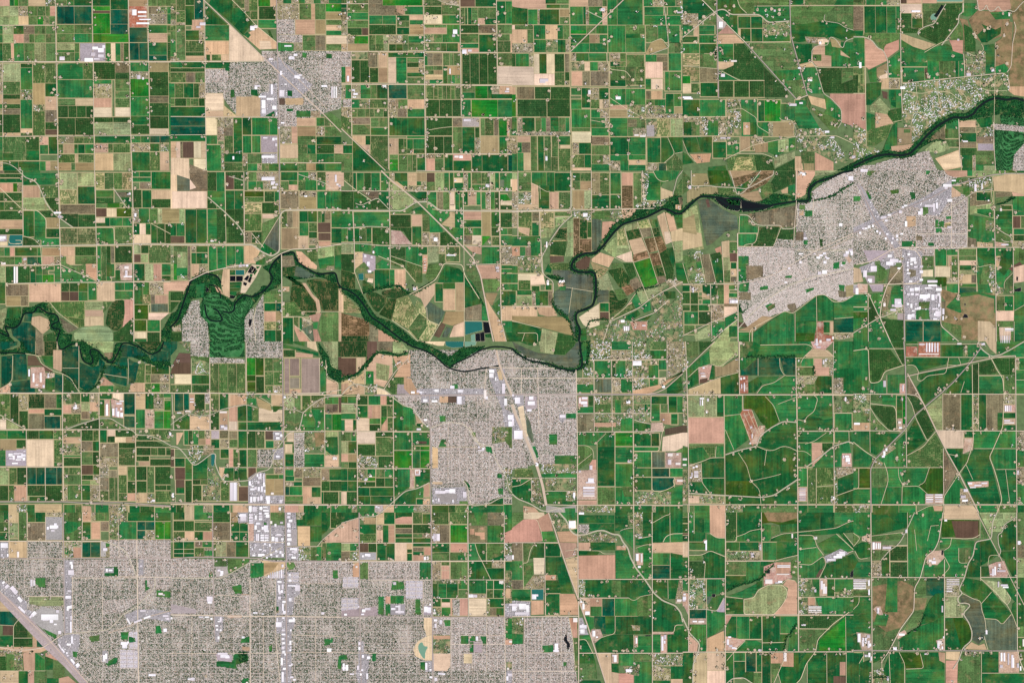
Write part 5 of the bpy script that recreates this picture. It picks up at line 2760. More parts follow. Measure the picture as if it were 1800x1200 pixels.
P H 820 240 910 220 1060 180 1200 90 1200 500 900 600 790 650 780 540 630 540 660 480 785 490 830 320 820 300
P J@25 905 150 1010 75 1150 10 1200 0 1200 60 1080 170 930 205
P m 820 240 860 240 860 275 820 275
P n 820 285 850 280 850 315 820 315
P g 855 280 912 280 912 320 860 325
P J 390 540 640 535 785 545 785 660 640 720 570 740 565 665 465 665 465 600 390 600
P J@25 460 790 600 745 790 660 920 590 1200 480 1200 690 940 760 700 850 470 960 480 860
P J@25 395 930 700 850 940 765 1200 700 1200 890 1100 920 990 870 930 880 800 970 650 1010 460 1100 430 1060
P V 400 930 440 920 470 960 420 1000 395 990
P H@25 400 920 600 840 800 770 800 790 600 880 420 990
P g 720 740 770 735 765 755 720 755
P g 540 815 600 808 600 835 545 840
P g 860 835 920 820 925 835 870 860
P g 580 950 620 930 650 950 600 980
P m 590 960 650 930 650 960 600 990
P o 735 940 790 930 805 970 770 1000 735 960
P H@25 880 610 1000 560 1140 530 1200 520 1200 620 1100 650 950 730 880 690
P c 800 450 860 430 880 490 800 490
P y 1135 600 1160 590 1190 630 1170 650
P g 1055 650 1100 640 1100 690 1060 690
P g 1120 640 1150 640 1140 660 1120 660
P g 850 490 880 490 880 520 850 520
P d 960 480 985 480 985 530 965 530
P o 790 490 800 430 850 430 850 490
P g 1095 800 1140 805 1135 850 1100 840
P a 1140 810 1200 800 1200 880 1150 890
P o 1090 840 1150 850 1150 890 1100 890
P g 400 785 470 780 460 850 395 850
R852,910 395o480
P k 395 1065 440 1070 450 1100 395 1100
P a 450 1100 560 1020 640 1030 520 1110 500 1130 390 1120
P g 500 1140 640 1040 720 985 780 1010 790 1200 495 1200
R1135,1195 390g485
P g 795 1000 940 885 940 1060 795 1060
P B 795 1060 940 1060 930 1130 920 1200 795 1200
P g 800 1062 940 1062 940 1140 800 1140
P g 945 880 1000 870 1060 925 1060 1050 950 1055
P g 1062 925 1130 920 1200 880 1200 1030 1062 1050
P Y 945 1060 990 1060 990 1150 1060 1160 1060 1200 925 1200
R1062,1140 990G1035
R1062,1150 1037n1058
P t 1062 1045 1200 1035 1200 1135 1062 1135
P x 1062 1140 1200 1140 1200 1170 1100 1190 1062 1180
P J 990 80 1050 70 1050 130 1000 140
L W 14 0 295 60 230 130 180 230 185 320 240 380 270 480 275 560 265 640 240 800 215 870 215 890 205 885 130 940 80 1040 50 1120 15 1200 0
L W 10 280 200 380 190 440 215 560 240 640 245
L V 8 920 210 1000 195 1060 175 1120 130 1200 90
L R 5 0 798 385 795 480 780 600 745 700 700 830 620 960 550 1200 440
L A 6 940 600 1060 530 1200 460
L R 8 385 440 388 800 390 1200
L C 6 550 0 460 120 420 160 380 170 350 60 330 0
L C 6 60 0 60 110 180 105 240 115 370 120 450 130 640 30 640 0
L C 6 400 310 440 310 470 320 500 370 540 385 690 385 700 410 780 408 810 370 800 250
L D 5 535 390 530 440 510 510 440 520 430 530
L D 5 395 440 400 320
L D 5 390 440 530 440
L D 5 690 400 640 530
L C 7 390 1110 480 1010 600 900 760 800 940 740 1200 690
L D 5 470 1200 470 1130 490 1110 520 1090 720 985 770 1005 810 975 940 875 1000 870 1060 925 1130 920 1200 880
L D 5 490 1120 490 1200
L D 4 790 1000 790 1200
L D 4 940 880 945 1200
L R 5 780 540 785 400 800 210
L R 5 640 535 390 535
L D 4 185 585 235 790
L D 5 275 500 290 790
L D 5 120 580 160 790
L D 4 0 650 40 790
L R 6 200 1200 300 1110 385 1045
L R 5 0 1160 190 1070 385 990
L R 5 195 800 205 1180
L D 5 0 940 190 940 290 940
L D 4 1065 1040 1200 1030
L R 6 800 0 795 205
L D 4 1060 1140 1200 1140
L R 5 920 200 915 320
L D 4 800 560 1200 560
f 40 110 320 455 240 630 115 700 130 730 70 820 90 830 215 900 240 885 235 1060 205 1050 70 1020 90 1125 245 1140 270 1130 360 570 350 720 410 745 490 370 470 355 500 380 860 20 820 30 510 1110 1140 1170 1100 1160 830 290 540 140 60 690
u 840 15 24 20 825 10 16 12 1165 40 34 30 1150 30 10 10 980 700 34 26 950 710 24 22 940 605 26 14 960 590 26 12 990 635 20 18 1130 585 30 20 1145 565 24 20 1165 550 30 18 1180 570 16 24 985 575 22 14 1000 600 14 14 1010 610 20 12 1100 370 22 22 815 580 30 8 820 635 16 16 850 470 24 10 740 680 16 12 40 105 20 24 68 820 10 36 330 910 14 20 345 910 14 20 360 910 14 20 375 910 12 20 935 1180 14 50 960 1190 16 20 1010 1180 30 16 1050 1165 12 20 920 580 14 8 715 780 20 10 1175 560 20 14 1110 660 16 10
T 4 2 .004
P h 0 0 30 0 40 200 0 220
P m 20 0 110 0 110 100 60 120 30 100
P d 115 0 215 0 120 100
P l 215 0 390 0 390 100 330 120 280 180 240 170 195 155 185 60
P a 200 165 280 180 390 110 395 215 230 250 225 170
P g 30 190 185 65 192 155 110 185 40 250
P G 35 260 108 195 115 290 35 335
P y 110 180 205 165 210 290 180 270 115 300
P G 205 165 225 170 225 265 185 270
P k 120 265 175 255 175 290 118 295
P n 40 335 265 255 268 368 40 370
P G 270 250 392 220 395 368 270 368
P m 400 0 495 0 495 60 440 110 400 110
P g 495 0 920 0 880 25 545 25
P g 545 30 900 25 910 60 850 110 450 110 540 50
P G 500 0 545 25 540 60 500 110 450 105
P t 530 115 680 115 690 190 715 235 530 240
P t 685 115 790 115 790 240 720 240
P t 410 200 450 190 525 115 530 238 410 238
P g 400 115 528 115 440 190 405 200
P Y 400 240 460 240 460 365 400 365
P G 460 290 530 250 560 300 510 360 465 360
P g 530 250 680 245 640 290 560 300
P g 530 365 570 310 720 245 790 245 790 365
R120,175 800m920
P g 835 120 918 120 918 175 835 175
R180,240 800m920
R120,240 925p1050
R242,365 800m930G1050
P x 800 240 950 245 920 300 800 300
P n 860 100 920 50 1020 60 1060 100 1060 110 870 110
P y 900 0 1060 0 1000 60 920 50
P x 980 120 1080 120 1080 240 1030 240 1030 180 980 180
P g 1060 0 1200 0 1200 365 1060 365
P G 1070 200 1200 180 1200 365 1060 365
R255,365 1060x1130
R380,528 38l152
R380,530 155l240
R380,528 240G288
R535,715 38p290
R718,760 45m290
R735,815 42s228g290
P g 42 760 140 740 190 815 90 860 45 850
P x 45 860 125 860 135 985 45 985
P G 135 850 200 820 290 815 290 955 140 955
P G 145 962 290 962 290 1075 200 1075 135 1000
P G 45 988 130 988 190 1070 45 1060
R380,520 292g418
P g 295 525 410 515 475 680 360 765 300 790
P B 435 380 640 380 680 560 600 620 545 560 500 480 430 470
P g 600 380 800 380 800 565 720 560 680 560
P Y 405 505 425 475 485 475 545 650 490 735 465 680
P Y 420 510 480 480 540 640 490 685
L D 4 430 500 505 680
L D 4 460 490 530 650
L D 4 405 510 475 690
L D 4 485 480 545 645
P y 540 590 580 590 570 650 530 720 460 720 490 690
P G 535 690 600 620 690 570 800 570 800 765 700 735 640 765 530 735
P G 300 800 400 765 500 735 590 760 640 765 700 740 800 770 805 970 640 1080 560 1095 300 1075
P B 300 980 480 980 540 1090 300 1075
P G 300 1085 560 1100 640 1090 800 990 805 1145 300 1145
R1085,1135 38w118h290
R1150,1200 38m80g190n300
R1150,1200 300h420g555
R1150,1200 555m805
R380,625 808g1055
P G 810 560 870 520 1000 540 1055 520 1055 625 815 625
P g 950 380 1055 380 1055 540 990 550 920 510
R380,500 1060h1120m1195
R505,625 1070g1190
R632,710 810g1062
R632,710 1070g1168g1200
R712,880 810g908p980
R712,780 980d1055
P g 910 880 980 810 1060 740 1062 1140 880 1140 880 890
P g 1070 740 1170 705 1185 780 1110 800 1110 880 1070 880
R890,1020 812g875
R1025,1120 812y875
R885,1140 880s938s1062
P y 1120 785 1185 785 1190 880 1120 880
P x 1075 885 1200 885 1200 920 1090 960
P G 1090 960 1200 925 1200 1040 1090 1080
P G 1090 1085 1200 1045 1200 1140 1090 1140
P h 1065 880 1090 960 1090 1140 1045 1140 1040 1090 1070 1080
R1150,1200 810G880g1060
R1150,1200 1070s1195
P m 1190 380 1200 380 1200 620 1195 620
P h 0 220 35 300 35 600 0 620
P k 0 590 30 590 30 640 0 640
P w 0 640 38 640 35 740 0 730
P g 0 740 38 750 38 880 0 880
P h 0 900 38 900 38 1140 0 1140
L R 8 0 374 1200 374
L R 6 20 0 30 300 38 600 45 1200
L R 6 395 0 400 370
L R 6 795 110 800 370 805 700 810 1200
L R 5 0 1145 1200 1145
L D 6 290 380 295 700 298 1140
L A 8 225 0 130 90 50 170 0 215
L D 5 545 25 880 20 920 45 850 110 830 150
L V 5 450 108 790 108
L V 5 920 170 920 240
L D 6 400 0 400 110
L R 5 1060 0 1055 370 1062 700 1068 1145
L C 8 300 795 390 765 520 735 545 660 630 600 710 560 805 568
L C 8 45 1065 200 1075 560 1095 640 1080 805 970
L C 8 870 880 980 800 1060 735 1170 700 1200 720
L D 5 810 885 915 885
L D 5 520 735 590 765 640 765 700 735 750 740 805 770
L D 4 390 780 450 870 480 980 540 1040 550 1140
L D 4 580 385 640 450 680 560
L D 4 590 760 575 870
L D 4 800 390 670 440
L D 5 420 380 425 480
L D 5 520 365 560 310 640 290 715 240
L D 4 680 120 685 190 715 240 795 240
L D 4 530 115 530 240
L D 5 40 250 110 185 195 160
L D 5 200 160 260 180 300 150 360 105
L D 5 40 340 265 250 390 218
L D 5 45 870 140 840 200 815 290 815
L D 5 130 855 135 990 200 1075
L D 4 140 958 290 958
L D 5 925 380 950 400 925 490 870 530 860 560 810 548
L R 5 805 630 1200 630
L D 4 860 720 925 700 1010 640
L D 4 300 620 360 760
L D 4 310 520 410 510
L D 4 480 980 640 945 690 930
L D 4 810 770 860 770 900 800
L D 4 1090 960 1200 920
L D 5 1075 1085 1200 1040
L D 4 875 890 880 1140
L D 4 1168 630 1170 700
L D 4 940 1020 1060 1010
L D 4 940 890 940 1140
L D 4 235 735 230 815
L D 4 155 380 155 520
L D 4 400 110 395 250
L D 4 1000 60 1070 110
L D 5 1060 505 1190 500
f 10 100 10 130 20 170 10 290 10 320 20 430 10 480 10 520 20 560 410 10 430 20 370 90 840 310 830 330 1090 310 1100 300 1110 290 1100 320 830 390 860 560 920 870 915 1000 980 1100 170 490 260 385 60 1090 210 1095 260 1100 130 1100 350 1160 400 1160 560 600 810 130 1010 130 1060 150 1050 220 1140 410 1150 400 1160 430 10 980 10 1110 10 1060 480 980 1050 1110 780 330 715 830 780 830 850 310
u 120 395 30 10 120 410 8 40 135 410 8 40 170 400 14 20 165 490 8 14 60 920 10 30 80 910 30 8 80 922 30 8 80 934 30 8 80 946 30 8 90 870 16 14 70 880 14 10 50 950 14 10 405 255 12 14 425 250 14 14 410 300 8 30 430 290 6 60 475 595 14 14 485 650 6 30 425 480 40 4 470 710 10 10 1140 800 30 12 1145 815 30 30 1160 850 18 8 820 1030 44 6 820 1044 44 6 820 1058 44 6 820 1072 44 6 820 1086 44 6 820 1100 44 6 820 1112 44 6 925 15 30 8 940 35 30 10 985 130 10 30 1000 130 12 10 140 180 14 10 125 220 30 8 130 240 30 6 1140 390 10 30 0 820 30 14 0 860 26 12 1055 1090 10 20 1125 800 10 20
T 4 3 .002
R0,35 0m38
R35,75 0d38
R80,145 0d38
P k 0 146 38 146 38 158 0 158
R162,205 0G38
R210,310 0w38
R315,465 0G38
R470,550 0g38
P y 0 555 38 570 38 720 0 640
P y 0 560 35 565 35 650 0 660
P G 0 790 38 850 38 975 0 975
P g 45 0 190 0 190 140 150 145 45 145
P G 85 40 150 40 150 140 85 140
P n 190 0 298 0 298 180 240 178 192 145
R0,205 302d378
P G 382 0 552 0 552 115 440 160 382 160
P g 382 170 552 120 552 205 382 205
P G 45 145 160 145 160 205 45 205
R208,265 45g160
P y 150 190 180 190 185 270 160 272 160 210 140 205
P g 170 150 240 180 298 185 298 300 200 268 170 270
P m 45 300 130 300 135 335 45 340
P G 140 295 195 272 298 315 298 462 155 462 160 350
P d 45 345 160 345 145 465 45 465
P B 558 0 808 0 808 80 700 95 620 70 558 80
P z 570 0 808 0 808 40 700 70 600 60
P G 680 85 808 80 808 135 690 140
P g 558 80 620 90 620 180 600 205 558 205
P m 620 90 680 100 680 150 620 170
P G 620 190 700 150 808 145 808 205 620 205
R208,270 305G400G535
P x 535 210 555 210 555 270 535 270
R210,335 560g660
P G 660 208 808 208 808 300 720 320 660 330
R275,338 305h470x550
R345,440 302m445
P g 445 348 545 345 545 480 445 500
P G 550 345 640 345 580 430 520 480 545 420
P G 302 445 445 445 445 500 310 550 302 550
P g 310 590 420 550 520 500 520 560 480 600 400 600
P G 520 490 560 480 560 530 520 550
P y 570 380 655 350 760 350 770 460 640 500 570 515
P p 655 350 750 350 750 440 655 440
P l 430 610 500 590 530 540 600 505 700 505 735 540 730 600 640 718 430 718
P p 735 470 790 480 805 500 805 718 640 718 735 600 740 530 705 510
P G 302 600 425 610 428 718 302 718
P m 302 700 370 690 330 750 302 750
P m 760 345 808 310 808 460 760 440
R470,680 45h168
P g 170 470 290 470 290 560 170 600
P e 170 590 205 590 200 640 170 645
P K 205 572 232 572 230 595 205 595
P K 155 610 170 610 170 628 155 628
P K 585 410 615 400 615 430 585 430
P g 205 600 290 575 290 620 235 690 170 680
P c 240 690 295 600 295 700 240 700
R682,745 48t165
P g 168 685 295 705 295 800 220 860 172 880
P y 48 745 165 745 165 785 48 785
P g 48 790 165 790 165 975 120 975 120 920 50 850
P n 45 860 110 920 100 980 45 980
P n 172 885 290 830 295 975 165 978
R730,890 302G380g470G555
P p 302 720 350 720 302 800
P y 302 870 440 895 370 970 302 970
P g 440 900 520 900 555 920 555 975 380 975 380 950
R728,915 560G685
R728,850 685g808
P G 685 855 750 855 715 910 685 910
P G 562 918 715 915 715 975 562 975
P g 750 870 808 780 808 975 740 975
P G 815 0 965 0 965 120 815 130
P G 968 0 1065 0 1065 110 968 120
P g 1068 0 1200 0 1200 50 1068 105
P G 815 135 1070 115 1200 60 1200 140 960 160 815 165
P g 815 168 920 165 940 240 815 265
P g 950 220 1090 150 1200 270 1000 290
P G 1100 150 1130 145 1200 240 1200 260
P g 815 260 940 245 985 295 910 370 815 360
P I@20 995 310 1110 255 1150 275 1170 290 1010 355
P g 815 365 905 370 985 310 1000 360 940 460 815 460
P G 1010 365 1200 290 1200 460 970 460
P k 965 400 990 400 960 455 935 455
P K 1180 420 1195 400 1200 400 1200 455 1175 455
P h 815 465 910 465 910 590 815 590
P g 910 465 970 465 970 590 930 590
P y 962 465 1020 465 1015 585 962 590
R465,590 1015G1068g1200
P h 1068 560 1200 540 1200 600 1068 600
P h 815 595 878 595 878 715 815 715
P p 880 595 930 595 930 650 880 650
P x 880 650 985 650 985 710 880 715
P g 930 595 1200 595 1195 690 1120 720 985 718
R725,815 820d1130
P m 822 820 1030 820 940 890 935 970 825 970
P G 945 890 1140 730 1200 700 1200 970 945 975
P b 960 900 1145 735 1145 970 1060 970 960 970
R985,1200 0G75
P G 10 985 75 985 70 1170 10 1170
P n 80 990 165 985 165 1200 75 1200
R985,1108 170n298
R1110,1200 170w298
R985,1200 302G358
R1045,1165 360G440
R985,1045 360g440
R985,1120 445t515
R985,1120 520G555
R1125,1200 500m555
P G 445 1120 500 1120 500 1200 400 1160
R985,1200 558G620
P p 620 985 780 985 780 1085 620 1085
P m 620 1060 690 1060 680 1100 640 1200 625 1200
P G 680 1080 780 1085 780 985 935 985 870 1060 830 1170 800 1200 690 1200 675 1130
P G 880 1040 935 985 1012 985 1012 1200 880 1200
P G 1018 985 1150 985 1150 1150 1060 1150 1060 1200 1018 1200
P p 1105 1050 1145 1050 1145 1145 1105 1145
P k 1060 1150 1148 1150 1148 1200 1060 1200
P G 1152 985 1200 985 1200 1200 1152 1200
P G 815 1070 870 985 815 985
L R 7 40 0 42 470 42 980
L R 6 300 0 300 700 300 1200
L R 5 553 0 557 340
L R 7 808 0 812 470 815 975
L R 6 0 465 300 465
L R 6 810 465 1200 465
L R 7 300 718 1200 720
L R 7 0 980 1200 978
L R 6 300 340 640 342
L C 9 0 740 50 850 120 920 110 980 75 1060 70 1200
L D 6 45 300 130 300 195 268 300 312
L D 5 80 150 80 0
L D 5 190 145 240 180 300 180
L D 5 380 170 440 150 470 130 550 115
L D 6 300 205 375 205 378 170
L D 5 625 180 700 150 760 145 1080 110 1160 70 1200 60
L D 5 650 340 720 320 808 300
L D 6 430 610 500 600 530 545 600 508 700 508 738 550 730 600 700 650 640 718 430 715 430 610
L D 5 700 500 735 465 790 480
L V 8 310 555 400 510 480 495 560 460 590 410 640 370
L D 5 300 590 420 605
L C 6 45 680 170 680 240 695 290 600
L D 5 820 160 920 160 945 240 990 300
L D 5 820 260 940 245
L D 5 815 362 900 370 990 305 1010 360 960 460
L D 6 1080 150 1200 260
L D 5 1130 145 1200 230
L R 5 1200 270 1160 285
L D 7 1170 700 1060 780 950 890 935 975 870 1060 830 1170 800 1200
L D 4 820 815 1030 820
L D 4 875 1060 875 1200
L D 4 1012 980 1014 1200
L D 5 1150 978 1150 1200
L D 6 710 1040 640 1200
L D 5 670 1130 690 1200
L D 5 555 725 560 975
L D 5 350 890 555 890
L D 5 440 900 365 975 310 1040
L D 4 358 985 360 1165
L D 4 360 1045 440 1045
L C 7 310 1200 350 1165 430 1160 490 1200
L V 4 800 780 760 850 730 880 715 960
L D 5 815 595 1200 595
L D 4 930 595 935 650
L D 4 1145 730 1148 970
L D 4 165 470 170 970
L D 4 150 470 160 350 150 340
L D 5 560 915 710 912
L D 4 1068 465 1068 590
L D 5 70 0 70 5
f 70 130 60 405 60 455 150 350 70 515 80 550 100 665 55 30 460 195 560 120 540 90 570 180 490 310 490 290 930 180 350 290 840 480 870 475 920 530 825 600 835 640 1060 600 1090 590 1120 580 1140 560 1160 570 1190 620 300 800 480 755 540 970 480 985 240 965 240 1085 160 1030 90 995 620 915 720 970 720 1010 650 1020 630 990 850 790 1170 60 280 570 1060 530 1140 540 790 380 780 420 840 530
u 665 370 90 6 665 380 90 6 660 430 90 8 480 285 20 30 540 225 10 40 160 195 10 70 150 200 14 16 670 480 30 14 650 490 30 8 925 170 20 20 1015 325 60 16 1060 305 60 16 1100 275 40 20 1080 290 60 16 970 480 14 60 985 500 14 70 925 540 14 20 1000 520 12 50 885 660 90 6 885 672 90 6 885 684 90 6 885 696 90 6 310 890 14 40 325 930 24 14 345 945 24 12 370 950 10 10 320 870 20 10 530 960 24 14 710 985 20 60 0 590 24 24 0 610 20 14 5 570 16 10 765 150 10 30 70 760 30 10 110 760 40 12 780 380 1 1 640 900 1 1 835 785 30 10 580 470 50 30
T 5 0 .01
R0,38 0m70s85x200
R0,38 90g155g235x325
R0,28 330k375n480
R30,95 335w480
R95,205 335d410x485
R130,200 412G485
R45,240 0o72
R45,235 76G155G235g300g330
P d 335 205 460 200 450 235 340 235
P m 490 30 640 30 600 150 500 195 490 180
P d 640 30 772 25 770 90 735 110 735 160 640 300 610 322 450 250 460 210 570 160
L W 22 630 40 600 90 575 120
P q 540 120 560 95 590 100 590 140 570 150 545 140
R0,15 585q770
P n 485 0 585 0 585 25 485 25
P m 0 215 70 215 70 255 0 255
P G 0 220 70 220 65 255 0 250
P m 75 235 325 235 320 280 230 320 210 355 150 290 75 265
P p 80 275 130 285 170 340 225 370 235 430 110 490 85 470
P p 215 340 230 315 320 280 320 350 240 410 215 370
R262,470 0g80
R475,655 0s85
P d 0 530 35 530 30 655 0 655
P g 100 500 160 475 165 580 120 580
P a 165 480 235 445 245 550 185 560 165 540
P w 175 540 240 515 240 550 185 560
R553,625 185n250x322
R440,550 245g335
P g 240 430 330 360 335 550 250 500
P G 90 590 200 580 190 670 120 740 90 740
P n 335 235 420 265 580 315 500 355 420 330 335 280
P g 335 280 420 330 500 355 520 410 510 435 335 470
P g 500 355 660 310 770 380 775 430 520 435
P m 670 280 735 165 770 190 770 285
P p 672 285 772 285 770 383 700 360 690 320
P z 745 130 800 140 840 290 860 370 780 365 770 190
P d 775 170 830 200 860 300 860 365 785 365
P g 775 25 860 25 870 100 800 120 740 100
P z 870 80 1080 80 1100 140 1040 260 900 300 870 280 810 140
P G 870 250 920 200 900 170 1000 210 1040 190 1035 240 940 300 900 300
P p 865 0 1120 0 1120 60 1060 85 920 70 880 80
P g 960 90 1100 80 1100 135 1000 140
P z 1100 0 1200 0 1200 610 1090 610 1100 480 1120 300 1130 180 1115 100
P z 1045 140 1120 160 1110 480 1000 500 1000 300 1045 270
P g 920 320 990 310 990 510 930 520
P g 1000 470 1060 450 1090 480 1080 510 1000 515
R438,470 340g520
R475,580 345g500g605
P k 500 490 530 470 530 560 510 560
R430,560 520g605m715G740g780
P h 785 370 930 360 930 520 790 540
P h 345 590 1090 520 1100 640 1000 700 740 790 600 870 500 970 420 920 345 830
P n 1100 610 1200 610 1200 680 1130 670 1090 640
R660,925 0p88
P g 250 630 340 630 340 760 265 760 250 690
P G 260 635 300 635 300 760 265 740
P l 115 750 185 690 260 770 240 805 120 790
P k 200 640 240 650 240 700 210 690
P g 90 790 150 810 150 910 90 920
P n 155 790 260 810 280 870 180 905 155 900
P d 245 780 335 760 340 860 280 865 240 810
P s 90 920 270 870 240 970 150 1030 90 1020
P g 240 970 280 880 310 860 305 1020 215 1080 200 1070
P h 0 870 90 920 90 1030 150 1040 200 1080 100 1120 0 1140
P a 310 900 410 900 415 1010 310 1020
P m 355 910 400 910 400 935 355 935
P n 265 1030 440 1010 460 1020 380 1080 270 1060
P h 410 920 500 960 440 1020 410 1010
R840,910 650g745
R850,895 745n860h880
R895,935 745o860
R935,1000 745G865
R1000,1040 745o865
R1040,1095 745d870
R1090,1200 762G838
R1090,1200 840x860g1000
R1165,1200 860g915l1000
R905,975 645G665m745
P o 500 1000 640 890 645 980 580 985 470 1040
R980,1035 640m745
P l 500 1060 580 985 650 990 680 1050 600 1080
P n 575 1115 740 1055 745 1090 765 1175 640 1200
P w 600 1120 740 1060 745 1100 765 1170 630 1190
P h 865 895 985 890 985 960 865 960
R960,1010 865o990
R1010,1060 875c990
R1060,1160 862m1000
P G 860 840 975 820 975 890 900 900
P J 990 870 1200 890 1200 930 990 910
P F 985 915 1200 930 1200 1010 1130 1090 1110 1200 1000 1200
P J 1130 1090 1200 1010 1200 1200 1120 1200
P J 440 1080 530 1060 590 1200 440 1200 150 1200 160 1150 350 1100
P J 60 1165 150 1160 150 1200 0 1200 0 1190
P F 1030 810 1200 830 1200 890 1040 870
L C 6 870 0 880 80 920 70 935 30 950 80 990 80 1020 40 1040 85 1095 70 1130 90 1170 40 1200 10
L C 7 0 262 80 262 130 285 170 340 210 355 240 420 245 550
L C 7 770 25 770 90 740 105 740 165 620 320
L C 6 650 30 590 130 570 170 500 190 450 225 460 250
L R 5 1130 155 1145 200 1120 300 1110 470 1080 510
L R 6 345 590 600 560 1060 515 1090 550 1100 630
L R 6 330 0 335 600 345 800
L D 4 0 42 325 42
L R 5 775 380 785 540
L D 5 80 470 90 900 90 1030
L D 5 775 0 775 90
L R 6 740 840 748 1100 765 1180
L R 5 985 860 990 1050 1000 1200
L D 4 985 1050 1000 300
L D 4 245 550 325 555
L D 4 0 658 85 658
L D 4 0 472 85 470
L D 4 280 860 345 845
L D 5 500 370 600 310 670 280
f 200 30 345 140 320 150 350 80 435 105 470 105 30 380 35 440 30 450 450 110 345 440 360 450 520 520 530 540 590 525 655 520 710 500 360 530 440 500 795 450 810 480 805 510 860 400 890 370 910 395 870 430 900 440 975 485 980 490 970 560 940 580 920 600 980 600 1010 340 1020 390 1010 330 950 200 920 215 960 190 1100 90 1080 170 1060 250 1080 450 185 570 310 605 300 580 70 840 70 830 180 830 165 810 170 860 390 890 370 885 330 990 40 950 70 950 60 980 50 1000 20 920 20 890 340 500 700 395 860 260 850 240 940 650 1010 640 1060 560 1070 590 1150 870 620 1010 640 1000 890 680 580 1070 765 770
u 330 610 34 18 1090 90 10 26 40 440 16 40 730 275 14 14 770 990 34 10 970 485 20 20 795 515 30 20 50 1190 50 20 410 75 60 12
P V 0 1140 60 1110 160 1075 240 1060 340 1070 390 1050 450 990 510 920 590 850 700 795 790 800 850 760 880 720 940 690 1000 670 1200 690 1200 830 1030 805 860 835 790 850 700 850 640 880 570 940 520 1000 470 1050 420 1100 340 1115 240 1105 150 1130 60 1165 0 1190
L V 6 470 1040 540 1000 580 985 640 990
L W 17 0 1170 60 1140 150 1100 240 1085 340 1095 400 1080 460 1020 520 950 600 880 700 825 790 830 850 800 870 760 940 710 1000 690 1080 705 1140 690 1200 710
L D 4 345 640 480 660 560 640 680 650 740 700 800 720
L D 4 440 590 450 700 420 800 400 900 440 960
L D 4 590 570 600 700 620 780
L D 4 680 700 720 760 780 740 800 690 760 650
L D 4 350 800 500 790 560 850 500 900
L D 4 900 530 890 620 960 640 1080 640
L D 4 800 370 860 400 920 350 900 310
L D 4 820 440 930 430
T 5 1 .003
P J@-25 0 0 700 0 800 200 800 540 0 660
P H@-25 0 0 640 0 680 60 540 200 330 260 170 350 60 180 0 110
P J@-25 0 0 95 0 95 30 0 30
P m 95 0 160 0 120 40 95 30
P g 510 0 540 0 540 20 510 30
P H@-25 0 130 140 380 0 450
P I@-25 20 90 60 110 190 320 320 280 300 560 250 480 150 370 40 430 0 440 0 400 130 340
P H@-25 0 450 140 380 250 530 260 550 100 640 60 660 20 650 0 560
P J@-25 180 350 340 280 440 400 440 440 330 490 260 500
P I@-25 160 370 200 350 330 530 290 560
P n 372 320 438 320 438 390 372 398
P J 440 320 570 320 570 440 440 440
P J 690 200 800 190 800 540 570 540 570 450 690 440
P J@-25 540 310 640 270 690 290 690 350 570 350
P J 485 450 570 450 570 540 485 540
P o 440 460 485 460 485 490 440 490
P g 340 495 440 495 440 535 340 535
P J@-25 590 60 680 20 690 80 590 100
P I@-25 370 250 540 160 690 60 690 180 600 320 520 310 450 260
P m 485 260 525 240 528 300 485 315
P G 85 140 105 140 130 200 110 200
P G 255 140 320 130 320 160 270 165
P G 395 150 430 150 440 195 410 205
P g 0 180 50 180 50 215 0 215
P g 690 60 755 50 755 85 690 100
P n 690 110 760 100 755 180 690 190
P g 575 345 598 345 598 400 575 400
P g 600 360 640 350 635 400 600 400
P r 640 370 685 360 685 400 640 400
P g 580 405 622 405 622 435 580 435
P g 650 320 690 320 690 340 650 340
P g 525 505 568 505 568 530 525 530
P p 640 0 800 0 800 40 720 50 660 30
R0,40 800g838l1200
P m 1000 0 1120 0 1110 20 1000 20
P G 1080 0 1200 0 1200 15 1100 15
P n 980 50 1080 25 1200 25 1200 170 1120 150 990 145
P o 1000 150 1120 150 1110 180 1000 190
P n 1115 150 1200 170 1200 185 1120 180
P h 770 60 970 40 980 120 850 150 780 140
P m 690 110 830 110 850 180 800 190
P o 820 150 862 150 862 215 970 215 960 235 820 250
R152,212 865G965
R145,235 965m985
P l 820 250 975 230 990 340 860 300 820 310
P G 770 125 815 115 815 165 775 175
P V 1000 235 1060 225 1110 180 1160 180 1120 200 1060 235 1010 245
P m 1000 200 1060 190 1060 225 1000 230
P g 1120 180 1200 180 1200 290 1120 270
R245,275 1040G1115
P G 1000 285 1120 280 1120 340 1000 340
P g 1130 290 1200 290 1200 315 1130 315
R320,405 1122k1175
R320,405 1178m1200
P g 810 310 990 340 990 480 900 530 810 460
P g 1000 340 1118 340 1118 470 1070 500 1000 480
P m 1000 390 1120 460 1110 520 1000 500
R408,450 1128g1200
R452,495 1128d1200
R500,535 1120x1200
P y 1000 500 1080 510 1070 535 1000 535
P g 870 270 980 270 980 330 870 300
P h 930 350 990 350 990 420 930 420
P o 805 470 865 480 865 540 805 540
P n 870 500 980 510 980 540 870 540
P I 340 545 480 570 485 750 480 790 355 790
P I 355 800 610 800 615 1050 360 1050
P J 485 545 565 545 565 600 485 600
P m 485 600 560 600 560 690 490 690
P w 485 700 560 695 560 745 485 745
P o 385 690 440 700 440 740 400 750
P I@-25 190 640 280 560 300 660 250 690 200 700
P I@-25 40 680 150 640 160 710 50 720
P c 70 560 270 560 190 640 180 620 110 650
P n 0 680 50 690 70 780 0 790
P y 175 715 220 715 220 785 175 785
P m 165 650 230 690 240 720 220 790 165 780
P o 260 670 350 680 352 795 240 795
P c 75 735 150 740 150 790 100 790
P c 110 800 215 800 205 850 135 850
P y 30 790 100 800 100 860 30 860
P c 0 800 30 800 30 860 0 860
P m 220 800 260 800 260 860 225 870 190 1000 185 1020
P g 260 860 290 810 350 810 350 960 330 980 270 940
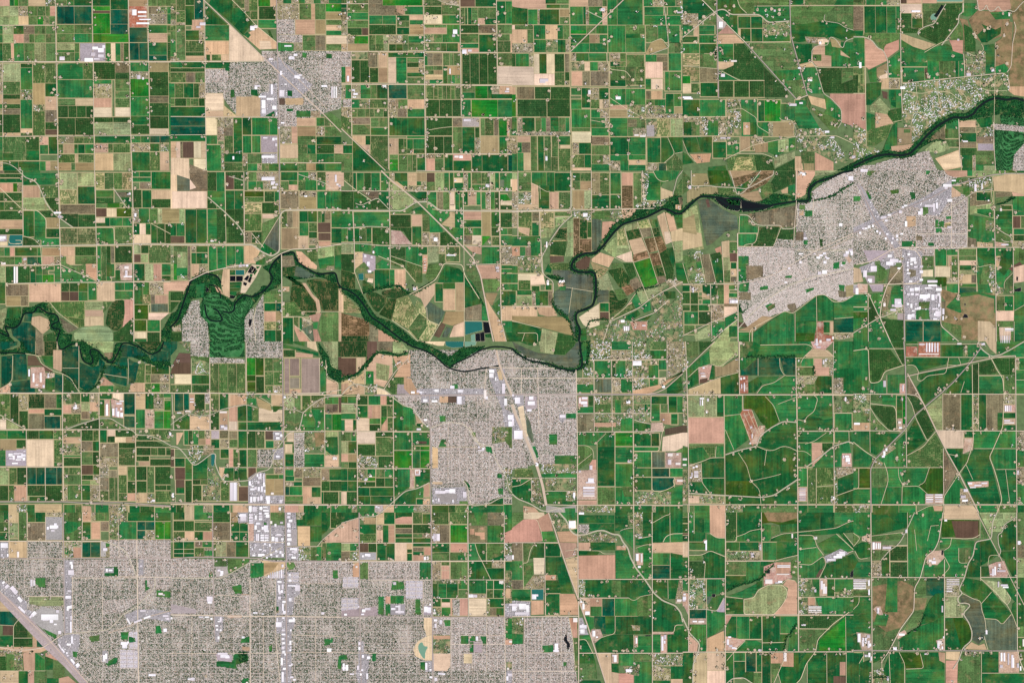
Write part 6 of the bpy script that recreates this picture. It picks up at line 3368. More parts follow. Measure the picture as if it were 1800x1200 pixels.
P o 230 810 270 810 260 880 240 960 290 1000 200 1020 205 940
P l 200 990 350 950 350 1050 260 1050
P c 310 1000 350 1000 350 1050 310 1050
R868,955 0g100
R960,990 0g100
P B 0 992 100 992 100 1085 0 1110
P g 0 1040 100 1030 100 1080 0 1120
P g 105 870 210 855 185 1010 170 1020
P d 105 880 180 1025 105 1075
P g 0 1140 100 1090 100 1200 0 1200
P g 105 1085 185 1040 260 1200 105 1200
P d 200 1040 355 1050 360 1200 260 1200
P t 370 1060 490 1060 490 1200 370 1200
P t 495 1060 612 1060 615 1200 495 1200
P g 440 985 470 975 530 975 540 1045 440 1045
P m 460 920 540 920 530 970 460 970
R550,670 570g655
R550,595 655g740
R600,690 670n690w720
P w 570 675 680 675 680 745 570 745
R600,750 690m740
R600,650 742m865
R550,600 742m865
R630,665 745w865
R665,700 748G830
R668,740 830h865
R700,730 745l830
R730,790 745n830
R735,790 830o865
R795,820 745g870
R820,860 745t870
P B 575 750 655 750 655 810 610 820 575 790
R750,790 655x740
R795,860 655g740
P z 615 830 740 870 740 915 650 920 620 880
P G 870 545 995 545 995 660 930 665 870 600
P g 870 600 980 670 960 710 890 705
P z 650 920 740 910 750 860 870 860 1000 860 1000 1190 760 1190 620 1080 630 950
P g 745 860 870 850 1000 880 1000 1000 850 960 750 1000 650 960
P z 745 890 880 870 990 900 990 1040 880 1040 760 1000
P g 865 710 1000 700 990 860 880 860
P m 920 650 990 650 990 800 880 800
P g 1000 545 1118 545 1118 690 1080 760 1060 860 1000 840
P n 1000 600 1035 600 1060 680 1030 700 1000 670
P G 1040 560 1118 548 1118 650 1060 740 1020 700
P m 1070 750 1125 720 1125 860 1050 860
P m 1120 600 1200 600 1200 680 1130 670
P k 1120 670 1170 640 1190 660 1120 710 1090 690
P w 1130 680 1200 660 1200 780 1130 790
P m 1125 540 1200 545 1200 630 1125 640
P w 1005 985 1130 985 1128 1055 1005 1055
R880,985 1005m1062g1125
P g 1130 810 1200 860 1200 940 1130 980
P g 1130 980 1200 950 1200 1200 1125 1200
P K 1130 835 1180 820 1180 850 1130 850
P K 1145 745 1160 745 1155 780 1145 770
P K 780 1005 800 1010 810 1035 765 1035
P K 780 930 790 930 790 950 780 950
P n 875 1055 960 1060 1000 1100 1000 1200 875 1200
P m 620 1060 760 1090 760 1190 620 1080
P g 620 1100 740 1195 620 1200
P m 1005 1060 1125 1060 1125 1200 1005 1200
P w 1025 1100 1108 1100 1108 1190 1030 1190
P h 940 770 1000 770 1050 870 970 850
P h 970 820 1050 820 1060 870 980 870
P h 960 660 1000 660 1000 760 950 760
P c 0 840 0 800 30 800
P o 615 920 650 920 640 1050 615 1050
L R 9 0 440 180 355 400 255 560 185 690 110 850 60 980 30 1100 20 1200 22
L R 12 30 90 150 340 300 570 350 660 360 1200
L R 8 350 660 240 800 200 920 185 1030 260 1200
L R 6 330 540 1200 540
L R 7 20 660 120 640 260 560 330 540 440 560 480 620 480 760 440 790 240 800
L R 5 570 540 575 750
L R 5 735 545 740 910
L R 6 990 240 1000 700 1005 1200
L R 6 615 800 615 1090 740 1195
L R 5 360 1050 615 1052
L R 5 0 800 480 795
L R 6 105 860 180 1025 200 1030 350 965
L R 6 0 1140 185 1030
L R 4 105 860 105 1200
L D 5 0 870 105 865
L D 4 0 958 100 958
L R 4 440 320 440 545
L R 5 690 200 690 540
L R 5 805 190 800 540
L R 4 440 445 800 445
L C 6 630 300 800 185 850 150 980 130
L D 5 860 250 980 230 970 150 980 40
L D 4 865 540 870 680 970 660
L C 5 1000 400 1060 440 1110 465 1110 500 1060 500 1040 480
L D 4 1118 270 1120 520
L R 5 1125 540 1125 860
L D 4 1060 830 1060 780 1120 720
L D 4 1130 985 1200 945
L D 5 1060 1190 1060 1100
L D 4 490 1060 490 1200
L D 4 1130 1060 1130 1200
L D 4 865 540 865 850
f 780 90 840 70 870 30 940 80 990 255 980 270 1020 310 1010 330 960 380 830 390 960 310 900 520 930 520 1110 500 1170 510 1140 295 1190 545 850 690 850 650 860 700 970 690 980 730 960 800 990 830 1010 860 1030 850 1105 940 1070 940 735 900 740 880 765 735 705 720 710 760 690 650 530 670 510 620 340 620 80 1050 90 1090 120 1120 90 870 720 1040 650 1030 760 1040 930 1180 780 1170 1010 620 1030 630 1030 680 180 1180 830 110 900 90 870 110 930 200
u 255 620 62 26 230 640 50 24 240 590 30 20 120 670 44 38 68 700 26 48 375 355 1 1 362 355 16 38 660 200 34 20 470 265 18 44 455 285 20 26 500 240 60 16 630 95 60 20 640 100 20 30 355 240 24 12 340 250 18 12 400 610 40 28 380 580 20 14 465 665 24 16 465 700 24 20 465 760 24 14 425 670 24 12 425 640 20 14 400 650 16 14 375 660 14 14 375 640 14 14 375 690 14 14 390 770 20 14 400 775 14 10 395 825 30 24 430 820 20 24 450 820 16 22 375 860 26 14 405 860 20 14 435 862 24 16 465 870 60 30 490 870 24 40 520 865 20 30 548 870 22 40 575 870 14 30 602 880 12 50 290 900 46 30 290 930 50 30 270 940 50 16 260 970 40 16 310 920 20 20 375 930 16 14 400 935 14 30 430 930 18 12 380 1010 30 20 410 1005 20 24 380 1030 26 16 555 965 40 12 575 985 34 40 595 935 14 20 565 1000 30 20 560 1035 30 14 460 955 14 20 430 965 20 12 445 960 14 16 410 980 20 10 520 770 70 16 525 800 60 12 500 820 50 10 580 825 40 20 590 860 20 20 100 760 30 16 110 775 20 12 15 825 20 44 345 595 10 14 690 65 30 10 850 95 16 50 900 90 8 40 210 930 16 24 610 960 8 60 625 970 14 40 625 1020 10 30 560 230 14 60 580 225 14 40 660 390 30 14 210 730 1 1 375 715 26 12
u 1035 1160 4 50 1047 1160 4 50 1059 1160 4 50 1071 1160 4 50 1083 1160 4 50 1095 1160 4 50 1065 1108 60 8 1065 1120 60 6 1030 265 14 20 945 205 10 10 1040 515 50 10 745 520 1 1 210 320 22 16 190 325 22 14 220 345 20 12 100 385 20 20 130 380 14 18 80 400 18 14 60 400 18 14 40 430 14 14 320 280 20 20 240 305 26 14 160 420 14 14 180 430 14 20 220 470 14 14 270 470 14 14 300 450 14 20 265 500 12 16 300 480 16 12 330 440 20 10 230 440 16 12 320 630 16 16 310 680 20 12
T 5 2 .004
P g 0 0 105 0 105 370 0 370
P G 0 190 50 190 60 340 50 370 0 365
P g 108 0 360 0 360 50 110 45
P d 110 55 260 55 345 170 220 210 190 280 150 295 115 280
P d 270 5 355 0 360 150 340 160
P g 240 235 365 235 365 360 240 360
P g 120 295 200 275 235 320 235 365 120 365
P y 325 295 365 295 365 365 325 365
P G 370 0 450 0 450 30 370 30
P Y 370 35 450 35 450 105 370 105
P Y 460 5 610 5 610 110 455 105
P G 620 25 770 25 770 105 620 105
P h 775 25 805 25 805 105 780 105
P g 805 25 890 20 880 70 830 110 805 110
P n 930 0 1005 0 1005 90 960 50
P g 900 50 960 90 1000 90 1000 110 850 115
P g 1010 0 1190 0 1040 90 1010 75
P g 1050 90 1200 10 1200 110 1060 110
P G 370 115 670 115 650 160 460 210 440 170 370 165
P g 665 115 820 115 800 150 660 180
P m 370 110 420 110 420 140 370 160
P G 450 230 640 200 820 165 760 220 680 290 640 330 500 445 445 320 480 280
P G 680 310 820 170 832 175 835 365 650 365
P d 840 165 880 155 880 365 840 365
P d 880 150 965 130 1040 240 882 238
P d 975 120 1095 115 1098 235 1045 235
P d 1100 115 1135 115 1135 235 1100 235
R242,368 882g1055
P m 1060 240 1135 240 1135 370 1062 370
R115,200 1140x1165g1200
R200,370 1142g1200
P o 380 250 440 320 500 460 460 410 380 370
P d 380 370 480 400 500 460 440 520 410 430 380 390
P d 440 530 500 470 575 620 520 690
P G 380 640 435 545 510 700 378 800
P s 380 805 510 710 575 640 630 745 630 882 378 882
P l 510 470 620 375 628 622 585 622
R370,625 630o755
R370,625 755G835
R370,625 845h882G935
R370,625 935o1055
R500,625 1012G1050
R370,440 1060x1140
R445,498 1060y1140
R500,540 1055G1140
R545,582 1055y1140
R585,625 1050G1142
P w 590 628 775 628 775 750 645 750
R630,675 780G840
P y 780 680 845 680 840 760 770 790
P G 650 755 770 755 760 790 830 795 740 920 690 840
P o 632 750 680 840 730 920 640 1070 632 1070
P g 640 1090 730 950 840 1140 640 1140
P x 750 1030 800 1040 840 1140 750 1140
P g 845 630 1040 630 985 750 848 750
P G 848 755 980 755 955 810 1000 980 1040 1140 860 1140 760 930 830 790
P g 1045 630 1142 630 1142 750 990 750
P g 990 755 1145 755 1145 895 1000 895 965 810
P g 1000 900 1145 900 1145 1140 1050 1140 1040 1060
P y 800 985 950 980 950 1020 820 1030
P h 1150 630 1200 640 1200 760 1150 760
R765,880 1150g1200
R880,1000 1148x1200
R1000,1200 1148g1200
R630,760 1180x1200
P h 0 375 115 375 115 500 0 500
R500,625 0p115
P m 0 500 115 500 115 570 0 570
P m 120 375 300 375 300 440 120 430
P g 200 380 300 380 300 450 205 440
P d 120 450 280 450 300 470 302 625 250 620 140 490
P m 120 500 250 620 240 685 160 620 120 620
R380,625 305G345b368
P y 310 540 345 540 345 625 310 625
P x 345 580 380 580 340 640 320 640
P g 0 630 118 630 118 790 0 710
P g 0 720 140 820 110 880 0 880
P G 120 630 330 650 160 800 120 780
P g 180 820 370 640 370 880 220 880
P x 220 730 290 730 300 750 200 820 190 800
P h 130 830 210 850 200 880 140 880
R890,1030 0g35
R890,1030 37B118
R1035,1140 0g118
P m 130 895 230 890 245 960 235 1020 130 1020
P g 130 1025 235 1025 200 1140 130 1140
P g 240 890 345 890 345 1020 245 1020
P g 350 890 535 885 500 990 460 1015 350 1010
P B 540 885 630 885 630 1070 510 1070 465 1015 505 990
P g 345 1025 460 1020 515 1070 505 1140 345 1140
P g 210 1025 335 1025 335 1140 200 1140
P y 505 1070 632 1070 632 1140 505 1140
R1150,1200 0h120
R1150,1200 135G320g440
P g 440 1200 530 1155 630 1155 630 1200
P p 560 1155 630 1155 625 1190 570 1190
P n 640 1150 840 1150 880 1200 640 1200
R1150,1200 870g1010
R1150,1200 1025m1145G1200
L A 12 380 225 420 300 500 450 580 620 660 780 750 940 850 1140 880 1200
L R 11 355 0 365 150 370 370 370 600
L R 9 900 40 830 140 700 290 620 360 500 460 430 520 360 620 240 740 150 830 120 900 125 1200
L A 9 375 245 500 215 700 175 820 150 960 120 1040 105 1140 100
L R 6 1140 100 1145 700 1150 1200
L C 8 1200 0 1100 60 1030 95 970 105 920 70 890 40 880 0
L R 6 0 368 380 370 450 380 500 450
L R 6 640 370 1200 370
L R 6 580 625 1200 628
L R 6 0 1145 1200 1145
L D 7 970 120 1010 200 1050 260 1060 370 1050 600 980 760 955 810 990 900 1020 1000 1045 1110 1010 1200
L D 7 360 165 220 210 190 280 150 292 115 290 110 200 105 50 0 65
L D 6 835 160 840 600 845 700 800 850 740 930 635 1090 635 1200
L R 5 632 750 635 1080
L D 5 380 165 430 165 460 210 445 270 480 280 520 240 650 225 670 115
L D 4 260 0 345 165
L D 5 380 390 410 440 440 540 520 700 580 630
L D 5 378 800 490 740 530 690
L D 6 0 705 80 770 160 820
L D 6 120 435 230 450 280 450 300 480 305 620
L D 5 115 460 170 550 250 625 330 630
L D 5 215 850 240 920 245 980 195 1140
L D 4 315 890 320 960 345 1000 340 1140
L D 4 350 1015 460 1015 520 1070
L D 4 535 885 500 990 460 1010
L D 5 440 1200 530 1155 620 1150
L R 5 0 625 330 628
L R 5 370 620 375 885
L D 5 130 885 630 885
L D 5 110 50 355 50
L D 5 360 110 1140 112
L D 5 370 20 890 18
L D 4 880 150 880 625
L D 4 880 238 1045 238
L D 4 850 752 1145 752
L D 4 1005 898 1145 898
L D 4 1070 900 1100 1140
L D 4 755 370 755 625
L D 4 628 370 628 620
L D 4 660 165 760 170 740 115
L D 4 235 235 235 365
L D 4 120 365 115 600 118 780
L D 4 780 280 755 360
L D 4 790 860 840 970
L D 4 0 1040 38 1030 38 890
L D 4 660 790 720 800
L D 4 1140 270 1200 270
L D 4 1050 498 1050 500
f 90 50 90 260 130 350 70 380 70 330 100 330 10 400 10 490 40 490 90 480 100 550 90 600 145 560 190 390 340 400 610 340 700 590 700 610 850 435 870 440 855 540 870 550 870 570 1080 260 1120 240 1070 360 1075 400 1150 130 1160 150 1165 1110 1160 970 1170 980 1160 900 1160 750 1160 680 1180 650 1170 700 1080 420 340 930 360 910 350 1000 370 995 390 980 740 960 735 930 360 710 350 790 310 830 305 820 80 1160 50 1160 100 1160 600 330 640 330 1120 730 790 40 790 70 930 620 725 800 880 20 900 20 920 20 1190 760 1190 1000 10 900
u 464 15 36 10 510 10 10 64 530 10 10 64 548 10 10 64 568 10 10 64 588 10 10 64 460 85 140 6 345 305 8 44 640 85 1 1 210 275 18 44 1065 450 8 40 1077 450 8 40 1090 450 8 40 1103 450 8 40 1060 550 40 10 1060 566 70 10 775 1035 30 20 755 1080 34 20 765 1110 40 14 805 990 30 12 850 1005 50 10 900 990 40 10 820 1020 40 8 510 1072 50 8 510 1088 50 8 510 1104 50 8 510 1120 50 8 574 1072 52 8 574 1088 52 8 574 1104 52 8 574 1120 52 8 315 560 20 16 320 600 20 12 210 770 14 30 200 800 20 14 225 750 14 20 730 10 30 12 900 10 24 16 5 570 40 14 340 400 8 16 1150 905 14 30
T 5 3 .002
P g 0 0 120 0 120 150 60 170 0 145
P m 0 140 60 185 10 240 0 230
P g 0 60 30 90 0 110
P y 60 170 120 150 120 210 60 200
P G 60 210 122 210 122 310 40 330 10 270 0 270 0 240
P G 0 290 40 350 10 400 0 400
P g 30 350 122 345 122 455 0 455 0 410
P G 130 0 430 0 370 110 130 165
P G 130 15 240 20 310 80 350 70 360 110 130 160
P m 130 165 350 140 330 200 130 200
P g 380 130 440 0 628 0 600 200 570 265 510 310 480 455 385 455
P g 385 0 628 0 600 160 600 220 560 265 520 300 385 330
P y 130 205 195 205 195 262 130 262
P x 200 230 280 230 265 262 200 262
P m 130 265 250 265 195 335 130 330
R238,340 258d378
R348,455 260d380
P x 130 340 195 335 200 455 130 455
P G 200 330 250 285 252 455 203 440
P n 635 0 880 0 890 48 635 50
P B 620 52 888 52 888 165 830 185 620 175
P k 690 60 880 60 880 180 720 180
P g 610 180 690 185 680 240 610 255
P y 510 310 560 270 630 265 640 320 590 370 520 365
P K 620 265 635 265 630 302 618 300
P g 690 190 850 200 840 310 810 370 780 455 500 455 500 370 590 370 640 320 640 265 680 250
P m 740 250 830 245 830 320 800 355 740 355
P G 860 215 892 208 892 455 790 455 810 350 850 300
P m 890 50 970 180 895 190
P l 885 0 1140 0 1140 30 1065 80 1050 135 980 135 960 160
P G 1060 85 1148 35 1148 265 1040 270 1020 200 1020 150 1050 150
P G 1040 275 1150 270 1150 455 1120 455 1060 330 1025 300
P g 895 200 965 190 1020 300 950 350 895 375
P G 895 200 960 200 1010 290 950 340 895 375
P G 895 380 950 380 955 450 895 455
P y 950 370 1000 350 1060 340 1090 420 1080 460 960 450
P m 1155 0 1200 0 1200 230 1155 200
P o 1155 230 1200 230 1200 320 1155 320
P l 1155 320 1200 320 1200 455 1155 455
P x 0 465 120 465 120 590 0 590
P m 0 545 120 545 120 590 0 590
P G 0 595 45 595 40 650 0 680
P G 45 595 122 595 122 850 60 840 0 850 0 690
P y 20 840 120 855 130 965 60 965
P G 0 860 20 850 50 960 0 965
P m 130 465 455 465 430 530 425 690 340 800 255 970 135 970
P z 135 520 340 480 425 520 425 680 330 810 230 840 135 760
P g 240 460 310 460 310 700 220 700
P g 170 700 250 720 230 800 140 790
P y 140 680 160 660 190 660 210 720 180 720
P m 455 465 510 465 510 585 435 585 440 530
P t 512 462 638 462 638 585 515 585
P m 435 590 500 590 530 620 500 690 460 790 370 830 340 840 430 700
P G 540 610 580 570 638 565 638 720 560 770 470 790 500 690
P g 320 900 380 850 470 800 560 770 638 720 638 970 320 970
P z 430 600 520 600 500 680 430 690
P y 310 850 360 825 380 850 310 890
P K 420 830 445 820 440 835 425 838
P y 580 900 640 880 640 970 600 965
P x 640 465 745 465 745 590 645 588
P l 645 590 745 590 740 640 790 660 780 700 770 735 645 735
P G 648 740 770 740 830 800 825 890 760 960 648 965
P B 700 740 770 740 830 800 825 890 760 960
P G 750 550 790 460 900 480 975 550 900 640 870 600 830 600 780 560
P l 900 470 1030 490 1110 600 1080 650 1040 620 930 500
P G 1030 460 1150 460 1200 640 1150 640 1110 600 1080 550
P G 905 640 975 555 1060 650 1110 710 1040 790 1010 750 920 740
P e 750 590 790 580 860 610 895 640 925 750 930 870 880 930 830 890 830 800 770 730 830 660 760 640
P e 925 755 1010 755 1045 790 1110 720 1148 800 1150 965 960 965 920 870
P n 780 960 830 910 880 935 920 920 940 965
P G 1120 640 1150 620 1150 780 1110 700
P G 1155 465 1200 460 1200 640 1155 560
P m 1155 700 1200 700 1200 870 1155 870
P G 1155 560 1200 650 1200 800 1155 800
R880,965 1155g1200
R985,1145 0g70
P G 0 985 75 1000 40 1060 40 1200 0 1200
P G 45 1060 130 1030 130 1200 45 1200
P G 135 985 250 985 220 1040 200 1030 140 1060
P h 135 1105 255 1105 255 1200 135 1200
P G 215 1100 260 980 330 985 360 1060 360 1200 260 1200 210 1120
P B 325 985 470 985 490 1090 370 1095 350 1030
P G 470 985 640 985 640 1200 370 1200 370 1100 495 1095
P g 370 1100 640 1100 640 1200 370 1200
P p 598 980 645 985 645 1060 605 1040
P n 650 978 750 978 740 1040 650 1030
P p 650 1040 735 1040 730 1200 650 1200
P m 755 985 895 980 895 1200 730 1200 740 1060
P G 905 978 1020 980 1020 1125 905 1125
P y 1022 978 1165 978 1165 1125 1022 1125
P G 905 1130 1200 1128 1200 1200 905 1200
P m 1165 980 1200 980 1200 1090 1180 1090
P h 780 975 880 975 880 1010 780 1010
L R 7 122 0 128 460 130 700 132 1200
L R 6 130 455 780 458
L R 6 895 455 1150 455
L R 9 0 970 1200 972
L C 6 430 0 380 110 340 190 310 230 250 270 195 335
L R 7 630 0 600 200 570 265 510 310 470 460 430 530 425 690 330 820 250 975 205 1040
L C 8 1010 0 980 60 970 185 860 205 840 310 810 350 780 460 740 540 770 565 730 600 740 640 790 635 825 650 770 710 815 780 835 840 830 900 770 950 740 1040 700 1100
L A 7 870 0 950 160 1040 330 1130 510 1200 650
L C 6 1150 30 1060 85 1045 140 1015 155 1020 230 1040 270 1020 310
L R 7 1148 0 1153 970 1170 1040 1200 1110
L D 6 620 180 690 178 780 185 850 180 890 155
L D 5 690 180 680 240 640 265
L D 4 890 50 890 180
L R 6 640 330 640 970
L D 5 640 310 680 385 640 430
L D 5 890 460 1000 560 1080 650 1120 720 1148 800
L D 6 895 380 895 480
L D 5 760 565 850 610 895 620 900 680 925 750 935 850
L D 5 900 640 970 560
L D 5 920 745 1010 750 1045 790 1110 715
L D 5 1080 650 1110 610 1080 560
L D 4 770 735 645 738
L D 5 920 870 945 965
L D 4 740 250 740 355 800 355
L D 4 255 240 255 455
L D 4 255 340 380 345
L D 4 380 0 382 455
L D 5 200 262 260 265
L D 4 0 590 122 590
L D 5 40 595 40 640 0 680
L D 5 0 145 50 180 0 240
L D 5 10 270 40 330 100 320
L D 4 545 95 600 90
L D 4 545 95 520 200
L D 4 430 120 445 270
L D 5 320 980 360 1060 360 1200
L D 5 250 980 260 1200
L D 5 470 990 495 1095 370 1100
L D 5 320 905 320 970
L D 5 635 45 885 50
L D 4 900 980 900 1200
L D 5 905 1128 1200 1128
L D 5 750 590 645 590
L D 4 945 370 955 300 1020 300
L D 4 128 165 350 140
L V 4 380 850 470 800 500 720
L D 5 380 230 310 232
L D 5 200 1030 200 1100
L D 5 40 1060 75 1000
L V 4 140 1160 250 1160
f 90 190 100 160 170 430 150 430 190 440 525 345 540 370 230 715 170 690 280 950 300 960 620 920 610 960 200 1050 200 1100 250 1190 190 1130 80 1000 110 1000 890 885 910 880 935 830 790 990 860 990 820 985 990 20 970 15 1170 215 1030 390 240 440 330 450 90 880 80 920 600 460 510 460 450 990 520 990 240 1160 490 20 700 1190
u 135 210 14 50 155 215 10 40 172 215 10 40 185 215 8 40 205 240 60 16 0 470 88 6 0 482 88 6 0 494 88 6 0 506 88 6 0 518 88 6 0 530 88 6 103 475 12 40 105 540 10 40 655 468 90 5 655 480 90 5 655 492 90 5 655 504 90 5 655 516 40 5 655 528 40 5 655 540 40 5 655 552 40 5 975 395 12 50 990 380 12 60 1010 405 60 12 960 430 40 8 1015 390 14 10 1015 485 10 40 1035 505 50 12 1050 520 40 10 1020 360 14 20 530 330 20 20 550 340 30 20 560 320 14 10 165 670 16 40 1155 200 20 26 30 850 20 60 60 880 14 60 80 880 12 40 95 860 20 20 100 900 14 50 110 920 14 20 590 900 30 30 590 925 16 30 620 940 10 20 930 825 12 30 1035 985 12 60 1055 985 12 60 1085 990 10 80 1110 1000 14 90 1120 1020 10 70 1150 1060 14 30 1030 1070 20 20 105 985 14 30 80 1000 20 14 120 1010 10 30 620 655 10 40 640 50 18 12 365 120 14 24 320 850 40 14 1190 890 10 50 280 945 24 20 235 1150 14 30 500 990 20 8 910 1 1 1
u 630 870 8 14 620 680 10 20 1170 1080 10 30
"""

# ------------------------------------------------------------------ colours (as seen, sRGB 0-255)
def lin(c):
    out = []
    for v in c:
        v = v / 255.0
        out.append((v / 12.92 if v <= 0.04045 else ((v + 0.055) / 1.055) ** 2.4) / GAIN)
    return np.array(out)

COL = {
 'g': (38, 114, 62), 'G': (20, 92, 48), 'b': (24, 120, 40), 'B': (44, 86, 30), 't': (2, 80, 60),
 'l': (150, 162, 115), 'm': (88, 118, 68), 'o': (126, 116, 92), 'e': (84, 100, 86), 'k': (102, 82, 68),
 'n': (208, 176, 143), 'w': (230, 204, 174), 'p': (198, 158, 132), 'a': (166, 146, 108),
 'c': (176, 166, 168), 'y': (198, 164, 146), 'Y': (172, 112, 88), 'z': (134, 122, 86), 'u': (140, 165, 120),
 'x': (158, 148, 116), 'h': (110, 132, 88), 'H': (202, 193, 182), 'J': (216, 203, 196),
 'I': (174, 168, 172), 'M': (186, 176, 190), 'F': (60, 124, 72), 'V': (34, 88, 46),
 'X': (158, 142, 132), 'K': (8, 12, 20), 'Q': (40, 112, 102), 'q': (124, 168, 144),
 'd': (72, 102, 56), 's': (116, 130, 82), 'r': (176, 164, 120), 'D': (92, 98, 60), 'R': (150, 122, 92), 'S': (130, 130, 90),
}
# orchards: crown colour, share of trees missing, pitch of rows
ORCH = {'d': ((32, 78, 38), .05, 15), 's': ((50, 96, 48), .16, 16), 'r': ((80, 112, 62), .42, 18),
        'D': ((20, 72, 34), .20, 14), 'R': ((76, 70, 42), .30, 17), 'S': ((50, 86, 46), .30, 16)}
WORD = {'g': 'mid green crop', 'G': 'deep green crop', 'b': 'vivid green crop', 'B': 'dark olive green crop', 't': 'dark teal green crop',
 'l': 'pale yellow green pasture', 'm': 'dull mottled green pasture', 'o': 'grey brown fallow', 'e': 'dark grey green crop', 'k': 'dark brown bare',
 'n': 'tan bare earth', 'w': 'pale tan bare earth', 'p': 'pinkish bare earth', 'a': 'straw coloured dry', 'c': 'grey paved lot', 'y': 'pinkish dirt yard', 'Y': 'red brown feedlot',
 'z': 'brown and green dry grass', 'u': 'pale mint green crop', 'x': 'worn farmyard', 'h': 'green smallholding', 'H': 'leafy town block',
 'J': 'pale new suburb', 'I': 'grey industrial lot', 'M': 'mobile home park', 'F': 'golf course', 'X': 'grey ruled nursery',
 'd': 'dense dark green', 's': 'speckled mid green', 'r': 'sparse young', 'D': 'dark gap-ridden', 'R': 'thin brownish', 'S': 'spotty green'}
NAME = {'g': 'crop_field', 'G': 'crop_field', 'b': 'crop_field', 'B': 'crop_field', 't': 'crop_field', 'l': 'pasture_field', 'm': 'pasture_field',
 'o': 'fallow_field', 'e': 'crop_field', 'k': 'bare_field', 'n': 'bare_field', 'w': 'bare_field', 'p': 'bare_field', 'a': 'dry_field', 'c': 'paved_ground',
 'y': 'dirt_ground', 'Y': 'feedlot_ground', 'z': 'dry_grass_field', 'u': 'crop_field', 'x': 'farmyard_ground', 'h': 'smallholding_land', 'H': 'town_ground', 'J': 'suburb_ground',
 'I': 'industrial_ground', 'M': 'mobile_home_ground', 'F': 'golf_course_lawn', 'X': 'nursery_field'}

# ------------------------------------------------------------------ materials
def nodes_of(name):
    m = bpy.data.materials.new(name)
    m.use_nodes = True
    nt = m.node_tree
    b = nt.nodes['Principled BSDF']
    return m, nt, b

def mth(nt, op, a, b=None, c=None):
    n = nt.nodes.new('ShaderNodeMath'); n.operation = op
    for i, v in enumerate((a, b, c)):
        if v is None: continue
        if isinstance(v, (int, float)): n.inputs[i].default_value = v
        else: nt.links.new(v, n.inputs[i])
    return n.outputs[0]

def noise(nt, vec, scale, detail=2.0, rough=0.55):
    n = nt.nodes.new('ShaderNodeTexNoise')
    n.inputs['Scale'].default_value = scale
    n.inputs['Detail'].default_value = detail
    n.inputs['Roughness'].default_value = rough
    nt.links.new(vec, n.inputs['Vector'])
    return n.outputs['Fac']

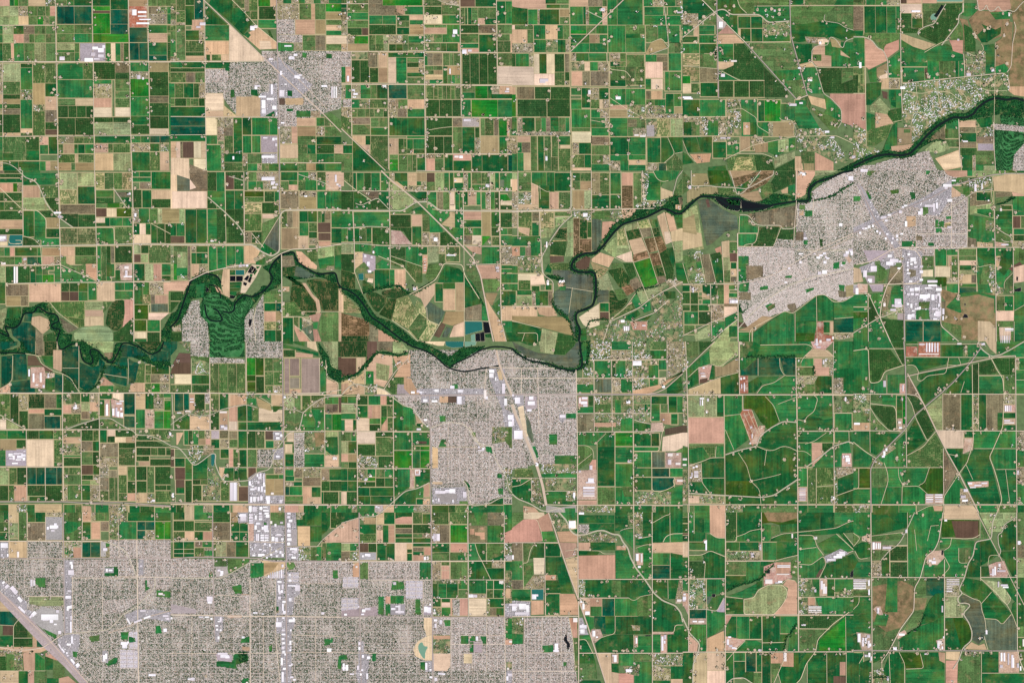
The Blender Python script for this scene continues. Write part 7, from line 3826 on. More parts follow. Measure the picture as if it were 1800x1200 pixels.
def land_material(name, blotch, grain, streak, tan=0.0, hue=0.0, plots=0.0, rough=0.95, tancol=(176, 150, 112), tan_at=0.58):
    """ground cover: its own colour from the field, with patches of growth, grain and drill or mowing streaks along the field."""
    m, nt, b = nodes_of(name)
    col = nt.nodes.new('ShaderNodeAttribute'); col.attribute_name = 'Col'
    par = nt.nodes.new('ShaderNodeAttribute'); par.attribute_name = 'Par'      # r, g: offset, b: 0 rows north-south, 1 east-west
    geo = nt.nodes.new('ShaderNodeNewGeometry')
    sep = nt.nodes.new('ShaderNodeSeparateXYZ'); nt.links.new(geo.outputs['Position'], sep.inputs[0])
    sp = nt.nodes.new('ShaderNodeSeparateColor'); nt.links.new(par.outputs['Color'], sp.inputs[0])
    ox = mth(nt, 'MULTIPLY_ADD', sp.outputs[0], 90000.0, sep.outputs[0])
    oy = mth(nt, 'MULTIPLY_ADD', sp.outputs[1], 90000.0, sep.outputs[1])
    cv = nt.nodes.new('ShaderNodeCombineXYZ'); nt.links.new(ox, cv.inputs[0]); nt.links.new(oy, cv.inputs[1])
    big = noise(nt, cv.outputs[0], 1 / 260.0, 3.0)
    fine = noise(nt, cv.outputs[0], 1 / 34.0, 2.0, 0.7)
    # streaks: across = the coordinate across the rows
    d = sp.outputs[2]
    inv = mth(nt, 'SUBTRACT', 1.0, d)
    across = mth(nt, 'ADD', mth(nt, 'MULTIPLY', ox, inv), mth(nt, 'MULTIPLY', oy, d))
    along = mth(nt, 'ADD', mth(nt, 'MULTIPLY', oy, inv), mth(nt, 'MULTIPLY', ox, d))
    sv = nt.nodes.new('ShaderNodeCombineXYZ')
    nt.links.new(mth(nt, 'MULTIPLY', across, 1 / 46.0), sv.inputs[0]); nt.links.new(mth(nt, 'MULTIPLY', along, 1 / 1500.0), sv.inputs[1])
    st = noise(nt, sv.outputs[0], 1.0, 2.0, 0.6)
    f = mth(nt, 'MULTIPLY_ADD', mth(nt, 'SUBTRACT', big, 0.5), blotch, 1.0)
    f = mth(nt, 'MULTIPLY_ADD', mth(nt, 'SUBTRACT', fine, 0.5), grain, f)
    f = mth(nt, 'MULTIPLY_ADD', mth(nt, 'SUBTRACT', st, 0.5), streak, f)
    f = mth(nt, 'MAXIMUM', f, 0.35)
    if plots:
        rv = nt.nodes.new('ShaderNodeCombineXYZ'); nt.links.new(along, rv.inputs[0]); nt.links.new(across, rv.inputs[1])
        bk = nt.nodes.new('ShaderNodeTexBrick'); nt.links.new(rv.outputs[0], bk.inputs['Vector'])
        lo = 1 - .5 * plots
        bk.inputs['Color1'].default_value = (lo, lo, lo, 1); bk.inputs['Color2'].default_value = (2 - lo,) * 3 + (1,)
        bk.inputs['Mortar'].default_value = (1 + plots * 1.5,) * 3 + (1,)
        for nm_, v_ in (('Scale', 1.0), ('Mortar Size', 3.0), ('Mortar Smooth', .3), ('Brick Width', 520.0), ('Row Height', 128.0)): bk.inputs[nm_].default_value = v_
        f = mth(nt, 'MULTIPLY', f, bk.outputs['Color'])
    vm = nt.nodes.new('ShaderNodeVectorMath'); vm.operation = 'SCALE'
    nt.links.new(col.outputs['Color'], vm.inputs[0]); nt.links.new(f, vm.inputs['Scale'])
    out = vm.outputs[0]
    if hue > 0:      # drier, yellower growth in places
        hv = nt.nodes.new('ShaderNodeVectorMath'); hv.operation = 'ADD'
        h3 = noise(nt, cv.outputs[0], 1 / 420.0, 4.0, 0.6)
        k = mth(nt, 'MULTIPLY', mth(nt, 'MAXIMUM', mth(nt, 'SUBTRACT', h3, 0.45), 0.0), hue)
        cc = nt.nodes.new('ShaderNodeCombineXYZ'); nt.links.new(k, cc.inputs[0]); nt.links.new(mth(nt, 'MULTIPLY', k, .55), cc.inputs[1])
        nt.links.new(out, hv.inputs[0]); nt.links.new(cc.outputs[0], hv.inputs[1])
        out = hv.outputs[0]
    if tan > 0:
        t2 = noise(nt, cv.outputs[0], 1 / 150.0, 4.0, 0.65)
        ramp = nt.nodes.new('ShaderNodeMapRange'); ramp.clamp = True
        ramp.inputs[1].default_value = tan_at; ramp.inputs[2].default_value = tan_at + .17
        ramp.inputs[3].default_value = 0.0; ramp.inputs[4].default_value = tan
        nt.links.new(t2, ramp.inputs[0])
        mx = nt.nodes.new('ShaderNodeMix'); mx.data_type = 'RGBA'
        nt.links.new(ramp.outputs[0], mx.inputs[0]); nt.links.new(out, mx.inputs[6])
        mx.inputs[7].default_value = (*lin(tancol), 1)
        out = mx.outputs[2]
    nt.links.new(out, b.inputs['Base Color'])
    b.inputs['Roughness'].default_value = rough
    b.inputs['Specular IOR Level'].default_value = 0.1
    return m

MAT = {
 'crop': land_material('crop_cover', 1.2, 1.0, 1.4, .5, .2, .28, tancol=(146, 132, 90), tan_at=.57),
 'dry': land_material('dry_cover', .7, .5, .7, 0, 0, .14),
 'rough': land_material('rough_grass', 1.4, 1.8, .8, .55, 0, .4, tancol=(168, 138, 104), tan_at=.54),
 'wild': land_material('wild_grass', 1.8, 1.0, .05, .8, tancol=(172, 138, 106), tan_at=.46),
 'paved': land_material('paving', .6, 1.0, .1),
 'yard': land_material('trodden_yard', 1.0, 1.6, .15, .6, tancol=(222, 206, 190), tan_at=.50),
 'small': land_material('smallholding_cover', 1.3, 1.5, .6, .85, tancol=(196, 170, 136), tan_at=.47),
 'wood': land_material('woodland_floor', 1.2, 1.0, 0.0, .7, tancol=(150, 146, 100), tan_at=.54),
 'golf': land_material('golf_turf', 1.2, .8, 0.0, .6, tancol=(96, 150, 100), tan_at=.5),
}
CLS = {}
for k_ in 'gGbBteu': CLS[k_] = 'crop'
for k_ in 'nwpkacX': CLS[k_] = 'dry'
for k_ in 'lmodsrDRS': CLS[k_] = 'rough'
CLS.update({'z': 'wild', 'c': 'paved', 'y': 'yard', 'Y': 'yard', 'x': 'yard', 'h': 'small', 'H': 'paved', 'J': 'paved', 'I': 'paved', 'M': 'paved', 'V': 'wood', 'F': 'golf'})

def attr_material(name, rough=0.9, spec=0.15, grain=0.0):
    m, nt, b = nodes_of(name)
    col = nt.nodes.new('ShaderNodeAttribute'); col.attribute_name = 'Col'
    out = col.outputs['Color']
    if grain:
        geo = nt.nodes.new('ShaderNodeNewGeometry')
        f = mth(nt, 'MULTIPLY_ADD', mth(nt, 'SUBTRACT', noise(nt, geo.outputs['Position'], 1 / 12.0, 3.0, .7), .5), grain, 1.0)
        vm = nt.nodes.new('ShaderNodeVectorMath'); vm.operation = 'SCALE'
        nt.links.new(out, vm.inputs[0]); nt.links.new(f, vm.inputs['Scale'])
        out = vm.outputs[0]
    nt.links.new(out, b.inputs['Base Color'])
    b.inputs['Roughness'].default_value = rough
    b.inputs['Specular IOR Level'].default_value = spec
    return m
M_LEAF = attr_material('foliage', .9, .05, .5)
M_ROOF = attr_material('roofing', .8, .2, .25)

def plain_material(name, c, grain=0.2, scale=60.0, rough=.9, spec=.15):
    m, nt, b = nodes_of(name)
    geo = nt.nodes.new('ShaderNodeNewGeometry')
    f = mth(nt, 'MULTIPLY_ADD', mth(nt, 'SUBTRACT', noise(nt, geo.outputs['Position'], 1 / scale, 4.0, .7), .5), grain, 1.0)
    vm = nt.nodes.new('ShaderNodeVectorMath'); vm.operation = 'SCALE'
    vm.inputs[0].default_value = tuple(lin(c)); nt.links.new(f, vm.inputs['Scale'])
    nt.links.new(vm.outputs[0], b.inputs['Base Color'])
    b.inputs['Roughness'].default_value = rough
    b.inputs['Specular IOR Level'].default_value = spec
    return m
M_ROAD = plain_material('road_surface', (236, 216, 194), .3, 40)
M_STREET = plain_material('street_surface', (214, 200, 192), .3, 40)
M_HWY = plain_material('highway_surface', (184, 168, 162), .25, 30)
M_DIRT = plain_material('dirt_track', (236, 220, 184), .35, 60)
M_TRACK = plain_material('field_edge_dirt', (188, 174, 134), .6, 70)
M_RAIL = plain_material('railway_ballast', (214, 192, 172), .3, 60)
M_BANK = plain_material('canal_bank', (240, 226, 200), .3, 60)
M_CANAL = plain_material('canal_water', (92, 104, 96), .3, 90, .25, .3)
M_RIVER = plain_material('river_water', (10, 30, 28), .5, 160, .3, .25)
M_BLACKWATER = plain_material('dark_pond_water', (7, 11, 20), .5, 120, .3, .3)
M_TEAL = plain_material('teal_pond_water', (36, 112, 104), .35, 160, .3, .3)
M_MILKY = plain_material('milky_pond_water', (122, 166, 142), .3, 160, .3, .3)
M_WALL = plain_material('building_wall', (190, 182, 176), .2, 20)
M_BASE = plain_material('bare_land', (104, 126, 84), 1.3, 120)

# ------------------------------------------------------------------ mesh helper
class MB:
    """collects faces of 3, 4 or n corners; build() links them as ONE mesh object"""
    def __init__(s): s.v = []; s.f = []; s.n = 0
    def add(s, verts, faces, col, mat=0, par=(0, 0, 0)):
        """faces: array (F, k); col: one colour or (F, 3)"""
        verts = np.asarray(verts, float); faces = np.asarray(faces, np.int64)
        F = len(faces)
        if F == 0: return
        col = np.broadcast_to(np.asarray(col, float), (F, 3))
        s.v.append(verts); s.f.append((faces + s.n, col, mat, par)); s.n += len(verts)
    def build(s, name, mats, parent=None, origin=None):
        V = np.concatenate(s.v)
        if origin is None:
            origin = (V.min(0) + V.max(0)) / 2; origin[2] = V[:, 2].min()
        origin = np.asarray(origin, float)
        V = V - origin
        L = np.concatenate([f.ravel() for f, _, _, _ in s.f])
        sizes = np.concatenate([np.full(len(f), f.shape[1]) for f, _, _, _ in s.f])
        starts = np.concatenate([[0], np.cumsum(sizes)[:-1]])
        me = bpy.data.meshes.new(name)
        me.vertices.add(len(V)); me.loops.add(len(L)); me.polygons.add(len(sizes))
        me.vertices.foreach_set('co', V.astype(np.float32).ravel())
        me.loops.foreach_set('vertex_index', L.astype(np.int32))
        me.polygons.foreach_set('loop_start', starts.astype(np.int32))
        me.polygons.foreach_set('material_index', np.concatenate([np.full(len(f), m) for f, _, m, _ in s.f]).astype(np.int32))
        me.update(calc_edges=True)
        a = me.attributes.new('Col', 'FLOAT_COLOR', 'FACE')
        c = np.concatenate([np.concatenate([k, np.ones((len(k), 1))], 1) for _, k, _, _ in s.f])
        a.data.foreach_set('color', c.astype(np.float32).ravel())
        a = me.attributes.new('Par', 'FLOAT_COLOR', 'FACE')
        c = np.concatenate([np.broadcast_to(np.array([*p, 1.0]), (len(f), 4)) for f, _, _, p in s.f])
        a.data.foreach_set('color', c.astype(np.float32).ravel())
        for m in mats: me.materials.append(m)
        o = bpy.data.objects.new(name, me)
        o.location = origin
        if parent is not None:
            o.parent = parent
            o.location = origin - np.array(parent.location)
        C.objects.link(o)
        return o

def W(p, z=0.0):
    return ((p[0] - 900) * S, (600 - p[1]) * S, z)

def worlds(P, z):
    P = np.asarray(P, float)
    return np.stack([(P[:, 0] - 900) * S, (600 - P[:, 1]) * S, np.full(len(P), z)], 1)

used_labels = set()
def tag(o, label=None, cat=None, group=None, kind=None):
    if label:
        o['label'] = label
    if cat: o['category'] = cat
    if group: o['group'] = group
    if kind: o['kind'] = kind
    return o

def spot(px, py):
    for d in (1, 2, 3):
        t = f"at {px / 18:.{d}f}% across, {py / 12:.{d}f}% down"
        if t not in used_labels: break
    used_labels.add(t)
    return t

def pip(px, py, P):
    """even-odd test of arrays px, py in polygon P"""
    inside = np.zeros(px.shape, bool)
    n = len(P); j = n - 1
    for i in range(n):
        xi, yi = P[i]; xj, yj = P[j]
        if yi != yj:
            c = ((yi > py) != (yj > py)) & (px < (xj - xi) * (py - yi) / (yj - yi) + xi)
            inside ^= c
        j = i
    return inside

def area(P):
    P = np.asarray(P); x, y = P[:, 0], P[:, 1]
    return 0.5 * float(np.sum(x * np.roll(y, -1) - np.roll(x, -1) * y))

def round_corners(P, cut, closed=False):
    P = [np.array(p, float) for p in P]
    for _ in range(2):
        Q = []
        n = len(P)
        rng = range(n) if closed else range(n - 1)
        for i in rng:
            a, b = P[i], P[(i + 1) % n]
            L = np.linalg.norm(b - a) or 1e-6
            c = min(.25, cut / L)
            if closed or i > 0: Q.append(a + (b - a) * c)
            else: Q.append(a)
            if closed or i < n - 2: Q.append(b - (b - a) * c)
            else: Q.append(b)
        P = Q; cut *= .5
    return P

def ribbon(P, w):
    """left and right edges of a band of width w (photo px) along P"""
    P = np.asarray(P, float)
    keep = [0] + [i for i in range(1, len(P)) if np.hypot(*(P[i] - P[i - 1])) > 0.05]
    P = P[keep]
    d = np.diff(P, axis=0); d /= np.maximum(np.linalg.norm(d, axis=1, keepdims=True), 1e-9)
    n = np.stack([-d[:, 1], d[:, 0]], 1)
    N = np.concatenate([n[:1], (n[:-1] + n[1:]), n[-1:]])
    N /= np.maximum(np.linalg.norm(N, axis=1, keepdims=True), 1e-6)
    m = np.ones(len(P))
    if len(P) > 2: m[1:-1] = 1 / np.clip(np.sum(N[1:-1] * n[:-1], 1), .5, 1)
    N *= m[:, None]
    return P + N * w / 2, P - N * w / 2

# ------------------------------------------------------------------ read the survey
polys = []      # dict: code, ang, P (photo px), tile
lines = []; farms = []; roofs = []; track_quads = []
snap = lambda v: 0.0 if v <= 4 else (1200.0 if v >= 1194 else v)
tile = (0, 0); lean = 0.0
INS = 1.1       # half the width of the track left between two fields, in sheet units (1/4 px)
def topx(x, y): return (tile[0] * 300 + x / 4, tile[1] * 300 + y / 4)
def add_rect(x0, x1, y0, y1, code):
    ym = (y0 + y1) / 2
    x0, x1, y0, y1 = snap(x0), snap(x1), snap(y0), snap(y1)
    if x1 - x0 < 4 or y1 - y0 < 4: return
    def corner(x, y):
        if x in (0.0, 1200.0): return topx(x, y)
        return topx(x + lean * (y - ym), y)
    ix0 = 0 if x0 == 0 else INS; ix1 = 0 if x1 == 1200 else INS
    iy0 = 0 if y0 == 0 else INS; iy1 = 0 if y1 == 1200 else INS
    X0, X1, Y0, Y1 = x0 + ix0, x1 - ix1, y0 + iy0, y1 - iy1
    P = [corner(X0, Y0), corner(X1, Y0), corner(X1, Y1), corner(X0, Y1)]
    polys.append(dict(code=code[0], ang=0.0, P=P, tile=tile, rect=True))
    e = INS * 1.1 + 4
    q = [corner(max(0.0, x0 - e), max(0.0, y0 - e)), corner(min(1200.0, x1 + e), max(0.0, y0 - e)), corner(min(1200.0, x1 + e), min(1200.0, y1 + e)), corner(max(0.0, x0 - e), min(1200.0, y1 + e))]
    track_quads.append(q)
for ln in DATA.splitlines():
    ln = ln.strip()
    if not ln: continue
    k = ln[0]
    if k == 'T':
        t = ln.split(); tile = (int(t[1]), int(t[2])); lean = float(t[3])
    elif k in 'RC':
        hd, body = ln[1:].split(' ', 1)
        a, b = (float(v) for v in hd.split(','))
        parts = re.findall(r'(\d+)([A-Za-z]?)', body)
        for (v0, c0), (v1, _) in zip(parts[:-1], parts[1:]):
            if not c0: continue
            if k == 'R': add_rect(float(v0), float(v1), a, b, c0)
            else: add_rect(a, b, float(v0), float(v1), c0)
    elif k == 'P':
        t = ln.split(); code = t[1]; ang = 0.0
        if '@' in code:
            code, ag = code.split('@'); ang = float(ag)
        v = [snap(float(q)) for q in t[2:]]
        P = [topx(v[i], v[i + 1]) for i in range(0, len(v) - 1, 2)]
        if len(P) < 3: continue
        if code in 'VFuDKqQ' and len(P) > 5:
            P = [tuple(p) for p in round_corners(P, 3.0, True)]
        polys.append(dict(code=code, ang=ang, P=P, tile=tile, rect=False))
    elif k == 'L':
        t = ln.split(); v = [snap(float(q)) for q in t[3:]]
        P = [topx(v[i], v[i + 1]) for i in range(0, len(v) - 1, 2)]
        lines.append(dict(type=t[1], w=float(t[2]) / 4, P=round_corners(P, 3.0)))
    elif k == 'f':
        v = [float(q) for q in ln.split()[1:]]
        farms += [topx(v[i], v[i + 1]) for i in range(0, len(v) - 1, 2)]
    elif k in 'uU':
        v = [float(q) for q in ln.split()[1:]]
        if k == 'u':
            for i in range(0, len(v) - 3, 4):
                if v[i + 2] > 2: roofs.append((*topx(v[i] + v[i + 2] / 2, v[i + 1] + v[i + 3] / 2), v[i + 2] / 4, v[i + 3] / 4, 0.0))
        else:
            for i in range(0, len(v) - 4, 5):
                roofs.append((*topx(v[i] + v[i + 2] / 2, v[i + 1] + v[i + 3] / 2), v[i + 2] / 4, v[i + 3] / 4, v[i + 4]))
for L_ in [l for l in lines if l['type'] in 'VG']:       # belts of trees: polygons of woodland
    a_, b_ = ribbon(L_['P'], L_['w'] * 1.2)
    polys.append(dict(code='V', ang=0.0, P=[tuple(p) for p in a_] + [tuple(p) for p in b_[::-1]], tile=None, rect=False))
lines = [l for l in lines if l['type'] not in 'VG']
polys = [p for p in polys if p['code'] != 'P' and abs(area(p['P'])) > 2]

# map of what lies on top at each half pixel: polygon id, and the lines
GW, GH = 3600, 2400
idmap = np.full((GH, GW), -1, np.int32)
def paint(P, val, grid):
    P = np.asarray(P)
    x0, x1 = int(max(0, math.floor(P[:, 0].min() * 2))), int(min(GW, math.ceil(P[:, 0].max() * 2) + 1))
    y0, y1 = int(max(0, math.floor(P[:, 1].min() * 2))), int(min(GH, math.ceil(P[:, 1].max() * 2) + 1))
    if x1 <= x0 or y1 <= y0: return
    yy, xx = np.mgrid[y0:y1, x0:x1]
    m = pip((xx + .5) / 2, (yy + .5) / 2, P)
    grid[y0:y1, x0:x1][m] = val
for i, p in enumerate(polys): paint(p['P'], i, idmap)
linemask = np.zeros((GH, GW), bool)
for L_ in lines:
    w_ = L_['w'] + (.4 if L_['type'] != 'W' else 1.0)
    a_, b_ = ribbon(L_['P'], w_)
    for i in range(len(a_) - 1): paint([a_[i], a_[i + 1], b_[i + 1], b_[i]], True, linemask)
def at_id(px, py):
    ix = np.clip((np.asarray(px) * 2).astype(int), 0, GW - 1); iy = np.clip((np.asarray(py) * 2).astype(int), 0, GH - 1)
    v = idmap[iy, ix].copy(); v[linemask[iy, ix]] = -9
    v[(np.asarray(px) < 0) | (np.asarray(px) >= 1800) | (np.asarray(py) < 0) | (np.asarray(py) >= 1200)] = -5
    return v
count = np.bincount(idmap[idmap >= 0], minlength=len(polys))

# stack height of each polygon: one thin step above what it lies on
lvl = np.zeros(len(polys))
acc = np.zeros((GH // 4, GW // 4))
for i, p in enumerate(polys):
    P = np.asarray(p['P'])
    x0, x1 = int(max(0, P[:, 0].min() / 2)), int(min(GW // 4, P[:, 0].max() / 2 + 1))
    y0, y1 = int(max(0, P[:, 1].min() / 2)), int(min(GH // 4, P[:, 1].max() / 2 + 1))
    sub = acc[y0:y1, x0:x1]
    if sub.size == 0: continue
    h = sub.max() + 1 if not p['rect'] or sub.max() > 0 else 1
    # rectangles that only touch share a level
    if p['rect']:
        yy, xx = np.mgrid[y0:y1, x0:x1]
        m = pip(xx * 2.0 + 1, yy * 2.0 + 1, P)
        h = (sub[m].max() if m.any() else 0) + 1
        sub[m] = np.maximum(sub[m], h)
    else:
        yy, xx = np.mgrid[y0:y1, x0:x1]
        m = pip(xx * 2.0 + 1, yy * 2.0 + 1, P) | pip(xx * 2.0 + .2, yy * 2.0 + .2, P) | pip(xx * 2.0 + 1.8, yy * 2.0 + 1.8, P)
        h = (sub[m].max() if m.any() else 3) + 1
        sub[m] = np.maximum(sub[m], h)
    lvl[i] = h
print('levels', lvl.max(), 'polys', len(polys), 'visible', (count > 0).sum(), 'lines', len(lines), 'farms', len(farms), 'roofs', len(roofs))
ZL = .35
ZF = 4.0                      # fields lie above the track strips
Z_LINE = ZF + 1.0 + lvl.max() * ZL

# join the pieces of one field that a sheet edge cut in two
root = list(range(len(polys)))
def find(i):
    while root[i] != i: i = root[i]
    return i
def edge_span(p, axis, val):
    t = []
    P = p['P']
    for i in range(len(P)):
        a, b = P[i], P[(i + 1) % len(P)]
        if abs(a[axis] - val) < .3 and abs(b[axis] - val) < .3:
            t += [a[1 - axis], b[1 - axis]]
    return (min(t), max(t)) if t else None
for axis, vals in ((0, range(300, 1800, 300)), (1, range(300, 1200, 300))):
    for val in vals:
        A, B = [], []
        for i, p in enumerate(polys):
            if p['tile'] is None or count[i] == 0: continue
            if p['tile'][axis] * 300 + 300 == val:
                s_ = edge_span(p, axis, val)
                if s_: A.append((i, s_))
            elif p['tile'][axis] * 300 == val:
                s_ = edge_span(p, axis, val)
                if s_: B.append((i, s_))
        for i, (a0, a1) in A:
            for j, (b0, b1) in B:
                if polys[i]['code'] != polys[j]['code']: continue
                ov = min(a1, b1) - max(a0, b0)
                if ov > .6 * min(a1 - a0, b1 - b0) and ov > 1 and (polys[i]['code'] in 'HJIVFhM' or ov > .45 * max(a1 - a0, b1 - b0)):
                    root[find(j)] = find(i)
groups = {}
for i in range(len(polys)):
    if count[i] > 0: groups.setdefault(find(i), []).append(i)

# ------------------------------------------------------------------ value noise for planting
_rs = np.random.RandomState(7)
_tab = _rs.rand(512, 512)
def vnoise(x, y, sc):
    x = np.asarray(x) / sc; y = np.asarray(y) / sc
    xi = np.floor(x).astype(int); yi = np.floor(y).astype(int)
    fx = x - xi; fy = y - yi; fx = fx * fx * (3 - 2 * fx); fy = fy * fy * (3 - 2 * fy)
    g = lambda a, b: _tab[a % 512, b % 512]
    return (g(xi, yi) * (1 - fx) + g(xi + 1, yi) * fx) * (1 - fy) + (g(xi, yi + 1) * (1 - fx) + g(xi + 1, yi + 1) * fx) * fy

ZH = ZF + .6                   # foot of houses and trees
# ------------------------------------------------------------------ templates set out in numbers
def spread(mb, TV, TF, x, y, z, sx, sy, sz, rot, cols, mat=0):
    """TV (k,3) template, TF list of face arrays; one copy per x,y,..; cols (N,3) or list of them per face array"""
    N = len(x)
    if N == 0: return
    c, s_ = np.cos(rot)[:, None], np.sin(rot)[:, None]
    X = TV[None, :, 0] * np.asarray(sx)[:, None]; Y = TV[None, :, 1] * np.asarray(sy)[:, None]
    V = np.stack([X * c - Y * s_ + np.asarray(x)[:, None], X * s_ + Y * c + np.asarray(y)[:, None], TV[None, :, 2] * np.asarray(sz)[:, None] + np.asarray(z)[:, None]], 2)
    k = len(TV)
    first = True
    base = mb.n
    for q, F in enumerate(TF):
        F = np.asarray(F)
        faces = (F[None] + (np.arange(N) * k)[:, None, None]).reshape(-1, F.shape[1])
        cc = cols[q] if isinstance(cols, list) else cols
        cc = np.repeat(cc, len(F), axis=0)
        if first:
            mb.v.append(V.reshape(-1, 3)); mb.n += N * k; first = False
        mb.f.append((faces + base, cc, mat, (0, 0, 0)))

def dome():
    n = 6; v = []
    for r, h in ((1.0, .25), (.72, .78)):
        for i in range(n):
            a = 2 * math.pi * i / n + r
            v.append((r * math.cos(a) * (1 + .16 * math.sin(3 * a)), r * math.sin(a), h))
    v.append((.1, .05, 1.0))
    q = [(i, (i + 1) % n, n + (i + 1) % n, n + i) for i in range(n)]
    t = [(n + i, n + (i + 1) % n, 2 * n) for i in range(n)]
    return np.array(v), [np.array(q), np.array(t)]
DOME_V, DOME_F = dome()
# house: unit footprint, hip roof above the eaves
HV = np.array([(-.5, -.5, 0), (.5, -.5, 0), (.5, .5, 0), (-.5, .5, 0), (-.5, -.5, .55), (.5, -.5, .55), (.5, .5, .55), (-.5, .5, .55), (-.22, 0, 1), (.22, 0, 1)])
HF = [np.array([(0, 1, 5, 4), (1, 2, 6, 5), (2, 3, 7, 6), (3, 0, 4, 7)]), np.array([(4, 5, 9, 8), (6, 7, 8, 9)]), np.array([(5, 6, 9), (7, 4, 8)])]
ROOFC = np.array([lin(c) for c in ((172, 160, 152), (128, 116, 108), (222, 208, 198), (96, 86, 84), (190, 150, 130), (250, 248, 248), (140, 134, 140), (170, 138, 120))])
TREEC = np.array([lin(c) for c in ((22, 66, 40), (30, 80, 46), (40, 92, 52), (20, 56, 40), (52, 100, 56))])
WALLC = lin((196, 186, 176))
BIGROOF = np.array([lin(c) for c in ((244, 240, 248), (250, 247, 250), (226, 218, 226), (206, 196, 204), (236, 226, 222))]) * 1.15

def put_houses(mb, x, y, a, rs, size=1.0, cols=None):
    n = len(x)
    if n == 0: return
    c = (ROOFC if cols is None else cols)[rs.randint(0, len(ROOFC if cols is None else cols), n)] * rs.uniform(.8, 1.2, (n, 1)) * (.8 + .4 * vnoise(x, y, 520.0))[:, None]
    w = rs.uniform(13, 19, n) * size; d = rs.uniform(10, 14, n) * size
    spread(mb, HV, HF, x, y, np.full(n, ZH), w, d, rs.uniform(5, 7, n), a + (rs.rand(n) < .4) * math.pi / 2, [np.broadcast_to(WALLC, (n, 3)), c, c * .95])

def put_trees(mb, x, y, r, rs, cols=None, bright=1.0, z=None):
    n = len(x)
    if n == 0: return
    T = TREEC if cols is None else cols
    if z is None: z = ZH
    c = T[rs.randint(0, len(T), n)] * rs.uniform(.7, 1.35, (n, 1)) * bright
    spread(mb, DOME_V, DOME_F, x, y, np.full(n, z), r * rs.uniform(.85, 1.2, n), r * rs.uniform(.85, 1.2, n), r * rs.uniform(1.0, 1.5, n), rs.rand(n) * 6.28, c)

def scatter(P, ident, per, rs):
    """about one random point per PER square metres inside polygon P where it is the top surface; world x, y"""
    P = np.asarray(P)
    x0, x1, y0, y1 = P[:, 0].min(), P[:, 0].max(), P[:, 1].min(), P[:, 1].max()
    n = int((x1 - x0) * (y1 - y0) * S * S / per)
    if n < 1: return np.zeros(0), np.zeros(0)
    px = rs.uniform(x0, x1, n); py = rs.uniform(y0, y1, n)
    m = at_id(px, py) == ident
    return (px[m] - 900) * S, (600 - py[m]) * S

def lots(P, ident, ang, du, depth, block, rs, jit=1.5):
    """house plots along parallel streets inside polygon P: world x, y"""
    Pw = worlds(P, 0)[:, :2]
    c, s_ = math.cos(ang), math.sin(ang)
    R = np.array([[c, s_], [-s_, c]])
    Q = Pw @ R.T
    u0, u1, v0, v1 = Q[:, 0].min(), Q[:, 0].max(), Q[:, 1].min(), Q[:, 1].max()
    us = np.arange(math.floor(u0 / du) * du, u1, du); vs = np.arange(math.floor(v0 / depth) * depth, v1, depth)
    U, Vv = np.meshgrid(us, vs)
    # neighbourhoods: streets run one way in some, the other way in others
    U = U.ravel(); Vv = Vv.ravel()
    keep = (np.mod(U, block) > du * .95)
    U, Vv = U[keep], Vv[keep]
    U2 = np.concatenate([U, U]); V2 = np.concatenate([Vv + depth * .24, Vv - depth * .24])
    U2 = U2 + rs.uniform(-jit, jit, len(U2)); V2 = V2 + rs.uniform(-jit, jit, len(V2))
    X = U2 * c - V2 * s_; Y = U2 * s_ + V2 * c
    m = at_id(X / S + 900, 600 - Y / S) == ident
    if du < 30:      # the cross streets and every third street along
        for ax, (A, Bs) in enumerate(((np.arange(math.floor(u0 / block) * block + 8, u1, block), np.arange(v0, v1, 40.0)), (np.arange(math.floor(v0 / (depth * 2)) * depth * 2 + depth / 2, v1, depth * 2), np.arange(u0, u1, 40.0)))):
            p, q = np.meshgrid(A, Bs); p, q = p.ravel(), q.ravel()
            cu, cv = (p, q + 20) if ax == 0 else (q + 20, p)
            k = at_id((cu * c - cv * s_) / S + 900, 600 - (cu * s_ + cv * c) / S) == ident
            p, q = p[k], q[k]; n = len(p)
            if n == 0: continue
            E = np.array([(-6.5, 0), (6.5, 0), (6.5, 40), (-6.5, 40)])
            if ax: E = E[:, ::-1][::-1]
            uu = (p if ax == 0 else q)[:, None] + E[None, :, 0]; vv = (q if ax == 0 else p)[:, None] + E[None, :, 1]
            V3 = np.stack([uu * c - vv * s_, uu * s_ + vv * c, np.full_like(uu, ZH + 6.5 + .2 * ax)], 2).reshape(-1, 3)
            street_mb.add(V3, np.arange(4 * n).reshape(-1, 4), (.5, .5, .5))
    return X[m], Y[m]

# ------------------------------------------------------------------ the setting: ground
g_ = MB()
B_ = 160000.0
g_.add([(-B_, -B_, 0), (B_, -B_, 0), (B_, B_, 0), (-B_, B_, 0)], [(0, 1, 2, 3)], lin((150, 150, 110)))
tag(g_.build('ground', [M_BASE]), 'flat tan valley ground seen between the fields', 'ground', kind='structure')
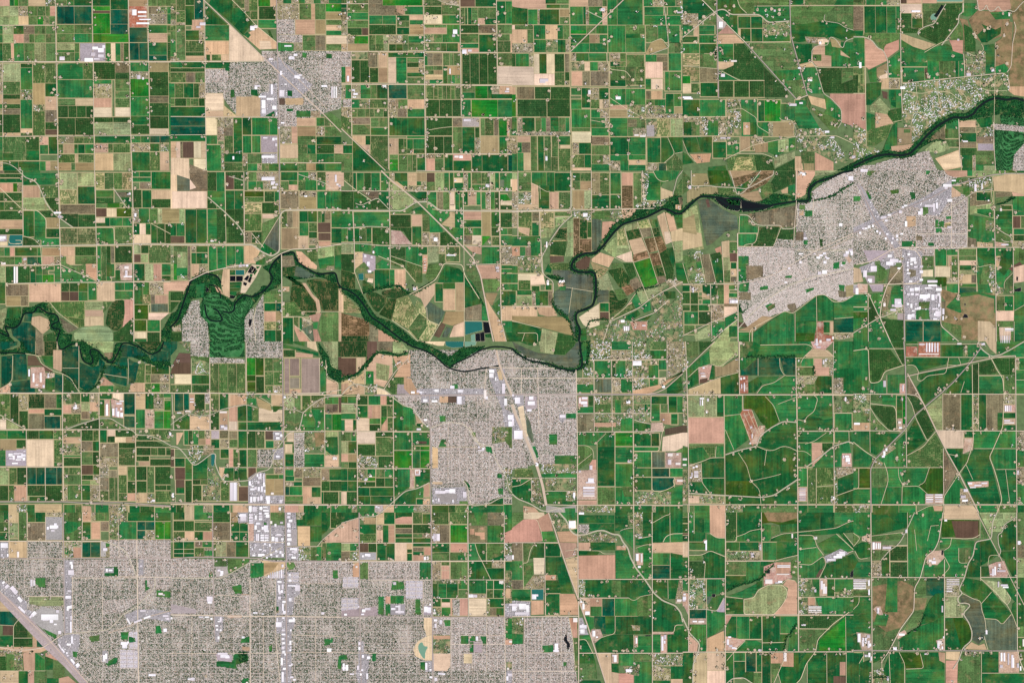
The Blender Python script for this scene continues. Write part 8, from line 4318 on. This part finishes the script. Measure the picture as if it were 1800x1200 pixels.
# farmland beyond the edges of the photograph
out_ = MB(); rs_ = np.random.RandomState(3)
for gx in np.arange(-36, 36):
    for gy in np.arange(-30, 30):
        x0, y0 = gx * 800.0, gy * 800.0
        if -11960 < x0 < 11160 and -8240 < y0 < 7440: continue
        sp_ = rs_.uniform(.3, .7)
        for (u0, u1) in ((0, sp_), (sp_, 1)):
            c_ = 'gGbtmlndswpG'[rs_.randint(12)]
            xa, xb = x0 + u0 * 800 + 6, x0 + u1 * 800 - 6
            if xb > -11160 and xa < 11160 and y0 + 794 > -7440 and y0 + 6 < 7440: continue
            out_.add([(xa, y0 + 6, .5), (xb, y0 + 6, .5), (xb, y0 + 794, .5), (xa, y0 + 794, .5)], [(0, 1, 2, 3)], lin(COL[c_]) * rs_.uniform(.8, 1.1), 0, (rs_.rand(), rs_.rand(), rs_.randint(2)))
tag(out_.build('surrounding_field', [MAT['crop']]), 'patchwork of farmland beyond the edges of the photo', 'farmland', kind='structure')

# pale tracks that show in the gaps between the fields: strips round each field, in 12 thin steps
tk = MB()
for q_, quad in enumerate(track_quads):
    tk.add(worlds(quad[::-1], 1.6 + (q_ % 24) * .09), [(0, 1, 2, 3)], (.5, .5, .5))
tag(tk.build('farm_track_path', [M_TRACK]), 'pale dirt tracks in the gaps between the fields', 'tracks', kind='structure')
# ------------------------------------------------------------------ fields, orchards, ponds, towns
town_houses = {}; 
all_rs = np.random.RandomState(11)
street_mb = MB(); tree_mb = MB(); house_mb = MB(); mobile_mb = MB(); shed_mb = MB()
n_orch_faces = 0
for gi, members in groups.items():
    code = polys[gi]['code']
    rs = np.random.RandomState(gi + 100)
    best = max(members, key=lambda i: count[i])
    ys_, xs_ = None, None
    P0 = np.asarray(polys[best]['P'])
    # centre of what shows: mean of the visible cells
    x0, x1 = int(max(0, P0[:, 0].min() * 2)), int(min(GW, P0[:, 0].max() * 2 + 1)); y0, y1 = int(max(0, P0[:, 1].min() * 2)), int(min(GH, P0[:, 1].max() * 2 + 1))
    yy, xx = np.nonzero(idmap[y0:y1, x0:x1] == best)
    cx, cy = (xx.mean() + x0) / 2, (yy.mean() + y0) / 2
    wpx, hpx = P0[:, 0].max() - P0[:, 0].min(), P0[:, 1].max() - P0[:, 1].min()
    tot = sum(count[i] for i in members) / 4
    size = 'small' if tot < 120 else ('medium' if tot < 600 else 'large')
    if max(wpx, hpx) > 3.2 * min(wpx, hpx): size = 'long ' + ('upright' if hpx > wpx else 'level')
    d_ = 1.0 if rs.rand() < .3 else 0.0
    if wpx > 2.2 * hpx: d_ = 1.0
    if code in 'VFz': d_ = 0.0
    par = (rs.rand(), rs.rand(), d_)
    jit = rs.uniform(.86, 1.12)
    tint = rs.uniform(.93, 1.07, 3)
    base = lin(COL[code]) * jit * tint
    if code in 'HJIMVF': base = lin(COL[code])
    if code in 'KQq':
        t = bpy.data.objects.new('pond', None)
        z = ZF + .1 + lvl[best] * ZL
        t.location = W((cx, cy), z); C.objects.link(t)
        nm = {'K': 'black water', 'Q': 'teal green', 'q': 'milky pale green'}[code]
        tag(t, f"{size} {nm} pond, {spot(cx, cy)}", 'pond', 'ponds and basins')
        P = np.asarray(polys[best]['P'])
        if area(P) > 0: P = P[::-1]
        mbk, mwt = MB(), MB()
        n = len(P)
        ctr = P.mean(0); inn = P + (ctr - P) * np.minimum(.3, .3 / np.maximum(np.linalg.norm(ctr - P, axis=1, keepdims=True), .1))
        vo = worlds(P, z - .3); vi = worlds(inn, z + .9)
        mbk.add(np.concatenate([vo, vi]), [(i, (i + 1) % n, n + (i + 1) % n, n + i) for i in range(n)], lin((200, 180, 150)))
        mwt.add(worlds(P + (ctr - P) * .01, z + .25), [tuple(range(n))], (0, 0, 0))
        mbk.build('embankment', [M_BANK], t)
        mwt.build('water', [{'K': M_BLACKWATER, 'Q': M_TEAL, 'q': M_MILKY}[code]], t)
        continue
    mb = MB()
    for i in members:
        P = np.asarray(polys[i]['P'])
        if area(P) > 0: P = P[::-1]
        mb.add(worlds(P, ZF + lvl[i] * ZL), [tuple(range(len(P)))], base, 0, par)
    if code in ORCH:
        cc, gap, pitch = ORCH[code]
        crown = lin(cc) * jit * tint
        half = pitch * (.46 if code == 'D' else .38)
        seg = 42.0
        for i in members:
            Pw = worlds(polys[i]['P'], 0)[:, :2]
            if d_: Pw = Pw[:, ::-1]
            a0, a1 = Pw[:, 0].min(), Pw[:, 0].max()
            cxs, s0, s1 = [], [], []
            for c in np.arange(a0 + pitch * .6, a1 - pitch * .5, pitch):
                ts = []
                for q in range(len(Pw)):
                    (xa, ya), (xb, yb) = Pw[q], Pw[(q + 1) % len(Pw)]
                    if (xa > c) != (xb > c): ts.append(ya + (yb - ya) * (c - xa) / (xb - xa))
                ts.sort()
                for q in range(0, len(ts) - 1, 2):
                    lo, hi = ts[q] + 5, ts[q + 1] - 5
                    n = max(1, int((hi - lo) / seg))
                    if hi - lo < 8: continue
                    e = np.linspace(lo, hi, n + 1)
                    cxs.append(np.full(n, c)); s0.append(e[:-1]); s1.append(e[1:])
            if not cxs: continue
            cxs = np.concatenate(cxs); s0 = np.concatenate(s0); s1 = np.concatenate(s1)
            mid = (s0 + s1) / 2
            X, Y = (mid, cxs) if d_ else (cxs, mid)
            ok = at_id(X / S + 900, 600 - Y / S) == i
            for e_ in (s0, s1):
                Xe, Ye = (e_, cxs) if d_ else (cxs, e_)
                ide = at_id(Xe / S + 900, 600 - Ye / S)
                ok &= (ide == i) | (ide == -1) | (ide == -5)
            nz = .55 * vnoise(X, Y, 95.0) + .45 * rs.rand(len(X))
            if gap > .1: ok &= nz > np.quantile(nz, gap)
            else: ok &= rs.rand(len(X)) > gap
            cxs, s0, s1, X, Y = cxs[ok], s0[ok], s1[ok], X[ok], Y[ok]
            N = len(cxs)
            if N == 0: continue
            h = rs.uniform(3.5, 5.5, N); hw = half * rs.uniform(.8, 1.15, N)
            z = ZF + lvl[i] * ZL
            g1 = s0 + rs.uniform(0, 4, N); g2 = s1 - rs.uniform(0, 4, N)
            A = np.stack([cxs - hw, g1, np.full(N, z)], 1); Bq = np.stack([cxs + hw, g1, np.full(N, z)], 1)
            Cq = np.stack([cxs + hw, g2, np.full(N, z)], 1); Dq = np.stack([cxs - hw, g2, np.full(N, z)], 1)
            T1 = np.stack([cxs + rs.uniform(-1, 1, N), g1 + 3, z + h], 1); T2 = np.stack([cxs + rs.uniform(-1, 1, N), g2 - 3, z + h], 1)
            V = np.stack([A, Bq, Cq, Dq, T1, T2], 1).reshape(-1, 3)
            if d_: V = V[:, [1, 0, 2]]
            o6 = (np.arange(N) * 6)[:, None]
            quads = np.concatenate([o6 + np.array([[0, 4, 5, 3]]), o6 + np.array([[1, 2, 5, 4]])])
            tris = np.concatenate([o6 + np.array([[0, 1, 4]]), o6 + np.array([[2, 3, 5]])])
            cl = crown * (rs.uniform(.78, 1.25, (N, 1)) * (.8 + .4 * vnoise(X, Y, 140.0))[:, None])
            b0 = mb.n
            mb.v.append(V); mb.n += len(V)
            mb.f.append((quads + b0, np.concatenate([cl, cl]), 1, (0, 0, 0))); mb.f.append((tris + b0, np.concatenate([cl, cl]), 1, (0, 0, 0)))
            n_orch_faces += 4 * N
        o = mb.build('orchard', [MAT['rough'], M_LEAF])
        tag(o, f"{size} {WORD[code]} orchard in rows, {spot(cx, cy)}", 'orchard', 'orchards of the valley floor', 'stuff')
        continue
    if code == 'V':
        for i in members:
            x, y = scatter(polys[i]['P'], i, 420.0, rs)
            k = vnoise(x, y, 110.0) + .3 * rs.rand(len(x)) > .45
            x, y = x[k], y[k]
            # ragged edge: trees straying out past the wood's border
            E = np.asarray(polys[i]['P']); E2 = np.roll(E, -1, 0)
            for a_, b_ in zip(E, E2):
                q = rs.poisson(np.hypot(*(b_ - a_)) * .9)
                p_ = a_ + (b_ - a_) * rs.rand(q, 1) + rs.normal(0, 1.5, (q, 2))
                g = at_id(p_[:, 0], p_[:, 1]) > -1
                x = np.concatenate([x, (p_[g, 0] - 900) * S]); y = np.concatenate([y, (600 - p_[g, 1]) * S])
            cols = np.array([lin(c) for c in ((16, 64, 36), (26, 84, 44), (12, 52, 32), (48, 108, 52), (20, 72, 46))])
            b0 = len(mb.f)
            put_trees(mb, x, y, rs.uniform(8, 14, len(x)), rs, cols, z=ZF + 1)
            for q in range(b0, len(mb.f)): f_, c_, _, p_ = mb.f[q]; mb.f[q] = (f_, c_, 1, p_)
        o = mb.build('riverside_woods', [MAT['wood'], M_LEAF])
        tag(o, f"dark green riverside woodland, {spot(cx, cy)}", 'woodland', 'woods along the river', 'stuff')
        continue
    o = mb.build(NAME[code], [MAT[CLS[code]]])
    tag(o, f"{size} {WORD[code]}{'' if code in 'cyxhHJIMF' else (' field' if code not in 'lz' else '')}, {spot(cx, cy)}", 'field' if code in 'gGbBtlmoeknwpazu' else 'land', kind='structure')
    for i in members:
        P = polys[i]['P']; ang = -math.radians(polys[i]['ang'])
        ang = math.radians(polys[i]['ang'])
        if code == 'J':
            x, y = lots(P, i, ang, 16.5, 62.0, 165.0, rs, 1.2)
            put_houses(house_mb, x, y, ang, rs, .95)
            x, y = scatter(P, i, 400.0, rs)
            put_trees(tree_mb, x, y, rs.uniform(3, 7.5, len(x)), rs)
        elif code == 'H':
            x, y = lots(P, i, ang, 19.0, 66.0, 190.0, rs, 3.5)
            put_houses(house_mb, x, y, ang, rs, .95)
            x, y = scatter(P, i, 300.0, rs)
            k = vnoise(x, y, 330.0) * .8 + rs.rand(len(x)) * .3 > .41 - .2 * vnoise(x, y, 1500.0)
            x, y = x[k], y[k]
            put_trees(tree_mb, x, y, rs.uniform(4.5, 9, len(x)), rs)
        elif code == 'M':
            x, y = lots(P, i, 0.0, 10.5, 44.0, 150.0, rs, .6)
            n = len(x); c = BIGROOF[rs.randint(0, 5, n)]
            spread(mobile_mb, HV, HF, x, y, np.full(n, ZH), np.full(n, 7.5), rs.uniform(15, 18, n), np.full(n, 4.5), np.zeros(n), [np.broadcast_to(WALLC, (n, 3)), c, c])
            x, y = scatter(P, i, 1500.0, rs); put_trees(tree_mb, x, y, rs.uniform(3, 6, len(x)), rs)
        elif code == 'I':
            x, y = lots(P, i, ang, 46.0, 90.0, 230.0, rs, 6)
            k = rs.rand(len(x)) < .62; x, y = x[k], y[k]; n = len(x)
            c = BIGROOF[rs.randint(0, 5, n)] * rs.uniform(.3, .95, (n, 1))
            spread(shed_mb, HV, HF, x, y, np.full(n, ZH), rs.uniform(18, 38, n), rs.uniform(15, 32, n), rs.uniform(6, 9, n), np.full(n, ang), [np.broadcast_to(WALLC, (n, 3)), c, c])
            x, y = scatter(P, i, 1600.0, rs); put_trees(tree_mb, x, y, rs.uniform(3, 6, len(x)), rs)
        elif code == 'h':
            x, y = scatter(P, i, 1500.0, rs)
            k = vnoise(x, y, 170.0) > .45; x, y = x[k], y[k]
            put_houses(house_mb, x, y, rs.choice([0, 1.57], len(x)), rs, 1.35, BIGROOF if i % 2 else None)
            x2, y2 = scatter(P, i, 620.0, rs)
            k = vnoise(x2, y2, 55.0) > .5; x2, y2 = x2[k], y2[k]
            put_trees(tree_mb, x2, y2, rs.uniform(5, 9, len(x2)), rs)
        elif code == 'x':
            x, y = scatter(P, i, 3800.0, rs)
            put_houses(house_mb, x, y, rs.choice([0, 1.57], len(x)), rs, 1.3)
            x2, y2 = scatter(P, i, 1900.0, rs)
            put_trees(tree_mb, x2, y2, rs.uniform(5, 9, len(x2)), rs)
        elif code == 'F':
            x, y = scatter(P, i, 105.0, rs)
            k = (np.abs(np.sin((y + .35 * x * (vnoise(x, y, 900.0) - .5) + 300 * vnoise(x, y * .6, 420.0) + 60 * vnoise(x, y, 110.0)) / 29.0)) < .84) & (vnoise(x, y, 70.0) > .24)
            x, y = x[k], y[k]
            put_trees(tree_mb, x, y, rs.uniform(6, 9, len(x)), rs)
print('orchard faces', n_orch_faces)
tag(house_mb.build('houses', [M_ROOF]), 'thousands of small grey and brown house roofs filling the towns', 'houses', kind='stuff')
tag(tree_mb.build('town_foliage', [M_LEAF]), 'dark green garden and street trees speckling the towns and smallholdings', 'trees', kind='stuff')
if mobile_mb.n: tag(mobile_mb.build('mobile_homes', [M_ROOF]), 'tightly packed pale mobile home roofs in the mobile home parks', 'mobile homes', kind='stuff')
tag(street_mb.build('street_road', [M_STREET]), 'pale residential streets between the house rows of the towns', 'streets', kind='structure')
tag(shed_mb.build('sheds', [M_ROOF]), 'small pale shed and shop roofs scattered over the industrial lots', 'sheds', kind='stuff')

# ------------------------------------------------------------------ roads, tracks, railways, canals, river
KIND = {'R': ('road', 'pale grey road', 'road', M_ROAD, .4), 'D': ('dirt_road', 'pale dirt farm track', 'track', M_DIRT, 0.0),
        'A': ('railway', 'pinkish grey railway and highway strip', 'railway', M_RAIL, .8)}
for k, L_ in enumerate(lines):
    P, w, ty = L_['P'], L_['w'], L_['type']
    mid = P[len(P) // 2]
    if ty in KIND:
        nm, lb, cat, mat, dz = KIND[ty]
        if ty == 'R' and w >= 2.2: nm, lb, mat, dz = 'highway_road', 'wide grey main road', M_HWY, .6
        ww = w * (.50 if ty == 'D' else .60) + .12
        a, b = ribbon(P, ww)
        z = Z_LINE + dz + (k % 5) * .06
        mb = MB(); n = len(a)
        mb.add(np.concatenate([worlds(a, z), worlds(b, z)]), [(i, i + 1, n + i + 1, n + i) for i in range(n - 1)], (.5, .5, .5))
        tag(mb.build(nm, [mat]), f"{lb}, {spot(*mid)}", cat, kind='structure')
    elif ty == 'C':
        z = Z_LINE + .2 + (k % 5) * .06
        a, b = ribbon(P, w * .8); a2, b2 = ribbon(P, w * .22)
        mb = MB(); n = len(a)
        mb.add(np.concatenate([worlds(a, z), worlds(b, z)]), [(i, i + 1, n + i + 1, n + i) for i in range(n - 1)], (.5, .5, .5))
        o = tag(mb.build('canal', [M_BANK]), f"canal between pale banks, {spot(*mid)}", 'canal', kind='structure')
        mb = MB()
        mb.add(np.concatenate([worlds(a2, z + .3), worlds(b2, z + .3)]), [(i, i + 1, n + i + 1, n + i) for i in range(n - 1)], (.5, .5, .5))
        mb.build('water', [M_CANAL], o)
    elif ty == 'W':
        z = Z_LINE - .4 + (k % 5) * .06
        a, b = ribbon(P, w * .95)
        rs = np.random.RandomState(k)
        n = len(a)
        mb = MB()
        mb.add(np.concatenate([worlds(a, z), worlds(b, z)]), [(i, i + 1, n + i + 1, n + i) for i in range(n - 1)], (.5, .5, .5))
        tag(mb.build('river', [M_RIVER]), f"dark winding river reach, {spot(*mid)}", 'river', kind='structure')

# ------------------------------------------------------------------ large buildings
def box_roof(mb_w, mb_r, w, d, h, gable, rc, ridge_up):
    x, y = w / 2, d / 2
    V = [(-x, -y, 0), (x, -y, 0), (x, y, 0), (-x, y, 0), (-x, -y, h), (x, -y, h), (x, y, h), (-x, y, h)]
    mb_w.add(V, [(0, 1, 5, 4), (1, 2, 6, 5), (2, 3, 7, 6), (3, 0, 4, 7)], WALLC)
    e = .8
    X, Y = x + e, y + e
    if gable:
        if w >= d:
            R = [(-X, -Y, h), (X, -Y, h), (X, Y, h), (-X, Y, h), (-X, 0, h + ridge_up), (X, 0, h + ridge_up)]
            mb_r.add(R, [(0, 1, 5, 4), (2, 3, 4, 5)], rc); mb_r.add(R, [(1, 2, 5), (3, 0, 4)], rc)
        else:
            R = [(-X, -Y, h), (X, -Y, h), (X, Y, h), (-X, Y, h), (0, -Y, h + ridge_up), (0, Y, h + ridge_up)]
            mb_r.add(R, [(1, 2, 5, 4), (3, 0, 4, 5)], rc); mb_r.add(R, [(0, 1, 4), (2, 3, 5)], rc)
    else:
        R = [(-X, -Y, h), (X, -Y, h), (X, Y, h), (-X, Y, h), (-x, -y, h + 1.2), (x, -y, h + 1.2), (x, y, h + 1.2), (-x, y, h + 1.2),
             (-x + 2, -y + 2, h + .5), (x - 2, -y + 2, h + .5), (x - 2, y - 2, h + .5), (-x + 2, y - 2, h + .5)]
        f = [(0, 1, 5, 4), (1, 2, 6, 5), (2, 3, 7, 6), (3, 0, 4, 7), (4, 5, 9, 8), (5, 6, 10, 9), (6, 7, 11, 10), (7, 4, 8, 11), (8, 9, 10, 11)]
        mb_r.add(R, f, rc)
        # rows of vents and skylights on the flat roof
        if w > 60 and d > 40:
            for i in range(int(w // 45)):
                for j in range(int(d // 45)):
                    bx, by = -x + 25 + i * 45, -y + 22 + j * 45
                    if bx > x - 10 or by > y - 10: continue
                    q = [(bx - 3, by - 2, h + .4), (bx + 3, by - 2, h + .4), (bx + 3, by + 2, h + .4), (bx - 3, by + 2, h + .4), (bx - 3, by - 2, h + 2.4), (bx + 3, by - 2, h + 2.4), (bx + 3, by + 2, h + 2.4), (bx - 3, by + 2, h + 2.4)]
                    mb_r.add(q, [(0, 1, 5, 4), (1, 2, 6, 5), (2, 3, 7, 6), (3, 0, 4, 7), (4, 5, 6, 7)], np.asarray(rc) * .55)
cand = {'barn': [], 'warehouse': []}
for (px, py, w, h, a) in roofs:
    ident = int(at_id(np.array([px]), np.array([py]))[0])
    c = polys[ident]['code'] if ident >= 0 else 'x'
    cand['warehouse' if c in 'IHJMc' else 'barn'].append((w * h, px, py, w, h, a, c))
rs = np.random.RandomState(21)
ROUND = {'barn': 'long pale roofed livestock barn', 'warehouse': 'white flat roofed warehouse'}
for kind, lst in cand.items():
    lst.sort(reverse=True)
    rest = MB()
    for q, (ar, px, py, w, h, a, c) in enumerate(lst):
        rc = BIGROOF[rs.randint(0, 5 if kind == 'barn' else 3)] * rs.uniform(.85, 1.05)
        wm, hm = w * S, h * S
        el = rs.uniform(6, 8) if kind == 'barn' else rs.uniform(8, 11)
        gable = kind == 'barn' or min(wm, hm) < 28
        wb, rb = MB(), MB()
        box_roof(wb, rb, wm, hm, el, gable, rc, min(wm, hm) * .12)
        loc = np.array(W((px, py), ZF + 1.5)); ca, sa = math.cos(math.radians(-a)), math.sin(math.radians(-a))
        ang = math.radians(-a)
        if q < 300 and (ar >= 12 or q < 120):
            t = bpy.data.objects.new(kind, None); C.objects.link(t); t.location = loc; t.rotation_euler = (0, 0, ang)
            for nm, m_, mat in (('wall', wb, M_WALL), ('roof', rb, M_ROOF)):
                o = m_.build(nm, [mat], None, (0, 0, 0)); o.parent = t
        elif q < 300:
            rb.v = wb.v + rb.v; off = wb.n
            rb.f = wb.f + [(f + off, cc, m, p) for f, cc, m, p in rb.f]; rb.n += off
            t = rb.build(kind, [M_ROOF], None, (0, 0, 0)); t.location = loc; t.rotation_euler = (0, 0, ang)
        else:
            for src in (wb, rb):
                for v_, (f_, cc, m, p) in zip(src.v, src.f): pass
                V = np.concatenate(src.v); V2 = np.stack([V[:, 0] * math.cos(ang) - V[:, 1] * math.sin(ang) + loc[0], V[:, 0] * math.sin(ang) + V[:, 1] * math.cos(ang) + loc[1], V[:, 2] + loc[2]], 1)
                b0 = rest.n; rest.v.append(V2); rest.n += len(V2)
                for f_, cc, m, p in src.f: rest.f.append((f_ + b0, cc, m, p))
            continue
        sz = 'small' if ar < 10 else ('medium' if ar < 30 else 'large')
        tag(t, f"{sz} {ROUND[kind]}, {spot(px, py)}", kind, 'livestock barns and farm sheds' if kind == 'barn' else 'warehouses and shops of the towns')
    if rest.n: tag(rest.build(kind + 's', [M_ROOF]), f"the smallest {kind} roofs, a few pixels each", kind + 's', kind='stuff')
    print(kind, len(lst))

# ------------------------------------------------------------------ farmsteads: a yard, a house, a shed, shade trees
yards = MB(); rest_h = MB(); rest_t = MB()
rs = np.random.RandomState(5)
def farmhouse_proto(rc):
    t = bpy.data.objects.new('farmhouse', None); C.objects.link(t)
    w = MB(); r = MB()
    x, y, h = 10, 7, 3.6
    w.add([(-x, -y, 0), (x, -y, 0), (x, y, 0), (-x, y, 0), (-x, -y, h), (x, -y, h), (x, y, h), (-x, y, h)], [(0, 1, 5, 4), (1, 2, 6, 5), (2, 3, 7, 6), (3, 0, 4, 7)], WALLC)
    w.add([(-x, -y - 7, 0), (-x + 8, -y - 7, 0), (-x + 8, -y, 0), (-x, -y, 0), (-x, -y - 7, h), (-x + 8, -y - 7, h), (-x + 8, -y, h), (-x, -y, h)], [(0, 1, 5, 4), (1, 2, 6, 5), (3, 0, 4, 7)], WALLC)
    X, Y = x + 1, y + 1
    r.add([(-X, -Y, h), (X, -Y, h), (X, Y, h), (-X, Y, h), (-X + 7, 0, h + 3), (X - 7, 0, h + 3)], [(0, 1, 5, 4), (2, 3, 4, 5)], rc)
    r.add([(-X, -Y, h), (X, -Y, h), (X, Y, h), (-X, Y, h), (-X + 7, 0, h + 3), (X - 7, 0, h + 3)], [(1, 2, 5), (3, 0, 4)], rc)
    r.add([(-X, -Y - 7, h), (-x + 9, -Y - 7, h), (-x + 9, -Y + 3, h), (-X, -Y + 3, h), (-x + 4, -Y - 4, h + 2), (-x + 4, -Y + 3, h + 2)], [(1, 2, 5, 4), (3, 0, 4, 5)], rc)
    wo = w.build('wall', [M_WALL], None, (0, 0, 0)); wo.parent = t
    ro = r.build('roof', [M_ROOF], None, (0, 0, 0)); ro.parent = t
    return t
def tree_proto(c):
    t = bpy.data.objects.new('shade_tree', None); C.objects.link(t)
    k = MB(); n = 6
    V = [(math.cos(i * 1.047) * r_, math.sin(i * 1.047) * r_, z_) for r_, z_ in ((.7, 0), (.45, 5)) for i in range(n)]
    k.add(V, [(i, (i + 1) % n, n + (i + 1) % n, n + i) for i in range(n)], lin((90, 74, 60)))
    k.build('trunk', [M_ROOF], None, (0, 0, 0)).parent = t
    cr = MB(); q = 9
    put_trees(cr, rs.uniform(-6, 6, q), rs.uniform(-6, 6, q), rs.uniform(4, 6.5, q), rs, c, z=3.0)
    put_trees(cr, rs.uniform(-3, 3, 4), rs.uniform(-3, 3, 4), rs.uniform(4, 5, 4), rs, c, z=7.0)
    cr.build('crown', [M_LEAF], None, (0, 0, 0)).parent = t
    return t
def copy_thing(o, loc, rz, sc):
    c = o.copy(); C.objects.link(c); c.location = loc; c.rotation_euler = (0, 0, rz); c.scale = (sc,) * 3
    for ch in kids[o.name]:
        d = ch.copy(); C.objects.link(d); d.parent = c
    return c
houses_p = [farmhouse_proto(lin(c)) for c in ((236, 226, 220), (206, 196, 190), (150, 138, 130), (190, 160, 144))]
trees_p = [tree_proto(TREEC[[i, (i + 1) % 5]]) for i in range(3)]
kids = {o.name: [c for c in bpy.data.objects if c.parent == o] for o in houses_p + trees_p}
used = set()
HW = ['white roofed', 'light grey roofed', 'brown roofed', 'terracotta pink roofed']
order = list(range(len(farms))); rs.shuffle(order)
for q, k in enumerate(order):
    px, py = farms[k]
    if not (1 < px < 1799 and 1 < py < 1199): continue
    X, Y, _ = W((px, py))
    n = 9; ph = rs.rand() * 6
    r1, r2 = rs.uniform(22, 46), rs.uniform(22, 46)
    V = [(X + r1 * math.cos(6.283 * i / n + ph) * rs.uniform(.7, 1.2), Y + r2 * math.sin(6.283 * i / n + ph) * rs.uniform(.7, 1.2), Z_LINE - .2) for i in range(n)]
    if rs.rand() < .8: yards.add(V, [tuple(range(n))], lin((206, 186, 160)) * rs.uniform(.8, 1.1), 0, (rs.rand(), rs.rand(), 0))
    m = rs.randint(2, 5)
    hx, hy = X + rs.uniform(-28, 28, m), Y + rs.uniform(-28, 28, m)
    ci = rs.randint(0, 4)
    if q < 298:
        a = rs.choice([0, math.pi / 2, math.pi])
        loc = (X, Y, Z_LINE)
        if ci not in used: o = houses_p[ci]; o.location = loc; o.rotation_euler = (0, 0, a); o.scale = (1.3,) * 3; used.add(ci)
        else: o = copy_thing(houses_p[ci], loc, a, 1.3)
        tag(o, f"{HW[ci]} farmhouse in its yard, {spot(px, py)}", 'farmhouse', 'scattered farmhouses')
    put_houses(rest_h, hx, hy, rs.choice([0, 1.57], m), rs, 1.35, BIGROOF if rs.rand() < .6 else None)
    tx, ty = X + rs.uniform(-45, 45), Y + rs.uniform(-45, 45)
    if q < 260:
        ti = q % 3; key = 't%d' % ti; sc = rs.uniform(1.1, 1.7)
        if key not in used: t = trees_p[ti]; t.location = (tx, ty, Z_LINE); t.scale = (sc,) * 3; used.add(key)
        else: t = copy_thing(trees_p[ti], (tx, ty, Z_LINE), rs.rand() * 6, sc)
        tag(t, f"dark green shade tree beside a farmhouse, {spot(tx / S + 900, 600 - ty / S)}", 'tree', 'shade trees beside farmhouses')
    m = rs.randint(3, 8)
    put_trees(rest_t, X + rs.normal(0, 34, m), Y + rs.normal(0, 34, m), rs.uniform(5, 10, m), rs, z=Z_LINE - 1)
rs = np.random.RandomState(77)
for L_ in lines:
    if L_['type'] not in 'RC': continue
    P = np.array(L_['P'])
    for a_, b_ in zip(P[:-1], P[1:]):
        d_ = b_ - a_; ln_ = float(np.hypot(*d_))
        for _ in range(rs.poisson(ln_ / 12.0)):
            t_ = rs.rand(); o_ = np.array([-d_[1], d_[0]]) / max(ln_, .1) * rs.choice([-1, 1]) * rs.uniform(2.5, 5)
            px, py = a_ + d_ * t_ + o_
            i_ = int(at_id(np.array([px]), np.array([py]))[0])
            if i_ < 0 or polys[i_]['code'] not in 'gGbmlsdroanx': continue
            X, Y, _ = W((px, py)); n = 7; r1, r2 = rs.uniform(14, 34, 2)
            V = [(X + r1 * math.cos(6.283 * i / n) * rs.uniform(.7, 1.2), Y + r2 * math.sin(6.283 * i / n) * rs.uniform(.7, 1.2), Z_LINE - .2) for i in range(n)]
            yards.add(V, [tuple(range(n))], lin((200, 180, 152)) * rs.uniform(.8, 1.1), 0, (rs.rand(), rs.rand(), 0))
            m = rs.randint(1, 4)
            put_houses(rest_h, X + rs.uniform(-20, 20, m), Y + rs.uniform(-20, 20, m), rs.choice([0, 1.57], m), rs, 1.35, BIGROOF if rs.rand() < .6 else None)
            m = rs.randint(2, 6)
            put_trees(rest_t, X + rs.normal(0, 26, m), Y + rs.normal(0, 26, m), rs.uniform(5, 9, m), rs, z=Z_LINE - 1)
tag(yards.build('farm_ground', [MAT['yard']]), 'pale trodden yards around the scattered farmhouses', 'yards', kind='structure')
tag(rest_h.build('outbuildings', [M_ROOF]), 'small outbuildings and further farmhouses, a pixel or two each', 'outbuildings', kind='stuff')
tag(rest_t.build('farm_foliage', [M_LEAF]), 'small dark trees clustered round the farmhouses', 'trees', kind='stuff')
